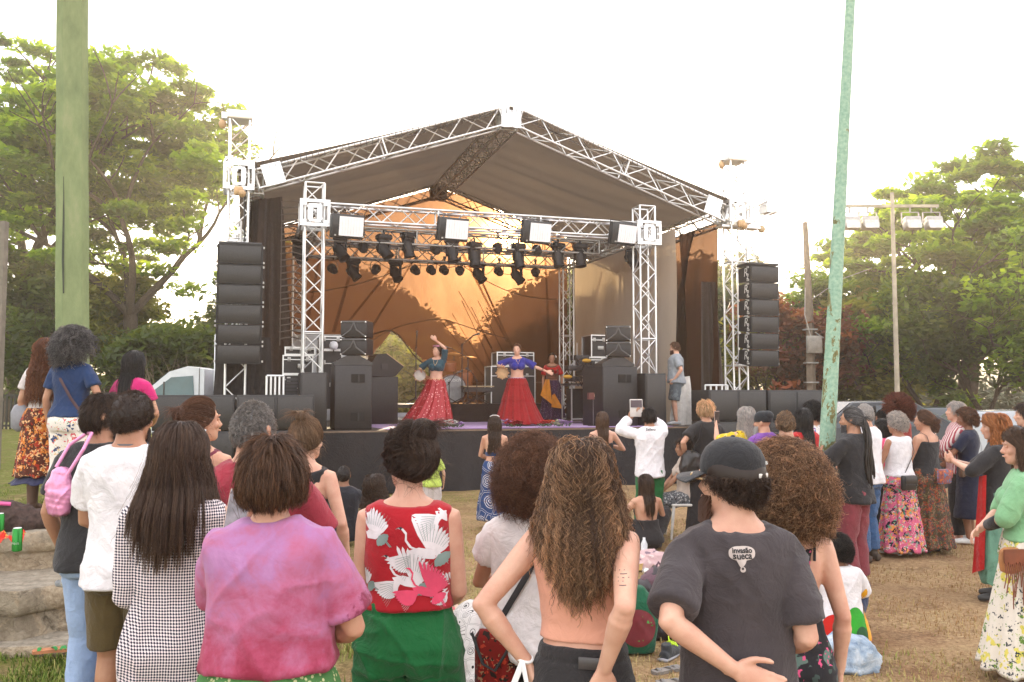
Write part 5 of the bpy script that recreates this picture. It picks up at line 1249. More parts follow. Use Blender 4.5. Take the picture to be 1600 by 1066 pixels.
        # eyes and brows join the same mesh
        g2 = G(); g2.M = s.Hd@Matrix.Scale(s.hk*s.hs, 4)
        for q in (-1, 1):
            g2.ball((q*.030, .0835, .001), (.013, .009, .0085), 1, 10, 7); g2.ball((q*.030, .0905, .001), (.0058, .004, .0058), 2, 8, 6); g2.tube([(q*.016, .0955, .018), (q*.032, .096, .0235), (q*.048, .086, .018)], [.003, .004, .002], 5, 3)
        g2.tube([(-.023, .0945, -.0655), (-.008, .1, -.064), (.008, .1, -.064), (.023, .0945, -.0655)], [.003, .006, .006, .003], 6, 4)
        em = g2.mesh('e'); bm = bmesh.new(); bm.from_mesh(me); n0 = len(bm.faces); bm.from_mesh(em)
        bm.to_mesh(me); bm.free()
        mi = np.zeros(len(me.polygons), np.int32); mi[n0:] = g2.m; me.polygons.foreach_set('material_index', mi); me.polygons.foreach_set('use_smooth', np.ones(len(me.polygons), bool))
        me.materials.clear()
        for m in (s.skin, plain('eye_white', (.7, .68, .64), .2), plain('iris', (.04, .025, .015), .15), plain('brow', (.04, .025, .018), .8), plain('lip', (.38, .12, .10), .45)): me.materials.append(m)
        me.name = 'body'; s.bo = bpy.data.objects.new('body', me); link(s.bo, s.root)
    pal = None
    def palm(s, q, d):
        S0, E, W = s.joints[q]
        if s.pal and q in s.pal: return s.pal[q]
        return Vector((-q, .15, 0)) if abs(d.z) > .7 else (Vector((-q*.8, 0, .3)) if abs(d.y) > .6 else Vector((0, -1, -.2)))
    def hdir(s, q, d):
        return s.hd[q] if s.hd and q in s.hd else d
    hd = None
    def hside(s, q):
        S0, E, W = s.joints[q]; d = s.hdir(q, (W-E).normalized()); n = s.palm(q, d); n = Vector(n); b = Vector(d).cross(n)
        want = Vector((0, 1, .2)) if abs(d.z) > .6 else Vector((0, .3, 1)); return 1 if b.dot(want) > 0 else -1
    # ---------------------------------------------------------------- clothes
    def finish(s, g, name, mat, vox=None, smooth=4, amp=.006, fr=(7, 7, 2.2), seed=None, ridge=True, zfade=None, label=None, diag=.4):
        me = remesh(g, vox or (.0075 if s.near else .012), smooth)
        folds(me, amp*(1 if s.near else 1.2), fr, seed if seed is not None else int(s.S*7) % 97, ridge, zfade, diag)
        me.materials.clear(); me.materials.append(mat); me.name = name; me.polygons.foreach_set('use_smooth', np.ones(len(me.polygons), bool))
        o = bpy.data.objects.new(name, me); link(o, s.root)
        if label: o['label'] = label
        return o
    def top(s, mat, hem=.86, sleeve=.45, neck=(0, 0), off=.014, name='shirt', flare=.0, sw=.012, amp=.006, loose=0.0, tank=None, ntop=None, seed=None, sl_end=None, fr=(7, 7, 2.2), boxy=0.0, diag=.4):
        """neck = (back drop, front drop) of the neckline; sleeve = fraction of whole arm covered"""
        g = G(); z1 = ntop or (1.462 if tank is None else 1.44)
        def prof(z):
            q = max(0, min(1, (1.30-z)/(1.30-hem+.01))); return (loose*q+flare*q*q + boxy*math.exp(-((z-1.10)/.14)**2)), (loose*q*.9+flare*q*q + boxy*.6*math.exp(-((z-1.10)/.12)**2))
        def zmod(a):
            sn = np.sin(a); bk = np.clip(-sn, 0, 1)**1.2; fr_ = np.clip(sn, 0, 1)**1.2; return 0*a, -(neck[0]*bk+neck[1]*fr_)
        wc = (lambda z: tank if z > 1.2 else tank+(1.2-z)*1.0) if tank else None
        s.torso_g(g, hem, z1, off, prof=prof, zmod=zmod, wcap=wc)
        g.M = s.T
        if s.sex == 'f':
            for q in (-1, 1): g.ball((q*.07*s.wf, .09*s.df, 1.235), (.072, .070, .075))
        if hem < .93:
            for q in (-1, 1): g.tube([(q*.06*s.wf, -.02*s.df, hem+.004), (q*.06*s.wf, -.03*s.df, .93), (q*.05*s.wf, -.02*s.df, 1.06)], [(.116*s.wf+off*.6+flare, .143*s.df**.5+off*.5), (.10*s.wf, .110*s.df**.5), (.07, .08)], 20, up=(0, 1, 0))
        if sleeve > 0:
            for i, q in enumerate((-1, 1)):
                S0, E, W = s.joints[q]; b = s.bulk*(1.0 if s.sex == 'f' else 1.1)
                P = [S0-Vector((q*.06, 0, .012)), S0+Vector((-q*.008, 0, -.006))]; rr = [.040*b+off*.6, .046*b+off*.8]
                if sleeve <= .55:
                    e = S0.lerp(E, sleeve/.55); P += [S0.lerp(e, .5), e]; rr += [.046*b+off*.8+sw*.4, (.043*b+off*.7+sw)]
                else:
                    qq = (sleeve-.55)/.45; e = E.lerp(W, qq); P += [S0.lerp(E, .5), E, E.lerp(e, .5), e]; rr += [.044*b+off+sw*.7, .039*b+off+sw*.5, .035*b+off+sw*.4, .028*b+off+sw*.4]
                P2, r2 = interp_tube(P, rr, 4); g.tube(P2, r2, 16)
        g.M = Matrix.Identity(4)
        return s.finish(g, name, mat, amp=amp, seed=seed, fr=fr, diag=diag)
    def strap(s, mat, pts, w_=.008, name='strap', parent=None):
        """thin strap following torso-frame points"""
        g = G(); g.M = s.T; g.tube([Vector(p) for p in pts], [(w_, .0025)]*len(pts), 6, up=(0, -1, 0)); return g.build(name, mat, parent or s.root)
    def skirt(s, mat, z0=1.02, z1=.12, r=(.02, .16), amp=.012, folds_n=9, name='skirt', n=120, label=None, back=0, seed=3, sway=0, tiers=0):
        """open tube skirt from waist z0 to hem z1, with r=(extra at waist, extra at hem)"""
        Rg = []; zs = np.linspace(z0, z1, 44); a = np.arange(n)*2*PI/n
        for z in zs:
            q = (z0-z)/(z0-z1); zz = max(z, .84); w_, d, y = tprof(s.sex, zz, s.wf, s.df); e = .014+r[0]*min(1, q*4)*0+r[1]*q**1.15
            if z > .84: e += r[0]*.5
            k = .15+.85*q; ph = folds_n*a+2.5*vnoise(np.stack([np.cos(a)*2, np.sin(a)*2, a*0+q*.5], -1), seed)
            f = 1+0*a; off = amp*k*(np.sin(ph)+.5*np.sin(ph*2.3+1))
            if tiers: off = off+.012*((q*tiers) % 1)
            c, sn = np.cos(a), np.sin(a); W = w_*(1-.12*q*(z < .84))+e; D = d+e
            Rg.append(np.stack([c*(W+off)+sway*q*q, sn*(D+off)+y*(1-q), np.full(n, z)-.01*q*np.sin(ph)], -1))
        Rg.append(np.stack([Rg[-1][:, 0]*.97, Rg[-1][:, 1]*.97, Rg[-1][:, 2]+.01], -1)); top_ = Rg[0].copy(); top_[:, :2] *= .9; Rg.insert(0, top_)
        g = G(); g.M = s.T; g.rings(Rg, 0, False); o = g.build(name, mat, s.root, True)
        if label: o['label'] = label
        return o
    def trousers(s, mat, waist=1.0, end=.95, w_=.016, flare=0.0, amp=.006, name='trousers', top_off=.012, knee=False, seed=None, prof=None, label=None, wide=0):
        g = G(); k = s.k; s.torso_g(g, .80, waist, top_off, prof=prof)
        g.M = s.T
        for q in (-1, 1): g.ball((q*.075*s.wf, -.060*s.df, .875), (.0835*s.wf+top_off*.35, .0825, .096))
        g.M = Matrix.Identity(4)
        for q in (-1, 1):
            hj, K, A = s.legs[q]; b = s.bulk*k*(.6+.4*s.wf); full = [hj+Vector((0, 0, .02)), hj.lerp(K, .35), hj.lerp(K, .7), K, K.lerp(A, .3), K.lerp(A, .65), A-Vector((0, 0, .01))]
            rr = [.088*b, .080*b, .066*b, .056*b, .056*b, .046*b, .04*b]; rr = [r+w_*(.4+.6*min(1, i/2))+flare*max(0, (i-2)/4)+wide*min(1, i/3) for i, r in enumerate(rr)]
            P, r2 = interp_tube(full, rr, 5); m = max(4, int(len(P)*end)); g.tube(P[:m], r2[:m], 18)
        o = s.finish(g, name, mat, amp=amp, fr=(8, 8, 3.5), seed=seed, label=label)
        if s.near:
            me = o.data; V, N = mesh_np(me); X, Y, Z = V.T; zw = waist*k
            d = -.008*np.exp(-(X/.010)**2)*np.exp(-((Z-.82*k)/(.12*k))**2)+(.0045 if flare > .03 else 0)*np.sin(X*95+2*np.sin(Z*9))*np.exp(-np.clip(zw-Z, 0, 9)/.07)-.006*np.exp(-((Z-(zw-.035))/.006)**2)
            me.vertices.foreach_set('co', (V+N*d[:, None]).astype(np.float32).ravel()); me.update()
        return o
    def shoes(s, mat, h=.07, boot=0, sole=None):
        k = s.k
        for i, q in enumerate((-1, 1)):
            hj, K, A = s.legs[q]; fd = s.fd[i]; g = G(); zb = A.z-.075*k
            b0 = Vector((A.x, A.y, zb)); g.tube([b0+Vector((0, 0, .04))-fd*.085*k, b0+Vector((0, 0, .045))-fd*.03*k, b0+Vector((0, 0, .04))+fd*.09*k, b0+Vector((0, 0, .03))+fd*.175*k, b0+Vector((0, 0, .025))+fd*.195*k], [(.032*k, .036), (.04*k, .046), (.05*k, .04), (.042*k, .028), (.02*k, .018)], 12, up=(0, 0, 1))
            if boot: g.tube([b0+Vector((0, 0, .06)), b0+Vector((0, 0, .12)), b0+Vector((0, 0, boot))], [.048*k, .05*k, .058*k], 12)
            me = remesh(g, .01, 2); me.materials.clear(); me.materials.append(mat); me.name = 'shoe' if not boot else 'boot'; me.polygons.foreach_set('use_smooth', np.ones(len(me.polygons), bool)); link(bpy.data.objects.new(me.name, me), s.root)
    # ---------------------------------------------------------------- hair
    def hair(s, style, color, length=.35, N=None, curl=0.0, vol=.02, lam=.05, seed=1, part=0, spread=.0, front=52, name='hair', K=None, rad=None, back=None, bun=None, thmin=0, taper=0, nape=118, thin=1.0, droop=1.0, tipvar=.35, wid=1.0, tipn=.5):
        r = np.random.default_rng(seed+int(s.S)); near = s.near
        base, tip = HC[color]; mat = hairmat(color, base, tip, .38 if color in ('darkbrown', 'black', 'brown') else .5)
        thin = thin*(.68 if near else 1); N = int((N or 3600)*1.9) if near else N
        N = N or (3600 if near else (1100 if s.S > 110 else 700)); rad = rad or (.0013 if near else (.0030 if s.S > 110 else .004)); rad *= thin
        K = K or (int(12+length*40+(30 if curl else 0)) if near else (int(8+length*14+(14 if curl else 0))))
        AX = np.array([.078, .100, .116]); C0 = np.array([0, -.004, -.002])
        # scalp directions by rejection against the hairline
        n0 = N*3; az = r.random(n0)*2*PI; ct = 1-r.random(n0)*1.55; th = np.arccos(ct)        # az measured from front (+y)
        fr_ = np.abs((az+PI) % (2*PI)-PI); lim = np.interp(fr_, [0, R(40), R(65), R(80), R(105), PI], [R(front), R(front+4), R(88), R(100), R(112), R(128)])
        ok = (th < lim) & (th > R(thmin)); az, th, fr_ = az[ok][:N], th[ok][:N], fr_[ok][:N]; N = len(az)
        def sph(az, th, off=0.0): return C0+np.stack([np.sin(az)*np.sin(th)*(AX[0]+off), np.cos(az)*np.sin(th)*(AX[1]+off), np.cos(th)*(AX[2]+off)], -1)
        lay = r.random(N); nc = max(20, N//(18 if near else 9)); cid = r.integers(0, nc, N)
        cr = r.random((nc, 6)); P = np.zeros((N, K, 3)); tt = np.linspace(0, 1, K)
        sg = np.where(((az+PI) % (2*PI)-PI) < 0, -1, 1); azs = (az+PI) % (2*PI)-PI
        # snap strands to clumps
        cdir = np.stack([np.sin(azs)*np.sin(th), np.cos(azs)*np.sin(th), np.cos(th)], -1); cen = cdir[r.permutation(N)[:nc]]
        if N*nc < 1.2e7: cid = np.argmax(cdir@cen.T, 1)
        if style in ('short', 'crop'):
            L = length*(.6+.6*r.random(N)); flow = np.where(fr_ < R(70), 1, 1)
            for j in range(K):
                q = tt[j]; arc = L*q/.1; a2 = azs+.35*(cr[cid, 0]-.5)*q+part*.25*q; t2 = th+(.75+.5*cr[cid, 4])*arc*(.75 if style == 'short' else .4)
                P[:, j] = sph(a2, np.minimum(t2, R(nape)+.35*(cr[cid, 2]-.6)+.12*r.normal(0, 1, N)), .004+vol*lay*1.0*np.sin(min(1, q*1.4)*PI/2)+(.35*L*q*(cr[cid, 1])*(1 if style == 'short' else .8)))
            W = rad*(1-.6*tt)[None]*np.ones((N, 1))
        elif style == 'afro':
            L = length*(.72+.28*r.random(N))*(1+.14*(cr[cid, 0]-.5)); D = np.stack([np.sin(azs)*np.sin(th), np.cos(azs)*np.sin(th), np.cos(th)], -1)
            D = D+np.stack([0*th, -.15*np.ones(N), -.12-droop*.35*(th/2)], -1); D /= np.linalg.norm(D, axis=1, keepdims=True)
            e1 = np.cross(D, [0.1, .2, 1.0]); e1 /= np.linalg.norm(e1, axis=1, keepdims=True)+1e-6; e2 = np.cross(D, e1); B0 = sph(azs, th, 0)
            for j in range(K):
                q = tt[j]; ph = 2*PI*(L*q/lam)+6.28*r.random(N)*0+6.28*cr[cid, 2]+lay*3; rc = curl*(.3+.7*q)
                P[:, j] = B0+D*(L*q)[:, None]+e1*(rc*np.cos(ph))[:, None]+e2*(rc*np.sin(ph))[:, None]; P[:, j, 2] -= droop*.35*(L*q)**2/.25
            W = rad*(1-.45*tt)[None]*np.ones((N, 1))
        elif style in ('up', 'pony'):
            bn = np.array(bun or (0, -.10, .07)); tgt = bn/np.array([1, 1, 1]); dirb = (tgt-C0)/AX; dirb /= np.linalg.norm(dirb); D0 = cdir
            for j in range(K):
                q = tt[j]; D = D0*(1-q)+dirb*q; D /= np.linalg.norm(D, axis=1, keepdims=True)+1e-6
                off = .005+vol*lay*(.3+.7*math.sin(PI*q))+.004*(cr[cid, 1]-.5)*math.sin(PI*q); P[:, j] = C0+D*(AX+off[:, None])
                if curl: ph = 2*PI*q*3+6.28*cr[cid, 2]; P[:, j] += np.stack([np.cos(ph), 0*ph, np.sin(ph)], -1)*curl*math.sin(PI*q)
            W = rad*np.ones((N, K))
        else:      # long: flows down over the head, then hangs
            L = length*(1-tipvar*r.random(N)**1.5)*(1-.15*cr[cid, 3])*(1-taper*np.abs(np.sin(azs))**1.5); Rv = .1; thh = R(88); spr = spread
            tgt_az = azs.copy(); f = fr_ < R(78); tgt_az[f] = sg[f]*(R(72)+np.abs(azs[f])*.25)
            if back: tgt_az = sg*(np.abs(tgt_az)*(1-back)+PI*back*(.55+.45*lay))
            hd = 0
            for j in range(K):
                q = tt[j]; ds = L/(K-1)
                if j == 0: thc = th.copy(); dz = np.zeros(N); azc = azs.copy()
                else:
                    on = thc < thh; thc = np.where(on, thc+ds/Rv, thc); dz = np.where(on, 0, dz+ds)
                m = np.clip((thc-th)/np.maximum(thh-th, .35), 0, 1)*np.clip(q*5, 0, 1); azc = azs+(tgt_az-azs)*m
                lift = .006+vol*lay*np.clip(q*6, 0, 1)
                B = sph(azc, thc, lift); rx = 1+spr*np.clip(dz/.3, 0, 1.4)-.10*np.clip(dz/.12, 0, 1)*(1 if spr < .2 else 0)
                yb = B[:, 1]*(1-.12*np.clip(dz/.15, 0, 1)); yb = np.where((B[:, 1] < 0) & (dz > .10), yb-.035*np.clip((dz-.10)/.1, 0, 1), yb)
                # hair in front of the shoulders stays by the neck
                P[:, j] = np.stack([B[:, 0]*rx, yb*(1+spr*.5*np.clip(dz/.3, 0, 1)), B[:, 2]-dz*droop], -1)
                cl = (cr[cid]-.5); w_ = np.clip(dz/.2+q*.2, 0, 1); P[:, j, 0] += cl[:, 0]*.03*w_*wid+spr*.04*cl[:, 1]*w_; P[:, j, 1] += cl[:, 2]*.02*w_*wid
                if curl:
                    ph = 2*PI*(L*q/(lam*(.65+.9*cr[cid, 4])))+6.28*cr[cid, 2]; c_ = curl*np.clip(q*3, 0, 1)*(.35+1.1*cr[cid, 5]); hx = np.cos(azc); hy = np.sin(azc)
                    P[:, j, 0] += c_*np.cos(ph)*hx+c_*np.sin(ph)*.6*np.sin(azc); P[:, j, 1] += -c_*np.cos(ph)*np.sin(azc)*.6+c_*np.sin(ph)*hy
            # pull clump members together at the tips
            ord_ = np.zeros((nc, K, 3)); cnt = np.bincount(cid, minlength=nc)[:, None, None]+1e-9
            for c in range(3): 
                for j in range(K): ord_[:, j, c] = np.bincount(cid, P[:, j, c], minlength=nc)
            mean = ord_/cnt; pull = (.6 if curl else tipn)*np.clip(tt*1.6-.4, 0, 1)[None, :, None]; P = P*(1-pull)+mean[cid]*pull
            P += r.normal(0, .0012 if near else .0008, P.shape)*tt[None, :, None]
            W = rad*(1-.35*tt**2)[None]*np.ones((N, 1))
        # strand noise
        jit = r.normal(0, .0015, (N, 1, 3))*tt[None, :, None]; P = P+jit*2
        extra = []
        if style == 'up' and bun is not None:
            bn = np.array(bun); br = length; nb = N//3; a = r.random(nb)*6.28; ph = r.random((nb, 3))*6.28; Q = np.zeros((nb, K, 3))
            ax = r.normal(0, 1, (nb, 3)); ax /= np.linalg.norm(ax, axis=1, keepdims=True); u = np.cross(ax, r.normal(0, 1, (nb, 3))); u /= np.linalg.norm(u, axis=1, keepdims=True); v = np.cross(ax, u); rr = br*(.55+.5*r.random(nb)**.5)
            for j in range(K):
                g_ = a+tt[j]*3.2; Q[:, j] = bn+(u*np.cos(g_)[:, None]+v*np.sin(g_)[:, None])*rr[:, None]*np.array([1, .8, .85])+ax*(.25*br*np.sin(g_*1.3))[:, None]
            extra.append((Q, rad*np.ones((nb, K))))
            # loose wisps
            nb = N//12; Q = np.zeros((nb, K, 3)); az2 = r.random(nb)*6.28; d = np.stack([np.sin(az2), np.cos(az2)*.6-.3, .2+.6*r.random(nb)], -1); st = np.where((r.random(nb) < .4)[:, None], bn+d*br*.8, sph(np.abs(az2)*0+np.where(r.random(nb) < .5, -1, 1)*R(120)+r.normal(0, .5, nb), R(95)+r.normal(0, .35, nb), .01)); Ln = (.03+.07*r.random(nb))
            for j in range(K): q = tt[j]; Q[:, j] = st+d*(Ln*q)[:, None]+np.stack([.02*q*q*np.sin(az2*5), 0*az2, -.06*q*q*np.ones(nb)], -1)
            extra.append((Q, rad*.8*(1-.7*tt)[None]*np.ones((nb, 1))))
        # base cap under the strands
        gA = np.linspace(0, 2*PI, 40, endpoint=False); cap = []; ok2 = []
        cv = .004+vol*(.25 if style != 'afro' else .3); capN = (14, 40); capV = np.zeros((14, 40, 3))
        for i in range(14):
            fa = np.abs((gA+PI) % (2*PI)-PI); limc = np.interp(fa, [0, R(40), R(65), R(80), R(105), PI], [R(front), R(front+4), R(86), R(98), R(110), R(126)]); capV[i] = sph(gA, limc*(i+.02)/13, cv if style != 'afro' else cv+length*.35*math.sin(PI*min(1, i/13*.9+.1)))
        if near and style != 'crop':      # flyaway single hairs
            q_ = r.permutation(N)[:N//14]; Q = P[q_].copy(); dv = r.normal(0, 1, (len(q_), 3)); dv[:, 2] *= .6; Q += dv[:, None]*(.012 if length < .1 else .022)*(tt**1.5)[None, :, None]; extra.append((Q, rad*.75*np.ones((len(q_), K))))
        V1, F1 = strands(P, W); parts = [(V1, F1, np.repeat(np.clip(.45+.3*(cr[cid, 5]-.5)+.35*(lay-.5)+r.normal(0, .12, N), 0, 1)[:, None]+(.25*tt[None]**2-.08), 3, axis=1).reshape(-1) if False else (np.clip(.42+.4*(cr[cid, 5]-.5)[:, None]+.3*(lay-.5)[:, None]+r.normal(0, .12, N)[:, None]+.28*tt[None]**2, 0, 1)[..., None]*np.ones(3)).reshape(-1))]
        for Q, Wq in extra:
            V2, F2 = strands(Q, Wq); parts.append((V2, F2, (np.clip(.5+r.normal(0, .2, len(Q))[:, None]+0*Wq, 0, 1)[..., None]*np.ones(3)).reshape(-1)))
        idx = np.arange(14*40).reshape(14, 40); CF = np.stack([idx[:-1], np.roll(idx[:-1], -1, 1), np.roll(idx[1:], -1, 1), idx[1:]], -1).reshape(-1, 4)
        parts.append((capV.reshape(-1, 3), CF, np.full(560, .12)))
        V = []; Fc = []; T = []; n = 0
        for v, f, t_ in parts: V.append(v); Fc.append(f+n); T.append(t_); n += len(v)
        V = np.vstack(V); A = np.array(s.Hd@Matrix.Scale(s.hk, 4)); V = V@A[:3, :3].T+A[:3, 3]
        o = quads_mesh(name, V, 4, mat, s.root, True, np.vstack(Fc)); at = o.data.attributes.new('tint', 'FLOAT', 'POINT'); at.data.foreach_set('value', np.concatenate(T).astype(np.float32)); return o
    def hp(s, p): return s.Hd@Matrix.Scale(s.hk, 4)@Vector(p)
    def beard(s, color='darkbrown', L=.03):
        r = np.random.default_rng(5); N = 700; a = r.uniform(-1.15, 1.15, N); z = r.uniform(-.11, -.045, N); K = 5; t = np.linspace(0, 1, K)
        base = np.stack([np.sin(a)*.062, np.cos(a)*.088+.0, z], -1); keep = ~((np.abs(a) < .3) & (z > -.075) & (z < -.058)); base = base[keep]; a = a[keep]; N = len(a); D = np.stack([np.sin(a)*.6, np.cos(a)*.6, -1+0*a], -1)
        P = base[:, None]+D[:, None]*(L*t)[None, :, None]; A = np.array(s.Hd@Matrix.Scale(s.hk, 4)); P = P@A[:3, :3].T+A[:3, 3]; V, Fq = strands(P, np.full((N, K), .003 if s.S < 230 else .0018)); b, tp = HC[color]
        o = quads_mesh('beard', V, 4, hairmat(color, b, tp), s.root, True, Fq); at = o.data.attributes.new('tint', 'FLOAT', 'POINT'); at.data.foreach_set('value', np.full(len(V), .4, np.float32))
    def wpt(s, q, what='hand', fwd=.07):
        """root-space point at the hand"""
        S0, E, W = s.joints[q]; d = s.hdir(q, (W-E).normalized()); return s.T@(W+Vector(d).normalized()*fwd)
def held(s, name, label, cat, p, build, rz=0, grp=None):
    """a separate thing at root-space point p of person s"""
    M = Matrix.Translation(s.root.location)@Matrix.Rotation(s.root.rotation_euler.z, 4, 'Z'); wpt = M@Vector(p); r = thing(name, label, cat, tuple(wpt), s.root.rotation_euler.z+rz, grp); build(r); return r
def phone_build(w_=.075, h_=.155, rot=(0, 0, 0), scr=(.25, .22, .24), case_c=(.5, .35, .3)):
    def b(root):
        g = G(); g.box((0, 0, 0), (w_, .009, h_), 0, Matrix.Rotation(rot[0], 3, 'X')@Matrix.Rotation(rot[1], 3, 'Y'), 1, .004); g.build('case', plain('phone_case_%d' % int(case_c[0]*100), case_c, .35), root)
        g = G(); g.box((0, -.0055, 0), (w_*.9, .002, h_*.93), 0, Matrix.Rotation(rot[0], 3, 'X')@Matrix.Rotation(rot[1], 3, 'Y')); g.build('screen', plain('screen_%d' % int(scr[0]*100), scr, .1, var=.35, vs=14), root)
    return b
def decals(ob, polys, mats, y_side=-1, off=.0025, maxe=.02, frame=None):
    """project flat polygons (x,z in object space) onto the back (y_side=-1) or front of ob and join them into its mesh"""
    me = ob.data; V, N = mesh_np(me); polysF = [tuple(p.vertices) for p in me.polygons]; bvh = BVHTree.FromPolygons([Vector(v) for v in V], polysF)
    bm = bmesh.new(); bm.from_mesh(me); nm = len(me.materials)
    for m in mats: me.materials.append(m)
    for poly, mi in polys:
        b2 = bmesh.new()
        if isinstance(poly, bpy.types.Mesh): b2.from_mesh(poly)
        else:
            vs_ = [b2.verts.new((x, 0, z)) for x, z in poly]; b2.faces.new(vs_); bmesh.ops.triangulate(b2, faces=b2.faces[:])
        for _ in range(5):
            lg = [e for e in b2.edges if e.calc_length() > maxe]
            if not lg: break
            bmesh.ops.subdivide_edges(b2, edges=lg, cuts=1); bmesh.ops.triangulate(b2, faces=b2.faces[:])
        bad = []; mp = {}
        for v in b2.verts:
            h_ = bvh.ray_cast(Vector((v.co.x, y_side*1.0, v.co.z)), Vector((0, -y_side, 0)))
            if h_[0] is None: bad.append(v)
            else: mp[v] = h_[0]+Vector((0, y_side*(off+mi*.0011), 0))
        nv = {v: bm.verts.new(p) for v, p in mp.items()}
        for f in b2.faces:
            if all(v in nv for v in f.verts):
                try: nf = bm.faces.new([nv[v] for v in f.verts]); nf.material_index = nm+mi; nf.smooth = True
                except ValueError: pass
        b2.free()
    bm.to_mesh(me); bm.free(); me.update()
GR_F = 'people standing in the crowd'
def houndstooth():
    t = NT('houndstooth'); v = wavy(t, t.co(), .006, 9); sx = t.n('ShaderNodeSeparateXYZ'); t.l(v, sx.inputs[0])
    x = t.math('ADD', sx.outputs['X'], t.math('MULTIPLY', sx.outputs['Y'], .7)); z = sx.outputs['Z']; k = 2*PI/.0105
    a = t.math('SINE', t.math('MULTIPLY', x, k)); b = t.math('SINE', t.math('MULTIPLY', z, k)); c = t.math('MULTIPLY', t.math('SINE', t.math('MULTIPLY', t.math('ADD', x, z), k*2)), .35)
    f = t.math('ADD', t.math('ADD', a, b), c)
    t.col(t.ramp(t.math('MULTIPLY_ADD', f, .25, 0), [(.46, srgb(36, 38, 60)), (.54, srgb(226, 214, 214))]) if False else t.ramp(t.math('ADD', t.math('MULTIPLY', f, .25), .5), [(.44, srgb(34, 36, 58)), (.56, srgb(222, 210, 210))])).set(.85, 0, .2, .1); t.bump(t.noise(12, 3, .55, dist=.8), .25, .02); return t.m
def tiedye():
    t = NT('tie_dye'); v = t.co(); n = t.noise(5, 5, .62, v, .5); m = t.noise(15, 6, .75, t.co(loc=(2, 5, 1)), .4); sx = t.n('ShaderNodeSeparateXYZ'); t.l(v, sx.inputs[0])
    zz = t.math('ADD', t.math('MULTIPLY', t.math('SUBTRACT', sx.outputs['Z'], 1.22), 1.25), t.math('MULTIPLY', t.math('SUBTRACT', n, .5), 1.2)); zz = t.math('ADD', zz, t.math('MULTIPLY', t.math('SUBTRACT', m, .5), .45)); zz = t.math('ADD', zz, .45)
    c = t.ramp(zz, [(.08, srgb(132, 40, 62)), (.28, srgb(156, 66, 92)), (.5, srgb(168, 98, 130)), (.7, srgb(162, 112, 156)), (.95, srgb(176, 128, 168))])
    ax = t.math('ABSOLUTE', sx.outputs['X']); sl = t.ramp(t.math('ADD', t.math('ADD', ax, t.math('MULTIPLY', sx.outputs['Z'], -.55)), t.math('MULTIPLY', t.math('SUBTRACT', m, .5), .12)), [(-0.0 if False else .0, 0), (1.0, 0)])
    k = t.math('ADD', t.math('MULTIPLY', t.math('SUBTRACT', ax, .245), 9), t.math('MULTIPLY', t.math('SUBTRACT', 1.22, sx.outputs['Z']), 7)); k = t.math('ADD', k, t.math('MULTIPLY', t.math('SUBTRACT', m, .5), 3.2)); k2 = t.ramp(k, [(.45, 0), (.8, .9)])
    k3 = t.math('MULTIPLY', k2, t.math('GREATER_THAN', ax, .235))
    t.col(t.mix(k3, c, srgb(120, 38, 62))).set(.85, 0, .2, .1); t.bump(t.noise(10, 3, .5, dist=1.2), .3, .025); return t.m
def ditsy(name, a, b, sc=60):
    t = NT(name); v = wavy(t, t.co(), .01, 30); d = t.voro(sc, v); e = t.voro(sc*1.7, v)
    c = t.mix(t.ramp(d, [(.30, 1), (.38, 0)]), t.ramp(t.noise(4, 3), [(.3, tuple(x*.85 for x in a)), (.7, tuple(x*1.3 for x in a))]), b); c = t.mix(t.ramp(e, [(.16, .6), (.2, 0)]), c, (.05, .12, .03)); t.col(c).set(.85, 0, .2); t.bump(t.noise(12, 3, .5, dist=1), .3, .02); return t.m
WHITE = srgb(226, 222, 224); BLACKC = (.022, .021, .023)
def leafprint(name, base, ink, sc=5.5, k=9, th=.5):
    """large outlined leaves"""
    t = NT(name); v = wavy(t, t.co((1, 1, .8)), .05, 6); d = t.voro(sc, v); e = t.voro(sc, v, 'DISTANCE_TO_EDGE'); wv = t.math('SINE', t.math('MULTIPLY', d, 60))
    inside = t.ramp(e, [(.03, 0), (.05, 1)]); veins = t.ramp(wv, [(.45, 0), (.6, 1)]); ring = t.math('MULTIPLY', inside, t.ramp(d, [(th-.1, 1), (th-.06, 0)])); c = t.mix(t.math('MULTIPLY', ring, veins), base, ink); c = t.mix(t.ramp(e, [(.035, 0), (.05, .9), (.075, 0)]), c, ink)
    t.col(c).set(.85, 0, .2, .1); t.bump(t.noise(12, 3, .5, dist=1), .3, .02); return t.m
# ---------------------------------------------------------------- foreground row
# 1 white tee
p = Person(207, 305, 616, 'man with short curly dark hair in white T-shirt and olive shorts', 'm', 3, 'tan', gz=0, arms=('clasp', 'clasp'), look=(-16, 0), wf=.93)
p.top(cloth('white', WHITE, .35), .83, .40, (.012, .03), .018, loose=.012, flare=.012, seed=11, amp=.010)
p.trousers(cloth('olive', srgb(84, 70, 40), .35), 1.0, .46, .026, wide=.015, name='shorts'); p.hair('afro', 'darkbrown', .020, 4600, curl=.006, lam=.022, droop=.2, seed=2, front=50, rad=.0015); p.beard('darkbrown', .02); p.shoes(plain('sneaker_blue', (.25, .33, .45), .6))
g = G(); g.M = p.T; g.rings([oval(.064+.0*i, .062, -.012, z, 24) for i, z in enumerate((1.462, 1.470))], 0, False); g.build('collar', cloth('grey_rib', (.12, .12, .13)), p.root, True)
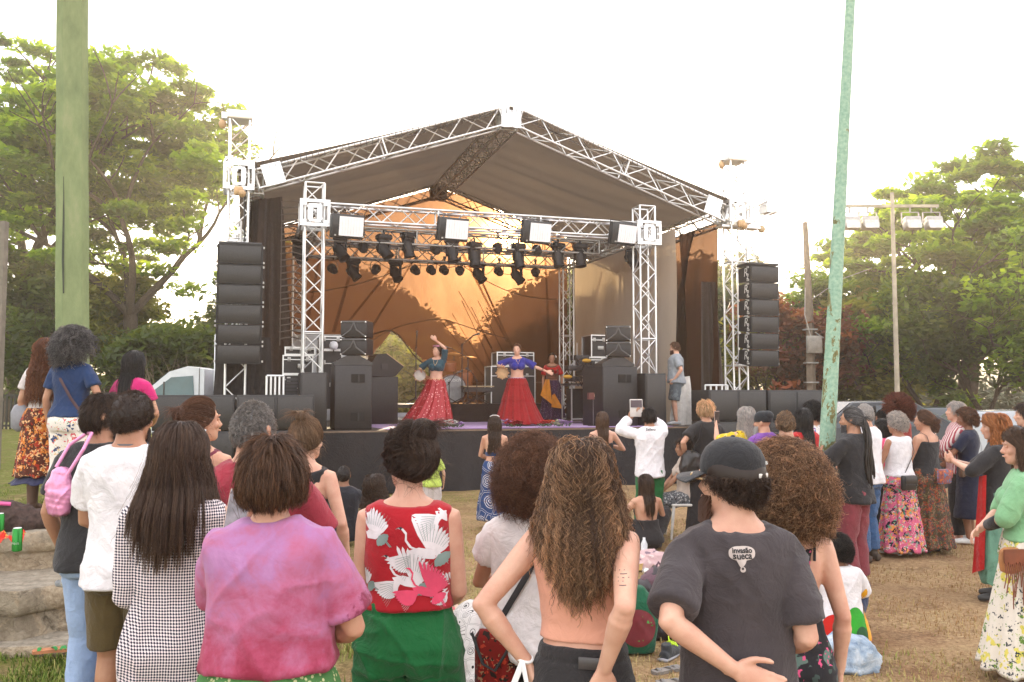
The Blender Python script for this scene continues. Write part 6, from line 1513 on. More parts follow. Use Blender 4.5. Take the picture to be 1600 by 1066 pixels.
# 2 bearded man
p = Person(163, 282, 617, 'bearded man in a black T-shirt looking right, pink bag on his shoulder', 'm', -12, 'tan', gz=0, arms=('hang2', 'clasp'), look=(-50, 0), wf=1.05)
p.top(cloth('black_a', BLACKC, .3), .84, .38, (.01, .02), .018, loose=.02); p.trousers(cloth('jeans_pale', srgb(150, 172, 205), .4), 1.0, .97, .02); p.hair('short', 'darkbrown', .05, seed=3, vol=.012); p.beard('darkbrown', .05); p.shoes(plain('sneaker_yellow', (.6, .5, .1), .6))
def pinkbag(root):
    m = plain('pink_satin', srgb(226, 150, 190), .28, .25, var=.1, vs=18, bump=.6, bs=26); g = G(); g.lathe([(.02, -.16), (.065, -.14), (.082, -.04), (.078, .06), (.05, .14), (.02, .155)], 24, 0, (0, 0, 0), 1, .6); b = remesh(g, .01, 3); folds(b, .014, (16, 16, 5), 5); b.materials.append(m); b.name = 'bag_body'; link(bpy.data.objects.new('bag_body', b), root)
    g = G(); g.tube([(-.03, 0, .16), (.0, .08, .3), (.1, .12, .38), (.18, .06, .38), (.2, -.04, .28), (.12, -.08, .12)], .012, 8); g.build('strap', m, root)
held(p, 'shoulder_bag', 'shiny pink cloth bag hanging on the bearded man\'s left shoulder', 'bag', (-.12*p.k, -.16, 1.22*p.k), pinkbag).scale = (.82, .82, .82)
# 3 houndstooth dress
p = Person(283, 415, 664, 'woman with long dark brown hair in a black-and-white houndstooth dress', 'f', -4, 'light', gz=0, arms=(((.12, .22, 1.02), (.2, -1, -.3)), ((.10, .24, 1.22), (.7, -.6, -.6))), wf=1.0, look=(4, 0))
p.top(houndstooth(), .44, .97, (.01, .03), .010, 'dress', flare=.035, sw=.004, amp=.010, seed=4); p.hair('long', 'sheen', .39, 5600, vol=.024, seed=6, spread=.33, tipn=.6, back=.12, rad=.0011, tipvar=.42, wid=2.2, taper=.15)
# 4 tie dye
p = Person(428, 490, 690, 'person with short brown hair in pink-purple tie-dye T-shirt and green floral skirt', 'f', 2, 'light', wf=1.10, df=1.2, gz=0, bulk=1.12, arms=(((.185, .31, 1.34), (.1, -.3, -1)), ((.13, .22, 1.03), (.7, -.75, -.1))), sh=.97, look=(6, 2), cat='person')
p.top(tiedye(), 1.015, .44, (.018, .03), .018, loose=.018, boxy=.02, sw=.018, amp=.011, seed=5, fr=(6, 6, 3)); sk = p.skirt(ditsy('green_ditsy', srgb(72, 116, 66), srgb(182, 186, 140)), 1.07, .10, (.03, .17), .01, 8)
p.hair('short', 'chestshort', .065, 6500, seed=7, vol=.024, front=50, rad=.0012, nape=122); tdp = p
tdp_ph = held(p, 'phone', 'phone held up by the person in the tie-dye T-shirt', 'phone', Vector((-.190, .30, 1.43)), phone_build(.078, .16, (R(-8), R(8)), (.20, .18, .20)))
# 5 grey haired man in red
p = Person(396, 345, 631, 'man with short grey hair in a dark red T-shirt behind the phone', 'm', -4, 'light', gz=0, wf=1.08, arms=('clasp', ((.12, .24, 1.1), (1, -.4, -.5))), look=(-14, 0))
p.top(cloth('red_marl', srgb(150, 48, 62), .3, var=.14), .84, .5, (.006, .02), .018, loose=.02, seed=8); p.trousers(cloth('jeans_dark', srgb(50, 62, 90), .4), 1.0, .97, .02); p.hair('crop', 'grey', .020, 6000, seed=8, vol=.007, front=50, rad=.0016)
# 6 updo
p = Person(314, 268, 626, 'woman with pinned-up red-brown hair and bare shoulders before left bass stack', 'f', -12, 'light', gz=0, arms=('hang', 'clasp'), look=(-38, 4))
p.top(cloth('dark_rose', srgb(110, 40, 60), .3), .8, 0, (.06, .04), .012, 'top', tank=.115); p.trousers(cloth('jeans_dark', (1, 1, 1)), 1.0, .97, .02); p.hair('up', 'chestnut', .05, seed=9, vol=.022, bun=(0, -.115, .045))
g = G()
for q in (-1, 1): g.tube([p.hp((q*.084, -.01, -.045)), p.hp((q*.088, -.01, -.075))], .005, 6)
g.build('earring', plain('chrome', (.8, .8, .8), .2, .9), p.root)
# 7 bun, black tank top
p = Person(480, 262, 659, 'woman with a messy blonde-brown bun in a black tank top', 'f', -8, 'fair', gz=0, arms=('hang', 'hang2'), look=(-14, 3), wf=.95)
p.top(cloth('black_b', BLACKC, .3), .84, 0, (.05, .06), .012, 'tank_top', tank=.128); p.trousers(cloth('grey_trouser', (.05, .05, .055), .3), 1.0, .97, .02); p.hair('up', 'dirtyblonde', .034, 4600, seed=10, vol=.026, bun=(0, -.06, .150), curl=.004)
g = G(); g.M = p.T; g.tube([(-.05, -.085, 1.44), (-.085, -.112, 1.34), (-.12, -.125, 1.2)], .006, 6); g.build('bag_strap', plain('strap_tan', (.5, .38, .24), .5), p.root)
# 8 crane vest
p = Person(641, 398, 676, 'woman with pinned-up dark hair, red sleeveless top with cranes and green trousers', 'f', 0, 'fair', gz=0, arms=(((.10, .20, .96), (.5, -.9, -.1)), ((.10, .20, .98), (.5, -.9, -.1))), look=(24, 2), wf=1.04, bulk=1.05)
vest = p.top(cloth('crane_red', srgb(168, 26, 38), .22, var=.05), 1.035, 0, (.022, .03), .017, 'sleeveless_top', loose=.02, tank=.150, amp=.004, seed=12)
p.trousers(cloth('bottle_green', srgb(24, 100, 52), .35, var=.06), 1.06, .97, .03, flare=.04, wide=.008, amp=.016, top_off=.014); 
p.hair('up', 'darkbrown', .055, 5200, seed=12, vol=.03, bun=(.03, -.07, .12), curl=.014)
p.shoes(plain('sandal', (.2, .12, .07), .6))
def crane(cx, cz, s, M=(0, 1, 2), flip=1, rot=0):
    out = []; cr, sr = math.cos(rot), math.sin(rot)
    def T(pts): return [(cx+s*(flip*(x*cr-z*sr)), cz+s*(x*sr+z*cr)) for x, z in pts]
    def feather(x, z, an, L, w_, mi):
        a = R(an); dx, dz = math.cos(a), math.sin(a); nx, nz = -dz, dx
        L *= 1.12; w_ *= 1.5; out.append((T([(x, z), (x+dx*L*.5+nx*w_, z+dz*L*.5+nz*w_), (x+dx*L*.9+nx*w_*.8, z+dz*L*.9+nz*w_*.8), (x+dx*L, z+dz*L), (x+dx*L*.9-nx*w_*.7, z+dz*L*.9-nz*w_*.7), (x+dx*L*.5-nx*w_, z+dz*L*.5-nz*w_)]), mi))
    for k in range(11): feather(.1+.012*k, .02-.01*k, 112-k*7.5, .62-.028*k, .026, M[0])      # raised wing
    for k in range(11): feather(-.02-.01*k, .0-.008*k, 188+k*5.5, .60-.036*k, .026, M[0])       # spread wing
    for k in range(6): feather(.28, -.06, -10-k*18, .20, .035, M[1])                         # tail
    out.append((T([(-.25, .06), (-.05, .1), (.16, .05), (.34, -.05), (.2, -.13), (0, -.1), (-.2, -.02)]), M[0]))
    neck = [(-.08, .06), (-.2, .12), (-.28, .24), (-.27, .36), (-.33, .44), (-.40, .47)]
    for (a, b), (c, d) in zip(neck[:-1], neck[1:]): out.append((T([(a-.018, b-.01), (c-.016, d-.01), (c+.016, d+.012), (a+.02, b+.012)]), M[0]))
    out.append((T([(-.36, .43), (-.33, .47), (-.36, .49), (-.40, .48)]), M[2])); out.append((T([(-.39, .465), (-.47, .445), (-.39, .485)]), M[1]))
    for d in (0, .03): out.append((T([(.33+d, -.1), (.35+d, -.09), (.5+d, -.33), (.485+d, -.34)]), M[1]))
    for k in range(10): 
        a = R(108-k*7.2); x, z = .1+.012*k+math.cos(a)*.2, .02-.01*k+math.sin(a)*.2; out.append((T([(x, z), (x+math.cos(a)*.32, z+math.sin(a)*.32), (x+math.cos(a)*.32+.007, z+math.sin(a)*.32), (x+.008, z)]), M[3] if len(M) > 3 else M[1]))
        a = R(191+k*5.5); x, z = -.02-.01*k+math.cos(a)*.2, -.008*k+math.sin(a)*.2; out.append((T([(x, z), (x+math.cos(a)*.28, z+math.sin(a)*.28), (x+math.cos(a)*.28, z+math.sin(a)*.28+.008), (x, z+.008)]), M[3] if len(M) > 3 else M[1]))
    return out
CWm = cloth('crane_white', (.74, .70, .72), .1); CG = cloth('crane_teal', (.22, .30, .28), .1); CB = cloth('crane_ink', (.04, .04, .05), .1); CP = cloth('crane_pink', srgb(222, 78, 110), .1)
k = p.k; polys = []
def px2(x, y, S=398, cx=641): return ((x-cx)/S, H-(y-613)/S)
for (x, y, s, M, rot) in ((581, 826, .155, (0, 1, 2, 1), .15), (666, 852, .185, (0, 1, 2, 1), .05), (641, 893, .175, (0, 1, 2, 1), .0), (668, 908, .15, (3, 3, 3, 0), -.1), (702, 800, .17, (0, 1, 2, 1), -.2), (568, 905, .12, (0, 1, 2, 1), .5), (706, 912, .1, (0, 1, 2, 1), .3)):
    polys += crane(*px2(x, y), s*1.12, M, 1, rot)
decals(vest, polys, [CWm, CG, CB, CP], off=.002, maxe=.03)
g = G(); g.M = p.T
for q in (-1, 1): pass
# 9 white tee curly
p = Person(832, 378, 706, 'woman with short curly red-brown hair, loose white T-shirt and black crossbody strap', 'f', -20, 'tan', gz=0, arms=('front', 'clasp'), look=(8, 4), wf=1.02)
p.top(cloth('white_b', srgb(222, 216, 214), .35), .86, .30, (.045, .06), .018, loose=.028, flare=.02, sw=.02, amp=.010, seed=14); p.trousers(cloth('black_c', BLACKC, .3), .98, .97, .02); p.hair('afro', 'chestnut', .12, 3400, curl=.011, lam=.035, droop=1.2, seed=14, front=60)
g = G(); g.M = p.T; g.tube([(.11, -.105, 1.40), (.02, -.135, 1.2), (-.10, -.150, 1.0), (-.19, -.145, .86)], [(.013, .003)]*4, 8, up=(0, -1, 0)); g.build('crossbody_strap', plain('strap_black', (.02, .02, .022), .6), p.root)
def pouch(root):
    m = print_cloth('woven_red', srgb(120, 26, 22), [srgb(40, 30, 26), srgb(180, 60, 40), srgb(150, 120, 90)], 26, .08, .3); g = G(); g.box((0, 0, 0), (.17, .07, .24), 0, None, 1, .03); b = remesh(g, .008, 2); b.materials.append(m); link(bpy.data.objects.new('bag_body', b), root)
    g = G(); g.tube([(-.085, -.03, .11), (-.03, -.05, .0), (.02, -.05, -.02), (.085, -.03, .09)], .006, 6); g.build('flap_cord', plain('strap_black', (.02, .02, .022), .6), root)
held(p, 'shoulder_bag', 'small red woven bag at the hip of the woman in the loose white T-shirt', 'bag', (-.10, -.17, .80), pouch)
# 10 peach top
p = Person(908, 462, 692, 'woman with long curly brown hair in peach crop top and black jeans', 'f', -14, 'fair', gz=0, wf=.98, arms=(((.175, -.06, .97), (1, -.55, .2)), ((.095, -.155, 1.0), (.25, -1, .0))), look=(8, 0), bulk=1.02)
p.hd = {-1: Vector((.25, .1, -1)), 1: Vector((-.30, .12, -1))}; p.pal = {-1: Vector((1, .5, .2)), 1: Vector((-.5, .8, 0))}
# rebuild body with the hand directions
bpy.data.objects.remove(p.bo); p.body()
p.top(cloth('peach', srgb(222, 162, 138), .25, var=.04), 1.055, 0, (.0, .0), .010, 'crop_top', ntop=1.315, amp=.005, seed=15, tank=.158)
pm = cloth('peach', (1, 1, 1)); 
for q in (-1, 1): p.strap(pm, [(q*.082, -.118, 1.30), (q*.090, -.112, 1.36), (q*.098, -.085, 1.42), (q*.098, -.02, 1.445), (q*.095, .06, 1.40), (q*.085, .115, 1.30)], .007)
jn = p.trousers(cloth('black_denim', (.028, .026, .027), .4), 1.035, .97, .012, top_off=.010, amp=.004)
g = G(); g.M = p.T; g.box((.045, -.128, 1.005), (.075, .006, .038), 0, None, 1, .002); g.build('belt_label', plain('label_dark', (.06, .055, .055), .4), jn.parent)
p.hair('long', 'curl', .44, 6000, curl=.014, lam=.045, vol=.034, seed=16, spread=.50, tipvar=.45, wid=1.8, taper=.38, K=46, rad=.0012, back=.16)
g = G(); g.M = p.T; S0, E, W = p.joints[-1]; q0 = E.lerp(W, .93); g.tube([q0+Vector((.026*math.cos(a), .026*math.sin(a), .004*math.sin(a*2))) for a in np.linspace(0, 6.3, 14)], .006, 6)
g.tube([q0+Vector((0, -.03, 0)), q0+Vector((-.03, -.05, -.08)), q0+Vector((-.045, -.04, -.18)), q0+Vector((-.05, -.03, -.30))], [(.010, .002)]*4, 6, up=(0, -1, 0)); g.tube([q0+Vector((0, -.03, 0)), q0+Vector((.02, -.055, -.06)), q0+Vector((.0, -.05, -.22))], [(.008, .002)]*3, 6, up=(0, -1, 0)); g.build('wrist_ribbon', plain('ribbon_white', (.8, .8, .78), .6), p.root)
# forearm / upper arm tattoo lines as small dark decals on the body
tp = []
M_ = p.T
S0, E, W = p.joints[1]; c = p.T@S0.lerp(E, .52)
for i, (dx, L) in enumerate(((0, .018), (.004, .022), (-.002, .036), (.0, .018), (.006, .022))): 
    x0 = c.x-.016+dx; z0 = c.z+.020-i*.009; n = 6
    tp.append(([(x0, z0), (x0+L, z0+.002), (x0+L, z0+.004), (x0, z0+.0022)], 0))
decals(p.bo, tp, [plain('tattoo', (.09, .07, .07), .6)], off=.0012)
# 11 cap man
p = Person(1143, 478, 697, 'man in black cap and charcoal T-shirt, one hand behind his back', 'm', 2, 'fair', gz=0, wf=.97, sh=.90, arms=(((.06, -.175, 1.035), (1, -.55, .1)), ((.195, .14, 1.0), (.12, -1, -.1))), look=(44, 2))
p.hd = {-1: Vector((1, -.06, -.42)), 1: Vector((.15, .9, -.3))}; p.pal = {-1: Vector((.1, -1, .1)), 1: Vector((1, 0, 0))}; p.curl = (.28, .3)
bpy.data.objects.remove(p.bo); p.body()
tee = p.top(cloth('charcoal', srgb(66, 60, 62), .3, var=.1), .86, .46, (.040, .05), .017, loose=.008, flare=.012, sw=.012, amp=.010, seed=18)
p.trousers(cloth('black_c', (1, 1, 1)), .98, .97, .02); p.shoes(plain('sneaker_dark', (.03, .03, .03), .6))
p.hair('afro', 'darkbrown', .03, 3600, seed=19, curl=.008, lam=.03, droop=.6, front=40, rad=.0013, thmin=82); p.beard('chestnut', .035)
def logo():
    cx, cz, s = px2(1137, 852, 478, 1143)[0], px2(0, 850, 478)[1], 1.0; P = []
    bub = [(cx+.041*math.copysign(abs(math.cos(a))**.75, math.cos(a)), cz+.0215*math.copysign(abs(math.sin(a))**.75, math.sin(a))) for a in np.linspace(0, 2*PI, 28, endpoint=False)]
    P.append((bub, 0)); P.append(([(cx-.022, cz-.016), (cx+.014, cz-.018), (cx+.008, cz-.030), (cx-.007, cz-.044), (cx-.012, cz-.036)], 0))
    P.append(([(cx-.002+.0085*math.cos(a), cz-.047+.0085*math.sin(a)) for a in np.linspace(0, 2*PI, 18, endpoint=False)], 0))
    P.append(([(cx-.003+.004*math.cos(a), cz-.044+.004*math.sin(a)) for a in np.linspace(0, 2*PI, 10, endpoint=False)], 1))
    for body, dz, size in (('invasão', .0085, .0225), ('sueca', -.0075, .0285)):
        me = text_mesh(body, size, 0, 0, .0007)
        for v in me.vertices: v.co = (cx+v.co.x*.95, 0, cz+dz+v.co.y)
        P.append((me, 2))
    return P
decals(tee, logo(), [cloth('bubble_grey', srgb(190, 178, 172), .1), cloth('charcoal', (1, 1, 1)), plain('print_ink', (.015, .014, .015), .7)], off=.003, maxe=.012)
def cap(p, m, face=0, brimside=True):
    root = p.root; k = p.hk; g = G(); g.M = p.Hd@Matrix.Scale(k, 4)
    rows = []
    for z, s in ((.015, 1.0), (.04, 1.01), (.07, .98), (.10, .84), (.122, .60), (.134, .32), (.138, .06)): rows.append(oval(.088*s, .108*s, -.006-.0*z, z+.004, 40, 2.1))
    g.rings(rows); g.ball((0, -.006, .142), (.008, .008, .005)); c = g.build('cap', m, root, True)
    n = 16; V = []; 
    for j in range(2):
        for i in range(n+1):
            a = -1.05+2.1*i/n; x = math.sin(a)*.086; y = .1+math.cos(a)*0; r = .0 if j == 0 else .092
            V.append((math.sin(a)*(.088+r*.55), math.cos(a)*(.100+r)-.002, .024-.014*abs(math.sin(a))*j-.02*j))
    Fc = [(i, i+1, n+2+i, n+1+i) for i in range(n)]
    g = G(); g.M = p.Hd@Matrix.Scale(k, 4); g.raw(V, Fc); g.raw([(x, y, z-.004) for x, y, z in V], [tuple(reversed(f)) for f in Fc]); g.build('brim', m, c, True)
    for o in [g]: pass
    return c
cm = cloth('cap_black', (.02, .02, .022), .25); c = cap(p, cm)
g = G(); g.M = p.Hd@Matrix.Scale(p.hk, 4); g.box((0, -.116, .025), (.055, .006, .014), 0, None, 1, .002); g.build('cap_strap', plain('strap_pale', (.6, .58, .55), .5), c)
me = text_obj('cap_label', 'LB', .016, WHT, c, tuple(p.hp((.03, -.106, .062))), (R(78), 0, R(14)))
g = G(); g.M = p.Hd@Matrix.Scale(p.hk, 4)
for z in (0,): g.tube([(-.084, .02, .0), (-.088, .07, .004), (-.075, .10, .004)], .004, 6); g.tube([(-.072, .105, .012), (-.045, .118, .014), (-.03, .118, .004), (-.05, .116, -.008), (-.074, .106, -.004), (-.072, .105, .012)], .0035, 6)
g.build('glasses', plain('gold_frame', (.55, .4, .2), .3, .8), p.root)
# 12 afro
p = Person(1222, 405, 752, 'woman with big curly brown afro in a black dress with pink flowers', 'f', 0, 'fair', gz=0, arms=('clasp', 'hang'), wf=.95, h=1.57)
p.hair('afro', 'curl', .15, 8000, curl=.012, lam=.034, droop=1.0, seed=20, rad=.0014, front=60, K=26)
p.top(print_cloth('black_floral', (.018, .017, .02), [srgb(92, 112, 104), srgb(60, 74, 70), srgb(200, 80, 120)], 15, .09, .27), .10, 0, (.09, .08), .012, 'dress', tank=.10, flare=.10, amp=.005)
for q in (-1, 1): p.strap(cloth('black_c', (1, 1, 1)), [(q*.08, -.112, 1.33), (q*.09, -.09, 1.41), (q*.09, -.01, 1.445), (q*.085, .08, 1.38)], .006)
# ---------------------------------------------------------------- left, on the steps
p = Person(72, 181, 531, 'woman with very long curly auburn hair, white top and patterned brown-red skirt', 'f', -6, 'tan', gz=.745, arms=('hang', 'clasp'), pos=(PX(72, 1350/8.05), 8.05), h=1.6)
p.top(cloth('white_c', srgb(205, 196, 192), .3), .97, .35, (.02, .04), .014); p.skirt(print_cloth('batik', srgb(78, 34, 22), [srgb(196, 120, 50), srgb(150, 46, 26), srgb(214, 168, 120), srgb(60, 44, 38)], 13, .12, .42), 1.02, .36, (.03, .10), .010, 8); p.skirt(cloth('navy_hem', srgb(44, 46, 76), .3), .40, .29, (.10, .13), .012, 8, 'hem_band')
p.hair('long', 'auburn', .56, 2200, curl=.016, lam=.06, vol=.03, seed=31, spread=.32, rad=.0024); p.shoes(plain('boot_brown', (.12, .06, .035), .6), boot=.26)
def jar_bag(root):
    g = G(); g.lathe([(.03, -.14), (.085, -.1), (.09, .04), (.06, .1), (.02, .12)], 16, 0, (0, 0, 0), 1, .55); g.build('bag_body', plain('bag_grey', (.22, .22, .24), .5), root, True); g = G(); g.tube([(0, 0, .1), (.05, .06, .45), (.1, .1, .6)], .008, 6); g.build('strap', plain('strap_red', (.4, .1, .1), .5), root)
held(p, 'shoulder_bag', 'grey bag with a red-striped strap at the left hip of the long-haired auburn woman', 'bag', (-.22, -.03, .88), jar_bag)
p = Person(112, 184, 523, 'woman with curly dark grey hair in navy T-shirt and white floral trousers', 'f', -8, 'tan', gz=.745, arms=('hang', 'bag'), wf=1.05, pos=(PX(113, 1350/7.75), 7.75), look=(-10, 0), h=1.62)
p.top(cloth('navy', srgb(32, 54, 92), .3), .93, .36, (.012, .03), .014, loose=.01); p.trousers(print_cloth('white_floral', srgb(226, 218, 208), [srgb(58, 74, 110), srgb(200, 72, 84), srgb(214, 170, 96), srgb(84, 150, 120)], 11, .13, .25), 1.0, .97, .03, flare=.03, wide=.015)
p.hair('afro', 'darkgrey', .15, 2600, curl=.012, lam=.045, droop=1.6, seed=32, rad=.0022)
g = G(); g.M = p.T; g.tube([(-.10, -.08, 1.43), (-.03, -.125, 1.28), (.08, -.12, 1.1), (.18, -.09, .95)], [(.014, .003)]*4, 6, up=(0, -1, 0)); g.build('crossbody_strap', plain('strap_maroon', (.07, .03, .035), .6), p.root); p.shoes(plain('sandal', (.2, .12, .07), .6))
p = Person(208, 190, 553, 'woman with long straight dark hair in a pink and yellow top', 'f', -18, 'light', gz=.62, arms=('hang', 'clasp'), pos=(PX(208, 1350/7.9), 7.9), h=1.6)
p.top(cloth('magenta', srgb(190, 36, 106), .3), 1.24, .3, (.03, .04), .016, 'shirt'); p.top(cloth('lime_yellow', srgb(190, 196, 60), .3), .86, 0, (0, 0), .012, 'yellow_top', ntop=1.25, loose=.02); p.trousers(cloth('jeans_dark', (1, 1, 1)), 1.0, .97, .02); p.hair('long', 'black', .56, 1800, vol=.02, seed=33, spread=.12, rad=.0024)
# ---------------------------------------------------------------- middle ground
p = Person(773, 113, 651, 'woman with long dark hair, bare back and navy leaf-print trousers', 'f', 0, 'light', arms=('clasp', 'clasp'), wf=1.0)
p.top(cloth('navy_strap', srgb(40, 66, 108), .2), 1.10, 0, (0, 0), .010, 'bikini_top', ntop=1.16); p.trousers(leafprint('navy_leaf', srgb(36, 62, 106), srgb(206, 200, 200), 5.2), 1.02, .95, .03, flare=.07, wide=.03, amp=.01); p.hair('long', 'darkbrown', .46, 1500, curl=.008, lam=.09, vol=.02, seed=41, spread=.12)
g = G(); g.M = p.Hd@Matrix.Scale(p.hk, 4); g.tube([(-.07, .02, .105), (-.03, .05, .125), (.03, .05, .125), (.07, .02, .105)], .008, 5); g.build('sunglasses', plain('shade_white', (.7, .66, .62), .4), p.root)
g = G(); g.M = p.T; g.tube([(0, -.115, 1.10), (-.05, -.12, 1.04)], .006, 5); g.tube([(0, -.115, 1.10), (.01, -.12, 1.0)], .006, 5); g.build('tie_string', cloth('navy_strap', (1, 1, 1)), p.root)
p = Person(941, 118, 646, 'woman with long straight brown hair and bare shoulders close to the stage front', 'f', 0, 'fair', arms=('clasp', ((.12, .2, 1.2), (1, -.6, -.4))), pos=(PX(941, 112), F/112))
p.top(cloth('black_c', (1, 1, 1)), .84, 0, (0, 0), .012, 'strapless_top', ntop=1.24); p.trousers(cloth('black_c', (1, 1, 1)), 1.0, .97, .02); p.hair('long', 'brown', .40, 1300, vol=.014, seed=42, spread=.03)
p = Person(1014, 122, 640, 'man in white long-sleeved shirt and green trousers holding up a tablet', 'm', 4, 'tan', arms=(((.20, .32, 1.56), (1, -.2, -.6)), ((.02, .30, 1.60), (1, .1, -.6))), h=1.66, wf=.95)
ts = p.top(cloth('white', (1, 1, 1)), .82, .96, (.0, .02), .018, loose=.018, amp=.008, seed=43); p.trousers(cloth('bottle_green', (1, 1, 1)), 1.0, .97, .03, flare=.03, amp=.01); p.hair('short', 'black', .05, 1200, seed=43, vol=.012); p.shoes(plain('shoe_black', (.02, .02, .02), .5))
pm_ = []; me = text_mesh('Sellenz', .045, 0, .2, .0006)
for v in me.vertices: v.co = (-.01+v.co.x, 0, 1.395+v.co.y)
decals(ts, [(me, 0)], [plain('print_ink', (1, 1, 1))], off=.004, maxe=.05)
def tablet(root):
    g = G(); g.box((0, 0, 0), (.17, .012, .23), 0, Matrix.Rotation(R(-6), 3, 'X'), 1, .005); g.build('case', plain('tablet_frame', (.55, .5, .46), .4), root)
    g = G(); g.box((0, -.008, .055), (.15, .003, .095), 0, Matrix.Rotation(R(-6), 3, 'X')); g.build('screen', plain('tablet_dark', (.05, .02, .025), .1), root); g = G(); g.box((0, -.008, -.05), (.15, .003, .11), 0, Matrix.Rotation(R(-6), 3, 'X')); g.build('screen', plain('tablet_pale', (.66, .5, .60), .15), root)
held(p, 'tablet', 'tablet held up by the man in the white shirt', 'tablet', (-.105, .30, 1.66), tablet)
p = Person(1102, 121, 630, 'woman with short blonde hair in a long black dress with a black shoulder bag', 'f', 10, 'light', arms=(((.26, .02, 1.0), (1, -.8, 0)), 'hang2'), h=1.74, wf=1.05, look=(12, 0))
p.top(cloth('black_a', (1, 1, 1)), .06, .36, (.02, .03), .016, 'dress', loose=.02, flare=.07, amp=.008); p.hair('short', 'blonde', .06, 1400, seed=44, vol=.03)
def bag(root):
    g = G(); g.lathe([(.05, -.2), (.13, -.16), (.15, 0), (.12, .13), (.05, .19)], 20, 0, (0, 0, 0), 1, .6); b = remesh(g, .012, 2); folds(b, .012, (12, 12, 5), 4); b.materials.append(plain('leather_black', (.03, .028, .028), .35, bump=.4, bs=30)); b.name = 'bag_body'; link(bpy.data.objects.new('bag_body', b), root)
    g = G(); g.tube([(-.02, -.05, .17), (.07, -.1, .35), (.12, -.06, .52)], [(.018, .004)]*3, 6); g.build('strap', plain('leather_black', (1, 1, 1)), root)
held(p, 'shoulder_bag', 'black leather bag hanging beside the blonde woman in the long black dress', 'bag', (-.24, -.08, .93), bag)
# seated on chair behind her
p = Person(1062, 118, 748, 'person in grey patterned trousers sitting on a white chair', 'f', 90, 'tan', seat=.50, h=1.6, arms=(((.1, .35, .98), (1, 0, -.4)), ((.1, .3, 1.0), (1, 0, -.4))), legs=(((-.14, .42, .07), (0, 1, .5)), ((.12, .48, .07), (0, 1, .5))), pos=(PX(1068, 120), F/120), cat='person')
p.top(cloth('cream_print', srgb(206, 190, 176), .3), .88, .35); p.trousers(print_cloth('grey_pattern', srgb(92, 96, 100), [srgb(176, 176, 176), srgb(50, 50, 56)], 30, .06, .4), .98, .9, .03, flare=.02); p.hair('short', 'darkbrown', .06, 900); p.shoes(plain('sandal', (1, 1, 1)))
def chair(root):
    m = plain('chair_white', (.66, .64, .6), .45); G().box((0, 0, .43), (.42, .42, .03), 0, None, 1, .01).build('seat', m, root)
    for sx in (-1, 1):
        for sy in (-1, 1): G().tube([(sx*.18, sy*.18, .42), (sx*.21, sy*.22, 0)], [.022, .016], 8).build('leg', m, root)
    g = G(); g.box((0, -.21, .68), (.42, .03, .3), 0, Matrix.Rotation(R(8), 3, 'X'), 1, .01)
    for sx in (-1, 1): g.tube([(sx*.19, -.19, .43), (sx*.19, -.21, .6)], .016, 6)
    g.build('backrest', m, root)
held(p, 'chair', 'white plastic chair under the seated person in grey patterned trousers', 'chair', (0, 0, 0), chair)
# seated bare back
sit = (((-.28, .34, .06), (-.6, .3, 1)), ((.28, .34, .06), (.6, .3, 1)))
p = Person(1007, 118, 757, 'woman with straight dark hair and bare back sitting on the grass', 'f', 12, 'light', seat=.12, h=1.62, arms=(((.22, .25, 1.0), (1, -.5, 0)), ((.2, .25, .95), (1, -.5, 0))), legs=sit, pos=(PX(1008, 129), F/129), look=(16, 0))
p.top(cloth('black_c', (1, 1, 1)), .86, 0, (0, 0), .014, 'strapless_top', ntop=1.14, loose=.03); p.trousers(cloth('black_c', (1, 1, 1)), .98, .9, .02); p.hair('long', 'darkbrown', .42, 1200, vol=.012, seed=46, spread=.0)
p = Person(539, 128, 765, 'man with a cropped black head sitting on the grass in a dark T-shirt', 'm', 0, 'brown', seat=.16, h=1.66, arms=(((.25, .35, 1.05), (1, -.5, 0)), ((.22, .4, .98), (1, -.5, 0))), legs=sit, pos=(PX(539, 128), F/128))
p.top(cloth('slate', srgb(38, 40, 48), .3), .84, .42, (.01, .02), .018, loose=.02); p.trousers(cloth('jeans_dark', (1, 1, 1)), .98, .9, .02); p.hair('crop', 'black', .008, 900, vol=.003)
p = Person(592, 132, 752, 'person with bushy long dark hair leaning back on the grass beside the cropped man', 'f', -30, 'brown', seat=.16, h=1.6, lean=(-14, 0), arms=(((.2, .3, 1.0), (1, -.5, 0)), ((.2, .3, .95), (1, -.5, 0))), legs=sit, pos=(PX(600, 134), F/134), cat='person')
p.top(cloth('black_c', (1, 1, 1)), .84, .4); p.trousers(cloth('black_c', (1, 1, 1)), .98, .9, .02); p.hair('long', 'curl' if False else 'darkbrown', .42, 1600, curl=.014, lam=.05, vol=.05, seed=48, spread=.5)
p = Person(670, 112, 700, 'child in a lime green T-shirt standing before the stage', 'f', 10, 'fair', h=1.12, arms=('hang', 'hang2'), pos=(PX(676, 112), F/112), cat='child')
p.top(cloth('lime', srgb(186, 206, 96), .3), .84, .4, loose=.02); p.trousers(cloth('white_c', (1, 1, 1)), 1.0, .5, .03, name='shorts'); p.hair('short', 'brown', .06, 800)
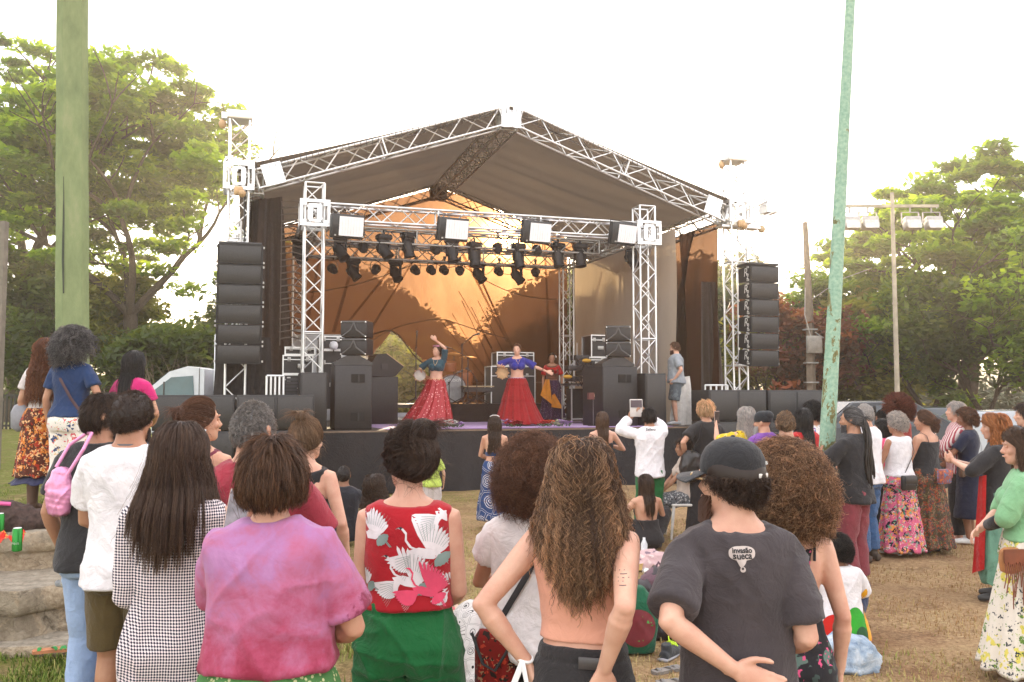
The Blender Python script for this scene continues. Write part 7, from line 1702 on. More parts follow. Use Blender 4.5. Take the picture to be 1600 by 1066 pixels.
# ---------------------------------------------------------------- right group
def rp(*a, **k): return Person(*a, **k)
p = rp(1166, 132, 637, 'woman with long wavy silver hair in a yellow print top filming with a raised phone', 'f', 22, 'fair', arms=(((.16, .40, 1.46), (.8, 0, -1)), 'clasp'), look=(0, 0))
p.top(print_cloth('yellow_print', srgb(206, 176, 40), [srgb(120, 84, 40), srgb(226, 210, 120)], 22, .05, .3), .84, .5, loose=.03); p.trousers(cloth('jeans_dark', (1, 1, 1)), 1, .97, .02); p.hair('long', 'silver', .34, 1500, curl=.009, lam=.05, vol=.025, seed=51, spread=.2)
held(p, 'phone', 'phone raised by the silver-haired woman in yellow', 'phone', p.wpt(-1, fwd=.09)+Vector((.0, -.02, .05)), phone_build(.075, .16, (0, 0, 0), (.06, .05, .05), (.5, .42, .36)))
p = rp(1192, 137, 645, 'man in a black beanie and purple T-shirt with a grey beard', 'm', 26, 'light', look=(26, 0), arms=('front', 'clasp'), h=1.62)
p.top(cloth('purple', srgb(120, 72, 152), .3), .84, .42, loose=.02); p.trousers(cloth('jeans_dark', (1, 1, 1)), 1, .97, .02); p.beard('silver', .04)
g = G(); g.M = p.Hd@Matrix.Scale(p.hk, 4); g.rings([oval(.086*s, .106*s, -.008, z, 28, 2.1) for z, s in ((.0, 1.0), (.03, 1.04), (.07, 1.02), (.105, .82), (.125, .5), (.132, .1))]); g.ball((0, -.06, .075), (.075, .07, .06)); g.build('beanie', cloth('beanie', (.015, .018, .022), .4), p.root, True)
p = rp(1226, 168, 644, 'heavy man with short hair in black T-shirt printed with a golden sun', 'm', 10, 'fair', wf=1.22, df=1.2, look=(-22, 0), arms=('clasp', 'clasp'), bulk=1.15)
ms = p.top(cloth('black_a', (1, 1, 1)), .84, .5, (.004, .02), .02, loose=.03, sw=.03, amp=.006); p.trousers(cloth('jeans_dark', (1, 1, 1)), 1, .97, .02); p.hair('crop', 'dirtyblonde', .025, 1500, vol=.008)
def mandala(cx, cz):
    P = []
    def ring(r0, r1, n, mi, w_=.6, ph=0):
        for k in range(n): a = 2*PI*(k+ph)/n; b = PI/n*w_; P.append(([(cx+r0*math.cos(a-b), cz+r0*math.sin(a-b)), (cx+r1*math.cos(a), cz+r1*math.sin(a)), (cx+r0*math.cos(a+b), cz+r0*math.sin(a+b))], mi))
    def arc(r, th, mi, n=40):
        for k in range(n): a, b = 2*PI*k/n, 2*PI*(k+1)/n; P.append(([(cx+r*math.cos(a), cz+r*math.sin(a)), (cx+r*math.cos(b), cz+r*math.sin(b)), (cx+(r+th)*math.cos(b), cz+(r+th)*math.sin(b)), (cx+(r+th)*math.cos(a), cz+(r+th)*math.sin(a))], mi))
    ring(.07, .125, 26, 0); arc(.062, .012, 0); arc(.13, .006, 1); ring(.138, .185, 30, 1, .8); ring(.142, .165, 30, 2, .6); arc(.188, .005, 1); ring(.195, .24, 34, 1, .8, .5); ring(.20, .222, 34, 2, .6, .5)
    for q in (-1, 1): P.append(([(cx+q*.022+.016*math.cos(a), cz+.006+.008*math.sin(a)) for a in np.linspace(0, 2*PI, 12, endpoint=False)], 0)); 
    P.append(([(cx-.02, cz-.026), (cx, cz-.034), (cx+.02, cz-.026), (cx, cz-.022)], 0)); P.append(([(cx-.004, cz+.01), (cx+.004, cz+.01), (cx+.006, cz-.014), (cx-.006, cz-.014)], 0))
    return P
decals(ms, mandala(.0, 1.29*p.k), [cloth('gold_print', srgb(200, 172, 96), .1), cloth('cream_ink', srgb(176, 164, 136), .1), cloth('black_a', (1, 1, 1))], off=.003, maxe=.05)
p = rp(1254, 142, 639, 'woman with very long straight black hair in a red top', 'f', 18, 'light', arms=('clasp', 'clasp'), look=(-12, 0)); p.top(cloth('scarlet', srgb(176, 32, 34), .3), .84, .4, (.02, .03), .016, loose=.02); p.trousers(cloth('jeans_dark', (1, 1, 1)), 1, .97, .02); p.hair('long', 'black', .50, 1500, vol=.02, seed=54, spread=.1)
p = rp(1270, 136, 632, 'person with dark curls in a white shirt with blue, red and yellow print', 'm', 38, 'light', look=(6, 0), arms=('clasp', 'clasp'), cat='person'); p.top(print_cloth('graffiti', srgb(216, 214, 212), [srgb(30, 90, 170), srgb(200, 50, 40), srgb(220, 180, 40), srgb(24, 24, 30)], 16, .12, .3), .82, .45, loose=.02); p.trousers(cloth('jeans_dark', (1, 1, 1)), 1, .97, .02); p.hair('afro', 'black', .06, 1300, curl=.01, lam=.03, droop=.4)
# 29 dreadlocks
p = rp(1331, 164, 645, 'man with long grey dreadlocks in black T-shirt and burgundy trousers, clapping', 'm', 42, 'tan', look=(14, 0), arms=(((.06, .30, 1.24), (1, -.3, -.7)), ((.04, .32, 1.22), (.9, -.3, -.8))), h=1.70, wf=.98)
p.pal = {-1: Vector((1, 0, 0)), 1: Vector((-1, 0, 0))}; p.top(cloth('black_a', (1, 1, 1)), .82, .44, (.01, .02), .018, loose=.02, sw=.02); p.trousers(cloth('burgundy', srgb(128, 58, 66), .4, var=.1), 1, .95, .024, flare=.012, amp=.009); p.shoes(plain('boot_brown', (1, 1, 1)), boot=.16)
p.hair('pony' if False else 'up', 'darkgrey', .03, 1400, vol=.008, bun=(0, -.105, .0), seed=55)
def dreads(p):
    r = random.Random(6); g = G()
    for k in range(34):
        x = r.uniform(-.05, .05); L = r.uniform(.38, .66); y = -.10+r.uniform(-.02, .02); pts = [p.hp((x*.5, y, .0+r.uniform(-.02, .02)))]
        for i in range(1, 9): q = i/8; pts.append(pts[0]+Vector((x*1.1*q+.012*math.sin(q*9+k), -.055*min(1, q*3)+.01*math.cos(q*8+k), -L*q)))
        g.tube(pts, [.010-.003*i/8 for i in range(9)], 6)
    g.build('dreadlocks', hairmat('dread', (.07, .055, .045), (.2, .17, .14)), p.root, True)
dreads(p); p.beard('darkgrey', .02)
p = rp(1347, 146, 639, 'bald-headed man in a white T-shirt and blue jeans behind the dreadlocked man', 'm', 40, 'light', look=(10, 0), arms=('clasp', 'clasp'), h=1.70, wf=1.05, pos=(PX(1350, 142), F/142)); p.top(cloth('white', (1, 1, 1)), .86, .44, (.01, .02), .018, loose=.03); p.trousers(cloth('denim', srgb(66, 98, 140), .5, var=.14), 1, .96, .022, flare=.008, amp=.009); p.shoes(plain('boot_dark', (.06, .04, .03), .6), boot=.12); p.hair('crop', 'silver', .008, 900, vol=.003, front=20)
p = rp(1377, 127, 656, 'woman with dark bobbed hair in a bright pink top', 'f', 55, 'tan', look=(8, 0), arms=('chest', 'chest')); p.top(cloth('hot_pink', srgb(216, 70, 110), .3), .84, .4, loose=.02); p.trousers(cloth('black_c', (1, 1, 1)), 1, .97, .02); p.hair('long', 'black', .22, 1300, vol=.02, seed=57)
p = rp(1400, 137, 664, 'woman with short curly silver hair, white sleeveless top and pink floral skirt', 'f', 25, 'tan', look=(12, 0), arms=('clasp', 'clasp'), h=1.57, wf=1.02); p.top(cloth('white', (1, 1, 1)), .95, 0, (.01, .03), .018, 'sleeveless_top', tank=.155, loose=.02); p.skirt(print_cloth('pink_tiers', srgb(206, 96, 130), [srgb(36, 30, 50), srgb(226, 150, 80), srgb(96, 170, 140), srgb(230, 190, 200)], 13, .12, .42), 1.03, .06, (.03, .13), .018, 10, tiers=4); p.hair('afro', 'silver', .05, 1700, curl=.009, lam=.028, droop=.5); p.shoes(plain('shoe_white', (.7, .7, .68), .5))
g = G(); g.M = p.T; g.tube([(.13, -.08, 1.42), (.12, -.13, 1.25), (.0, -.14, 1.08), (-.12, -.13, .9)], [(.006, .003)]*4, 6, up=(0, -1, 0)); g.build('crossbody_strap', plain('strap_black', (1, 1, 1)), p.root)
def smallbag(m):
    def b(root):
        g = G(); g.box((0, 0, 0), (.2, .07, .16), 0, None, 1, .02); g.build('bag_body', m, root); g = G(); g.box((0, -.038, .03), (.19, .01, .09), 0, None, 1, .01); g.build('flap', m, root)
    return b
held(p, 'shoulder_bag', 'small black bag on the back of the silver-haired woman in white', 'bag', (-.12, -.23, .83), smallbag(plain('leather_black', (1, 1, 1))))
p = rp(1402, 118, 648, 'woman with a big round dark red afro behind the silver curly-haired woman', 'f', 30, 'brown', arms=('clasp', 'clasp'), h=1.72, pos=(PX(1402, 118), F/118)); p.top(cloth('coral', srgb(190, 80, 70), .3), .84, .4); p.trousers(cloth('black_c', (1, 1, 1)), 1, .97, .02); p.hair('afro', 'redafro', .145, 2000, curl=.009, lam=.03, droop=.5)
p = rp(1379, 116, 642, 'person with dark hair in a round topknot holding up a hand, behind the pink top', 'f', 40, 'brown', arms=(((.12, .3, 1.5), (1, 0, -1)), 'clasp'), cat='person'); p.top(cloth('grey_tee', (.2, .2, .22), .3), .84, .4); p.trousers(cloth('black_c', (1, 1, 1)), 1, .97, .02); p.hair('up', 'black', .05, 1000, bun=(0, -.04, .14))
p = rp(1443, 135, 658, 'woman with reddish ponytail in black strappy top and long brown patterned skirt', 'f', 30, 'light', look=(22, 0), arms=('clasp', 'clasp'), wf=1.12, h=1.60, bulk=1.1)
p.top(cloth('black_c', (1, 1, 1)), .93, 0, (.02, .0), .014, 'strappy_top', ntop=1.35, tank=.16, loose=.015); p.skirt(print_cloth('brown_tiers', srgb(74, 62, 44), [srgb(120, 88, 70), srgb(150, 62, 40), srgb(60, 50, 64), srgb(128, 124, 84)], 15, .14, .42), 1.02, .07, (.03, .13), .018, 10, tiers=5); p.hair('up', 'chestnut', .04, 1500, bun=(0, -.125, -.01), vol=.012, curl=.006); p.shoes(plain('sneaker_dark', (1, 1, 1)))
for q in (-1, 1): p.strap(cloth('black_c', (1, 1, 1)), [(q*.10, -.115, 1.33), (q*.105, -.09, 1.41), (q*.10, -.01, 1.445), (q*.095, .08, 1.38)], .006)
def printpouch(root): smallbag(print_cloth('pouch_print', srgb(150, 90, 90), [srgb(70, 120, 160), srgb(210, 120, 60)], 20, .1, .35))(root)
held(p, 'shoulder_bag', 'small painted pouch hanging at the back of the strappy-top woman', 'bag', (-.05, -.25, .88), printpouch)
p = rp(1447, 120, 652, 'woman with dark curls in a rust sleeveless top behind the strappy-top woman', 'f', 45, 'brown', arms=('chest', 'clasp'), look=(10, 0)); p.top(cloth('rust', srgb(120, 60, 44), .3), .84, 0, (.02, .03), .014, tank=.13); p.trousers(cloth('black_c', (1, 1, 1)), 1, .97, .02); p.hair('afro', 'chestnut', .07, 1300, curl=.009, lam=.03)
p = rp(1492, 126, 645, 'white-haired man in a striped red and white shirt looking up to the left', 'm', 62, 'fair', look=(8, 6), arms=('chest', 'clasp'), h=1.70)
t_ = NT('red_stripe'); sx_ = t_.n('ShaderNodeSeparateXYZ'); t_.l(t_.co(), sx_.inputs[0]); t_.col(t_.ramp(t_.math('ADD', t_.math('MULTIPLY', t_.math('SINE', t_.math('MULTIPLY', t_.math('ADD', sx_.outputs['X'], sx_.outputs['Y']), 190)), .5), .5), [(.4, srgb(150, 60, 72)), (.6, srgb(206, 190, 186))])).set(.85)
p.top(t_.m, .84, .9, (0, .02), .018, loose=.02); p.trousers(cloth('black_c', (1, 1, 1)), 1, .97, .02); p.hair('short', 'silver', .05, 1300, vol=.012)
p = rp(1509, 128, 660, 'woman with short curly dark hair in a long navy dress', 'f', 52, 'brown', look=(10, 0), arms=('chest', 'clasp'), wf=1.08, h=1.60)
p.top(cloth('navy_dress', srgb(24, 30, 52), .3), .34, .40, (.01, .02), .016, 'dress', loose=.03, flare=.05); p.hair('afro', 'chestnut', .06, 1500, curl=.009, lam=.03); p.shoes(plain('shoe_white', (1, 1, 1)))
g = G(); g.M = p.T; g.tube([(.09, -.09, 1.43), (.12, -.13, 1.25), (.14, -.13, 1.05), (.16, -.1, .9)], [(.008, .003)]*4, 6, up=(0, -1, 0)); g.build('bag_strap', plain('strap_grey', (.15, .15, .16), .5), p.root)
held(p, 'shoulder_bag', 'brown bag at the side of the woman in the navy dress', 'bag', (-.24, .02, .90), smallbag(plain('leather_brown', (.10, .06, .04), .5)))
p = rp(1553, 173, 653, 'woman with thick orange-red hair in a black top, clapping', 'f', 60, 'fair', look=(6, 0), arms=(((.05, .36, 1.26), (.9, -.1, -.8)), ((.03, .36, 1.26), (.9, -.1, -.8))), h=1.64, wf=1.05)
p.pal = {-1: Vector((1, 0, 0)), 1: Vector((-1, 0, 0))}; p.top(cloth('black_a', (1, 1, 1)), .80, .62, (.01, .02), .016, loose=.03, flare=.02); p.trousers(cloth('sage_wrap', srgb(92, 132, 112), .4), 1, .9, .04, flare=.03, wide=.03, amp=.012); p.hair('long', 'orange', .36, 2600, curl=.007, lam=.09, vol=.04, seed=63, spread=.2)
g = G(); cloth_sheet(g, (-.26, .12, .30), (-.20, .22, .24), (-.16, .14, 1.1), (-.2, .08, 1.12), 14, 30, .05, 9, 5, dirn=(-1, 0, 0)); o = g.build('shawl', cloth('red_shawl', srgb(168, 26, 26), .5), p.root, True)
g = G(); cloth_sheet(g, (-.27, -.02, .12), (-.28, .10, .2), (-.2, .06, .95), (-.2, -.02, .98), 14, 30, .05, 9, 8, dirn=(-1, 0, 0)); o = g.build('shawl', cloth('sage_wrap', (1, 1, 1)), p.root, True); p.shoes(plain('sneaker_dark', (1, 1, 1)))
# 41 green top
p = rp(1592, 240, 672, 'woman with brown bobbed hair in mint green top and white floral skirt', 'f', 62, 'fair', look=(10, 0), arms=(((.0, .24, 1.03), (1, -.3, -.1)), ((-.04, .27, 1.02), (1, -.3, -.1))), h=1.60, wf=1.10, bulk=1.08)
p.top(cloth('mint', srgb(124, 172, 128), .3), .97, .62, (.01, .03), .016, loose=.02, sw=.012); p.skirt(print_cloth('palm_skirt', srgb(214, 206, 192), [srgb(208, 196, 96), srgb(96, 130, 60), srgb(44, 52, 60), srgb(150, 168, 90)], 9.5, .16, .30), 1.03, .10, (.03, .17), .02, 10); p.hair('long', 'brown', .24, 3400, vol=.035, seed=64, spread=.22, curl=.004, lam=.1); p.shoes(plain('sandal', (1, 1, 1)))
g = G(); g.M = p.T
S0, E, W = p.joints[-1]; g.tube([E.lerp(W, .25), E.lerp(W, .5), E.lerp(W, .8)], [.046, .044, .040], 14); g.build('jacket_sleeve', cloth('jacket_black', (.03, .03, .032), .4), p.root, True)
g = G(); g.M = p.T; g.tube([E.lerp(W, .3)+Vector((0, 0, .012)), E.lerp(W, .8)+Vector((0, 0, .012))], [.045, .041], 14); 
def fringe_bag(root):
    m = plain('tan_leather', srgb(166, 112, 66), .6, bump=.5, bs=20); m2 = plain('rust_leather', srgb(116, 60, 34), .6)
    g = G(); g.lathe([(.04, -.10), (.085, -.08), (.095, 0), (.085, .07), (.05, .09)], 24, 0, (0, 0, 0), 1, .45); b = remesh(g, .009, 3); b.materials.append(m); b.name = 'bag_body'; link(bpy.data.objects.new('bag_body', b), root)
    r = random.Random(4); pl = [(-.09, .085), (.09, .085), (.09, -.0)]+[(.09-.18*k/12, -.01-.03*(k % 2)-.01*math.sin(k)) for k in range(13)]; g = G(); g.prism(pl, -.058, -.046); g.build('flap', m2, root)
    g = G()
    for k in range(12): x = -.09+.016*k; L = r.uniform(.12, .34); g.tube([(x, -.06, -.02), (x+.006, -.066, -.02-L*.5), (x+r.uniform(-.015, .015), -.06, -.02-L)], [(.005, .002)]*3, 5)
    g.build('fringe', m2, root)
held(p, 'hip_bag', 'tan leather pouch with long rust fringes on the mint-top woman\'s hip', 'bag', (-.235*p.k, .09, .855*p.k), fringe_bag, R(-55)).scale = (.85, .85, .85)
p = rp(1603, 150, 631, 'dark-haired person with glasses cut by the right edge, behind the mint-top woman', 'm', 55, 'fair', look=(8, 0), arms=('clasp', 'clasp'), cat='person'); p.top(cloth('slate', (1, 1, 1)), .84, .5); p.trousers(cloth('black_c', (1, 1, 1)), 1, .97, .02); p.hair('short', 'darkbrown', .06, 1300, vol=.015)
# 31 seated child
p = rp(1290, 208, 868, 'seated child with dark curls in white shirt with red and green shapes', 'm', 12, 'brown', seat=.13, h=1.36, legs=(((-.26, .3, .06), (-.6, .3, 1)), ((.26, .3, .06), (.6, .3, 1))), arms=(((.25, .3, 1.0), (1, -.5, 0)), ((.25, .25, .95), (1, -.5, 0))), pos=(PX(1303, 208), F/208), cat='child', look=(24, 6), near=True)
cs = p.top(cloth('white', (1, 1, 1)), .78, .45, (.01, .03), .022, loose=.05, sw=.03, flare=.05); p.trousers(cloth('jeans_dark', (1, 1, 1)), .98, .95, .03); p.hair('afro', 'black', .05, 2200, curl=.009, lam=.03, droop=.3)
def ell(cx, cz, a, b, an=0, n=28): return [(cx+a*math.cos(t)*math.cos(an)-b*math.sin(t)*math.sin(an), cz+a*math.cos(t)*math.sin(an)+b*math.sin(t)*math.cos(an)) for t in np.linspace(0, 2*PI, n, endpoint=False)]
decals(cs, [(ell(.055, .17, .085, .12, .1), 1), (ell(-.08, .13, .10, .12, .5), 0), (ell(.17, .2, .035, .20, -.15), 3), (ell(.205, .17, .045, .18, -.2), 0), (ell(.075, .09, .06, .07), 2)], [cloth('child_red', srgb(190, 34, 26), .1), cloth('child_green', srgb(46, 150, 40), .1), cloth('child_dark', srgb(40, 84, 50), .1), cloth('child_yellow', srgb(222, 160, 30), .1)], off=.004, maxe=.04)
# 45 seated orange hair bending, 46 raised knee
p = rp(750, 250, 930, 'seated person with long ginger curls and lilac top, reaching down', 'f', -40, 'fair', seat=.13, h=1.62, lean=(26, 0), arms=(((.30, .42, .80), (1, -.3, 0)), ((.1, .35, .9), (1, -.5, 0))), legs=(((-.30, .30, .06), (-.6, .3, 1)), ((.30, .3, .06), (.6, .3, 1))), pos=(PX(772, 262), F/262), cat='person', look=(30, 14), near=True)
p.top(cloth('lilac_lace', srgb(170, 130, 176), .5), .98, 0, (.04, .04), .014, 'lace_top', tank=.12); p.trousers(leafprint('bw_print', srgb(200, 196, 192), srgb(24, 24, 28), 14), 1.0, .85, .05, wide=.03, name='skirt_trousers'); p.hair('long', 'orange', .34, 2600, curl=.013, lam=.06, vol=.03, seed=66, spread=.2)
p = rp(706, 236, 900, 'seated person in pale floral leggings, mostly hidden behind the green trousers', 'f', -75, 'fair', seat=.13, h=1.62, arms=(((.22, .45, 1.05), (1, -.3, -.3)), ((.2, .45, 1.0), (1, -.5, 0))), legs=(((-.10, .50, .06), (-.1, .2, 1)), ((.12, .52, .06), (.1, .2, 1))), pos=(PX(640, 236), F/236), cat='person', near=True)
p.top(cloth('white_c', (1, 1, 1)), .84, .4); p.trousers(print_cloth('pastel_floral', srgb(206, 178, 160), [srgb(206, 110, 120), srgb(120, 170, 130)], 20, .08, .33), .98, .7, .014); p.hair('long', 'brown', .3, 1200)
# ---------------------------------------------------------------- performers
def perf(t, s, *a, **k):
    q = stage_pt(t, s); return Person(800+q.x*70, 75, 540, *a, gz=DZ+.008, pos=(q.x, q.y), **k)
s1 = 1.7; t1 = s_of(681, s1)
p = perf(t1, s1, 'dancer in teal crop blouse and sparkling red skirt, one arm raised', 'f', 170, 'fair', h=1.66, near=False, arms=(((-.02, .10, 1.80), (1, 0, .3)), ((.30, .20, 1.15), (.8, -.2, -.6))), look=(-30, 0), lean=(0, -3))
p.top(cloth('teal', srgb(36, 70, 82), .3), 1.17, .5, (.03, .09), .014, 'blouse', sw=.015)
t_ = NT('red_sequin'); v_ = t_.voro(60, t_.co(), out='Color'); sp_ = t_.n('ShaderNodeSeparateColor'); t_.l(v_, sp_.inputs[0]); t_.col(t_.mix(t_.math('GREATER_THAN', sp_.outputs[0], .96), srgb(150, 14, 28), (.8, .4, .38))).set(.4, .1)
p.skirt(t_.m, .99, .035, (.02, .40), .028, 11, sway=.14); g = G(); g.M = p.T
for z, r_ in ((.985, .004), (.965, .012), (.945, .006)): g.rings([oval(.165+r_, .12+r_, -.012, z+d, 30) for d in (0, .012)], 0, False)
for k in range(26): a = 2*PI*k/26; g.ball((math.cos(a)*.178, math.sin(a)*.132-.012, .975), .012, n=6, m=4)
g.build('coin_belt', plain('gold', (.75, .5, .28), .3, .7), p.root)
p.hair('up', 'brown', .04, 1200, bun=(0, -.11, .0)); g = G(); g.M = p.Hd@Matrix.Scale(p.hk, 4)
for k in range(9): a = -1.4+2.8*k/8; g.ball((.078*math.sin(a), .03+.03*math.cos(a), .095), (.022, .02, .02), n=7, m=5)
g.build('flower_wreath', plain('rose_wreath', (.5, .2, .28), .7), p.root)
g = G(); g.M = p.T; g.tube([(-.045, .115, 1.38), (-.03, .135, 1.32), (0, .15, 1.27), (.03, .135, 1.32), (.045, .115, 1.38)], .004, 5); g.build('necklace', plain('gold', (1, 1, 1)), p.root)
def tamb(c1, rot):
    def b(root):
        g = G(); g.M = Matrix.Rotation(R(rot), 4, 'Z')@Matrix.Rotation(R(75), 4, 'X'); g.lathe([(.12, -.025), (.125, -.025), (.125, .025), (.12, .025)], 28, cap=False); g.build('hoop', plain('wood_hoop', (.3, .16, .08), .5), root, 40)
        g = G(); g.M = Matrix.Rotation(R(rot), 4, 'Z')@Matrix.Rotation(R(75), 4, 'X'); g.lathe([(.119, .02), (.05, .022)], 28); g.build('skin', plain('drumskin_%d' % int(c1[0]*99), c1, .5), root)
        g = G(); g.M = Matrix.Rotation(R(rot), 4, 'Z')@Matrix.Rotation(R(75), 4, 'X')
        for k in range(8): a = PI*k/4; g.ball((.128*math.cos(a), .128*math.sin(a), 0), (.02, .02, .006), n=8, m=4)
        g.build('jingle', plain('gold', (1, 1, 1)), root)
    return b
held(p, 'tambourine', 'pale tambourine in the hand of the teal-topped dancer', 'tambourine', p.wpt(1, fwd=.1)+Vector((0, .02, -.08)), tamb((.6, .56, .5), 8))
s2 = 1.45; t2 = s_of(808, s2)
p = perf(t2, s2, 'dancer in royal blue crop blouse and plain red skirt, arm stretched out', 'f', 188, 'fair', h=1.70, near=False, arms=(((.62, .12, 1.12), (.3, -.4, -1)), ((.36, .16, 1.22), (.8, -.2, -.4))), look=(-18, 0))
p.top(cloth('royal', srgb(34, 42, 128), .3), 1.19, .5, (.03, .10), .014, 'blouse', sw=.03); sk = p.skirt(cloth('ruby', srgb(140, 20, 26), .4), .99, .03, (.02, .34), .03, 12, sway=-.06, tiers=2)
g = G(); g.M = p.T; g.rings([oval(.168, .122, -.012, z, 30) for z in (.965, 1.0)], 0, False)
for k in range(24): a = 2*PI*k/24; g.ball((math.cos(a)*.174, math.sin(a)*.128-.012, .985), .012, n=6, m=4)
g.build('beaded_belt', plain('bead_mauve', (.4, .3, .45), .3, .4), p.root)
p.hair('up', 'chestnut', .04, 1200, bun=(0, -.11, .0)); g = G(); g.M = p.T; g.tube([(-.045, .118, 1.38), (0, .15, 1.28), (.045, .118, 1.38)], .004, 5); g.build('necklace', plain('gold', (1, 1, 1)), p.root)
S0, E, W = p.joints[-1]; g = G(); g.M = p.T
for k_ in (.6, .66): g.tube([E.lerp(W, k_), E.lerp(W, k_+.025)], .036, 12)
g.build('bracelet', plain('bracelet_dark', (.12, .05, .05), .4), p.root)
held(p, 'tambourine', 'tan tambourine in the hand of the blue-topped dancer', 'tambourine', p.wpt(1, fwd=.08)+Vector((.0, .03, -.12)), tamb((.58, .38, .2), -10))
s3 = 4.0; t3 = s_of(857, s3)
p = perf(t3, 3.75, 'dancer in red-brown blouse and purple skirt with orange drapes, behind the others', 'f', 178, 'tan', h=1.62, near=False, arms=('hang2', 'hang'))
p.top(cloth('brownred', srgb(104, 66, 50), .4), 1.05, 0, (.03, .08), .014, 'blouse', tank=.15); p.top(cloth('scarlet', (1, 1, 1)), 1.30, .4, (.03, .10), .016, 'shoulder_piece', ntop=1.44, sw=.02)
p.skirt(print_cloth('purple_swirl', srgb(52, 30, 62), [srgb(120, 96, 120), srgb(84, 52, 40)], 26, .15, .28), 1.03, .05, (.03, .16), .03, 9); g = G(); cloth_sheet(g, (.0, .32, .40), (.28, .26, .62), (.16, .15, 1.0), (.06, .17, 1.0), 16, 24, .05, 7, 4, dirn=(0, 1, 0)); cloth_sheet(g, (-.26, .30, .30), (.02, .34, .34), (.0, .30, .62), (-.06, .3, .66), 16, 18, .05, 7, 6, dirn=(0, 1, 0)); g.build('orange_drape', cloth('orange_silk', srgb(206, 130, 40), .4), p.root, True)
p.hair('up', 'black', .04, 1000, bun=(0, -.1, .05)); g = G(); g.M = p.Hd@Matrix.Scale(p.hk, 4); g.ball((-.085, .0, .03), (.035, .02, .035)); g.build('hair_flower', plain('petal_pale', (.7, .62, .55), .6), p.root); p.shoes(plain('sandal', (1, 1, 1)))
s4 = .75; t4 = s_of(1056, s4)
p = perf(t4, s4, 'bearded man in grey T-shirt and shorts at the right of the stage', 'm', 78, 'fair', h=1.76, near=False, arms=('pocket', ((.2, .12, .98), (.5, -1, 0))), look=(4, -4), wf=1.15, df=1.25)
p.top(cloth('grey_tee2', srgb(140, 146, 152), .3), .86, .42, (.006, .02), .018, loose=.02, flare=.02); p.trousers(print_cloth('grey_shorts', srgb(84, 92, 98), [srgb(110, 118, 122)], 8, .1, .4), 1.0, .5, .034, wide=.02, name='shorts', amp=.008); p.hair('short', 'chestnut', .035, 1100, vol=.008); p.beard('chestnut', .035); p.shoes(plain('shoe_pale', (.5, .5, .5), .6))
# ============================================================ SMALL THINGS ON THE GROUND
def at(px, py, z=0.0):
    """world point where a photo pixel meets the height z"""
    S = (py-YH)/(H-z); return Vector((PX(px, S), F/S, z))
def can(px, py, z, lab, txt=True):
    root = thing('drink_can', lab, 'can', at(px, py, z), R(0), 'green drink cans on the stone steps')
    g = G(); g.lathe([(.027, 0), (.033, .006), (.033, .15), (.027, .160), (.026, .163), (.022, .158)], 24); g.build('can_body', plain('can_green', srgb(34, 128, 46), .25, .5, var=.05), root, 40)
    g = G(); g.lathe([(.0275, .158), (.026, .1635), (.02, .160)], 24, cap=False); g.lathe([(.025, .159), (.001, .1592)], 24); g.build('can_lid', ALU, root, 40)
    if txt:
        me = text_mesh('Hein', .030, .0002); 
        for v in me.vertices: a = v.co.x/.0335; v.co = (.0337*math.sin(a), -.0337*math.cos(a), .06+v.co.y)
        me.materials.append(WHT); link(bpy.data.objects.new('brand_lettering', me), root)
can(36, 858, .735, 'green drink can with white lettering standing on the edge of the upper stone step')
can(8, 832, .735, 'green drink can at the left edge beside the crumpled red packet', False)
def packet():
    root = thing('snack_packet', 'crumpled red snack packet on the upper stone step', 'packet', at(12, 842, .74), R(10)); g = G(); cloth_sheet(g, (-.14, -.07, .012), (.16, -.05, .012), (.14, .08, .05), (-.12, .08, .04), 26, 18, .035, 30, 7, dirn=(0, 0, 1)); g.build('packet', print_cloth('foil_red', srgb(190, 40, 26), [srgb(210, 150, 60), srgb(150, 160, 60)], 20, .05, .3), root, 30)
packet()
def darkbag():
    root = thing('duffel_bag', 'dark brown fur-like bag with a pink cord lying on the steps at the left edge', 'bag', at(10, 826, .73), R(12)); g = G(); g.lathe([(.06, -.02), (.26, 0), (.30, .08), (.24, .17), (.1, .21)], 28, 0, (0, 0, 0), 1, .6); g.tube([(.2, 0, .08), (.38, .02, .06), (.45, .02, .04)], [.09, .06, .03], 12); b = remesh(g, .012, 3); folds(b, .02, (9, 9, 9), 3); b.materials.append(plain('bag_brown', (.055, .032, .026), .9, var=.3, vs=30, bump=1, bs=40)); b.name = 'bag_body'; link(bpy.data.objects.new('bag_body', b), root)
    g = G(); g.tube([(-.15, -.08, .22), (-.02, -.12, .235), (.1, -.1, .22)], .016, 8); g.build('pink_cord', plain('cord_pink', srgb(220, 90, 150), .5), root)
darkbag()
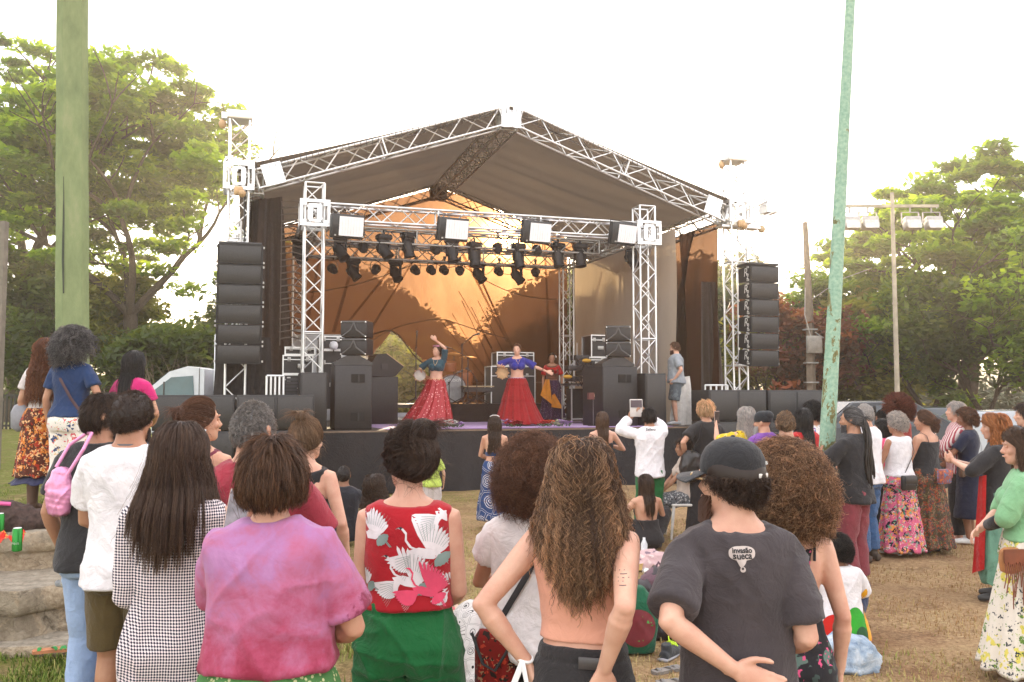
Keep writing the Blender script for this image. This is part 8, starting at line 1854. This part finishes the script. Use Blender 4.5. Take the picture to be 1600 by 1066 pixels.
def bottle():
    clear = NT('clear_plastic'); clear.col((.85, .9, .92)).set(.08); clear.b.inputs['Transmission Weight'].default_value = .85; clear.b.inputs['IOR'].default_value = 1.2
    root = thing('water_bottle', 'clear water bottle with a light blue cap standing by the upper stone step', 'bottle', at(118, 902, .44), 0)
    G().lathe([(.02, 0), (.031, .005), (.031, .04), (.028, .05), (.031, .06), (.031, .11), (.026, .135), (.013, .155), (.012, .168)], 24).build('bottle_body', clear.m, root, 50)
    G().lathe([(.0315, .062), (.0322, .064), (.0322, .10), (.0315, .102)], 24, cap=False).build('label_band', plain('band_blue', srgb(60, 150, 215), .4, var=.25, vs=40), root, 50); G().lathe([(.015, .160), (.0155, .162), (.0155, .182), (.013, .184)], 20).build('bottle_cap', plain('cap_blue', srgb(60, 160, 220), .4), root, 50)
    root = thing('plastic_cup', 'clear plastic cup lying on its side below the water bottle', 'cup', at(108, 914, .45), R(-25)); g = G(); g.M = Matrix.Translation((0, 0, .034))@Matrix.Rotation(R(84), 4, 'Y'); g.lathe([(.022, -.05), (.024, -.05), (.034, .05), (.032, .05), (.0215, -.046)], 24, cap=False); g.build('cup_wall', clear.m, root, 40)
    g = G(); g.M = Matrix.Translation((0, 0, .034))@Matrix.Rotation(R(84), 4, 'Y'); g.lathe([(.024, -.051), (.003, -.051)], 24); g.build('cup_base', plain('cup_white', (.7, .7, .7), .4), root, 40)
bottle()
def sandal(px, py, z, rz, lab, c, sole, neon=False, name='sandal'):
    root = thing(name, lab, 'shoe', at(px, py, z), rz); P = [(.0, -.125), (.032, -.115), (.036, -.06), (.030, .0), (.042, .07), (.036, .115), (.0, .135), (-.036, .11), (-.042, .06), (-.032, .0), (-.036, -.06), (-.032, -.115)]
    g = G(); n = len(P); g.raw([(x, y, 0) for x, y in P]+[(x, y, .022) for x, y in P], [list(range(n-1, -1, -1)), list(range(n, 2*n))]+[(k, (k+1) % n, (k+1) % n+n, k+n) for k in range(n)]); g.build('sole', sole, root, False)
    g = G()
    for (a, b, zt) in (((-.04, .08), (.04, .05), .030), ((-.04, .05), (.04, .085), .030), ((-.034, -.01), (.036, .03), .032), ((-.034, -.08), (.034, -.08), .034)):
        pts = [(a[0], a[1], .018), (a[0]*.6+b[0]*.4-.0, (a[1]*.6+b[1]*.4), zt), (a[0]*.4+b[0]*.6, a[1]*.4+b[1]*.6, zt), (b[0], b[1], .018)]; g.tube(pts, [(.012, .003)]*4, 6)
    g.build('straps', c, root)
sandal(96, 1010, .085, R(-68), 'green strappy sandal with a tan sole on the kerb below the steps', cloth('sandal_green', srgb(26, 120, 50), .2), plain('cork', srgb(170, 112, 76), .8))
def sneaker(px, py, rz, lab):
    root = thing('sneaker', lab, 'shoe', at(px, py, 0), rz, 'pair of dark sneakers'); g = G(); g.tube([(0, -.13, .035), (0, -.05, .04), (0, .05, .035), (0, .13, .028), (0, .15, .025)], [(.035, .032), (.04, .04), (.045, .035), (.038, .025), (.015, .012)], 14, up=(0, 0, 1)); g.tube([(0, -.07, .05), (0, -.08, .11)], [.04, .036], 14); b = remesh(g, .007, 2); b.materials.append(cloth('sneaker_cloth', (.035, .04, .045), .3)); b.name = 'upper'; link(bpy.data.objects.new('upper', b), root)
    g = G(); g.tube([(0, -.145, .012), (0, 0, .010), (0, .15, .012)], [(.042, .012), (.046, .012), (.03, .01)], 12, up=(0, 0, 1)); g.build('sole', plain('sole_grey', (.3, .3, .32), .6), root, True)
    g = G(); r = random.Random(int(px))
    for k in range(4): y = .06-.03*k; g.tube([(-.025, y, .065+.012*k), (0, y+.01, .085+.012*k), (.025, y-.005, .065+.012*k)], .004, 5)
    g.tube([(0, -.03, .11), (-.02, 0, .14), (.01, .02, .15), (.02, -.02, .13)], .005, 5); g.build('laces', plain('neon_lace', (.55, .85, .02), .5), root)
sneaker(1044, 1018, R(-35), 'dark sneaker with neon yellow laces nearer the black bag'); sneaker(1068, 1002, R(-30), 'dark sneaker with neon yellow laces further right, beside the charcoal T-shirt')
sandal(1048, 1058, .0, R(-75), 'flat grey sandal below the neon-laced sneakers, nearer the camera', cloth('sandal_grey', (.16, .15, .14), .3), plain('sole_taupe', (.2, .18, .16), .8)); sandal(1038, 1040, .0, R(-60), 'flat grey sandal just behind the other grey sandal', cloth('sandal_grey', (1, 1, 1)), plain('sole_taupe', (1, 1, 1)))
def heap(name, lab, cat, px, py, prof, mat, sc=(1, .7), amp=.03, fr=(8, 8, 8), seed=2, vox=.012, rz=0, extra=None, z=0):
    root = thing(name, lab, cat, at(px, py, z), rz); g = G(); g.lathe(prof, 30, 0, (0, 0, 0), sc[0], sc[1]); b = remesh(g, vox, 3); folds(b, amp, fr, seed); b.materials.append(mat); b.name = 'body_cloth'; b.polygons.foreach_set('use_smooth', np.ones(len(b.polygons), bool)); link(bpy.data.objects.new('bag_body' if 'bag' in name or 'pack' in name else 'fabric', b), root); return root
t = NT('denim_wash'); n = t.noise(7, 5, .7, dist=.6); t.col(t.ramp(n, [(.3, srgb(84, 106, 134)), (.5, srgb(150, 166, 182)), (.7, srgb(196, 202, 206))])).set(.9, 0, .2); t.bump(t.noise(22, 4, .6, dist=1), .6, .02)
heap('denim_jacket', 'pale washed denim jacket heaped on the ground beside the seated child', 'jacket', 1312, 1036, [(.1, 0), (.20, .01), (.21, .08), (.15, .17), (.05, .22)], t.m, (.9, .65), .035, (7, 7, 7), 5)
r_ = heap('backpack', 'green backpack with a round red and yellow mandala print behind the peach top', 'backpack', 990, 1012, [(.06, 0), (.13, .02), (.15, .2), (.13, .38), (.06, .46), (.02, .47)], cloth('pack_green', srgb(20, 84, 58), .4), (1, .7), .012, (9, 9, 4), 4)
def mand2():
    P = []; cx, cz = .0, .2
    for k in range(12): a = PI*k/6; P.append(([(cx+.02*math.cos(a-.25), cz+.02*math.sin(a-.25)), (cx+.10*math.cos(a), cz+.10*math.sin(a)), (cx+.02*math.cos(a+.25), cz+.02*math.sin(a+.25))], k % 2)); P.append(([(cx+.11*math.cos(a-.22), cz+.11*math.sin(a-.22)), (cx+.065*math.cos(a), cz+.065*math.sin(a)), (cx+.11*math.cos(a+.22), cz+.11*math.sin(a+.22))], 2)); P.append(([(cx+.105*math.cos(a-.2), cz+.105*math.sin(a-.2)), (cx+.13*math.cos(a), cz+.13*math.sin(a)), (cx+.105*math.cos(a+.2), cz+.105*math.sin(a+.2))], (k+1) % 2))
    return [(ell(cx, cz, .13, .13), 3)]+P
decals(r_.children[0], mand2(), [plain('m_red', srgb(190, 60, 40), .7), plain('m_yellow', srgb(206, 196, 70), .7), plain('m_green', srgb(60, 150, 60), .7), plain('m_maroon', srgb(110, 30, 40), .7)][:4], off=.003, maxe=.04)
r2 = heap('backpack', 'black nylon backpack with a mauve top lying behind the neon-laced sneakers', 'backpack', 1026, 985, [(.1, 0), (.2, .02), (.19, .2), (.15, .38), (.05, .5)], plain('nylon_black', (.03, .024, .028), .45, bump=.4, bs=20), (1, .7), .03, (7, 7, 5), 8)
g = G(); g.lathe([(.15, .36), (.13, .43), (.05, .5)], 20, 0, (0, 0, .01), 1.05, .75); g.tube([(-.03, 0, .5), (0, 0, .55), (.03, 0, .5)], .01, 6); g.build('mauve_top', cloth('mauve', srgb(104, 78, 88), .4), r2, True)
heap('picnic_blanket', 'pale pink and grey blanket bunched up on the grass left of the charcoal T-shirt', 'blanket', 1012, 880, [(.1, 0), (.36, .01), (.34, .05), (.2, .11), (.06, .14)], print_cloth('blanket', srgb(190, 160, 160), [srgb(120, 100, 110), srgb(210, 190, 186)], 9, .1, .35), (1, .6), .03, (9, 9, 9), 6)
def cups():
    for i, (px, py, lab) in enumerate(((995, 886, 'small yellow and white food tub by the pink blanket'), (1004, 872, 'clear plastic drink bottle standing on the pink blanket edge'))):
        root = thing('food_tub' if i == 0 else 'water_bottle', lab, 'tub' if i == 0 else 'bottle', at(px, py, .0), 0)
        if i == 0: G().lathe([(.04, 0), (.05, .07), (.046, .07), (.04, .01)], 18, cap=False).build('tub', plain('tub_yellow', (.7, .5, .2), .5), root, 40); G().lathe([(.04, .01), (.001, .012)], 18).build('base', plain('tub_white', (.7, .7, .7), .5), root)
        else: G().lathe([(.035, 0), (.037, .18), (.015, .23), (.015, .25)], 18).build('bottle_body', plain('bottle_pale', (.75, .78, .8), .15), root, 50)
    root = thing('drink_can', 'silver drink can lying on its side next to the pink blanket', 'can', at(1005, 893, .0), 0); g = G(); g.M = Matrix.Translation((0, 0, .033))@Matrix.Rotation(R(80), 4, 'X'); g.lathe([(.027, 0), (.033, .006), (.033, .11), (.027, .12)], 20); g.build('can_body', ALU, root, 40); g = G(); g.M = Matrix.Translation((0, 0, .033))@Matrix.Rotation(R(80), 4, 'X'); g.lathe([(.012, -.001), (.006, -.0012)], 12); g.build('can_opening', BLK2, root)
cups()
def navybag():
    root = thing('tote_bag', 'navy cloth bag with a long strap on the ground before the ginger-haired person', 'bag', at(742, 1062, 0)+Vector((0, .0, 0)), R(20)); g = G(); g.box((0, 0, .12), (.34, .14, .22), 0, None, 1, .05); b = remesh(g, .012, 3); folds(b, .02, (8, 8, 5), 3); b.materials.append(cloth('navy_bag', (.03, .035, .06), .4)); b.name = 'bag_body'; link(bpy.data.objects.new('bag_body', b), root)
    g = G(); g.tube([(-.12, 0, .22), (0, -.05, .32), (.2, 0, .42), (.3, .05, .3)], [(.02, .004)]*4, 6); g.build('strap', cloth('navy_bag', (1, 1, 1)), root)
navybag()
# a few crumpled bits of litter and leaves on the trodden ground
def litter():
    r = random.Random(12); g = G()
    for k in range(40):
        x, y = r.uniform(-1, 6), r.uniform(5, 14); s = r.uniform(.012, .035); a = r.random()*6; z = float(ground_z(x, y))+.012
        g.raw([(x-s*math.cos(a), y-s*math.sin(a), z), (x+s*.4*math.sin(a), y-s*.4*math.cos(a), z+.008), (x+s*math.cos(a), y+s*math.sin(a), z), (x-s*.4*math.sin(a), y+s*.4*math.cos(a), z+.006)], [(0, 1, 2, 3)])
    o = g.build('dry_leaves', plain('dry_leaf', (.36, .28, .18), .8, var=.3)); tag(o, 'scattered dry leaves and paper scraps on the ground', kind='stuff')
litter()
# ============================================================ HAZE
def haze():
    m = bpy.data.materials.new('haze'); m.use_nodes = True; t = m.node_tree; t.nodes.remove(t.nodes['Principled BSDF'])
    v = t.nodes.new('ShaderNodeVolumePrincipled'); v.inputs['Color'].default_value = (1, .90, .78, 1); v.inputs['Density'].default_value = HAZE; v.inputs['Anisotropy'].default_value = .72
    t.links.new(v.outputs[0], t.nodes['Material Output'].inputs['Volume'])
    o = G().box((0, 720, 9), (1260, 1600, 22)).build('haze', m); tag(o, 'thin warm evening haze against the sun', kind='stuff')
haze()
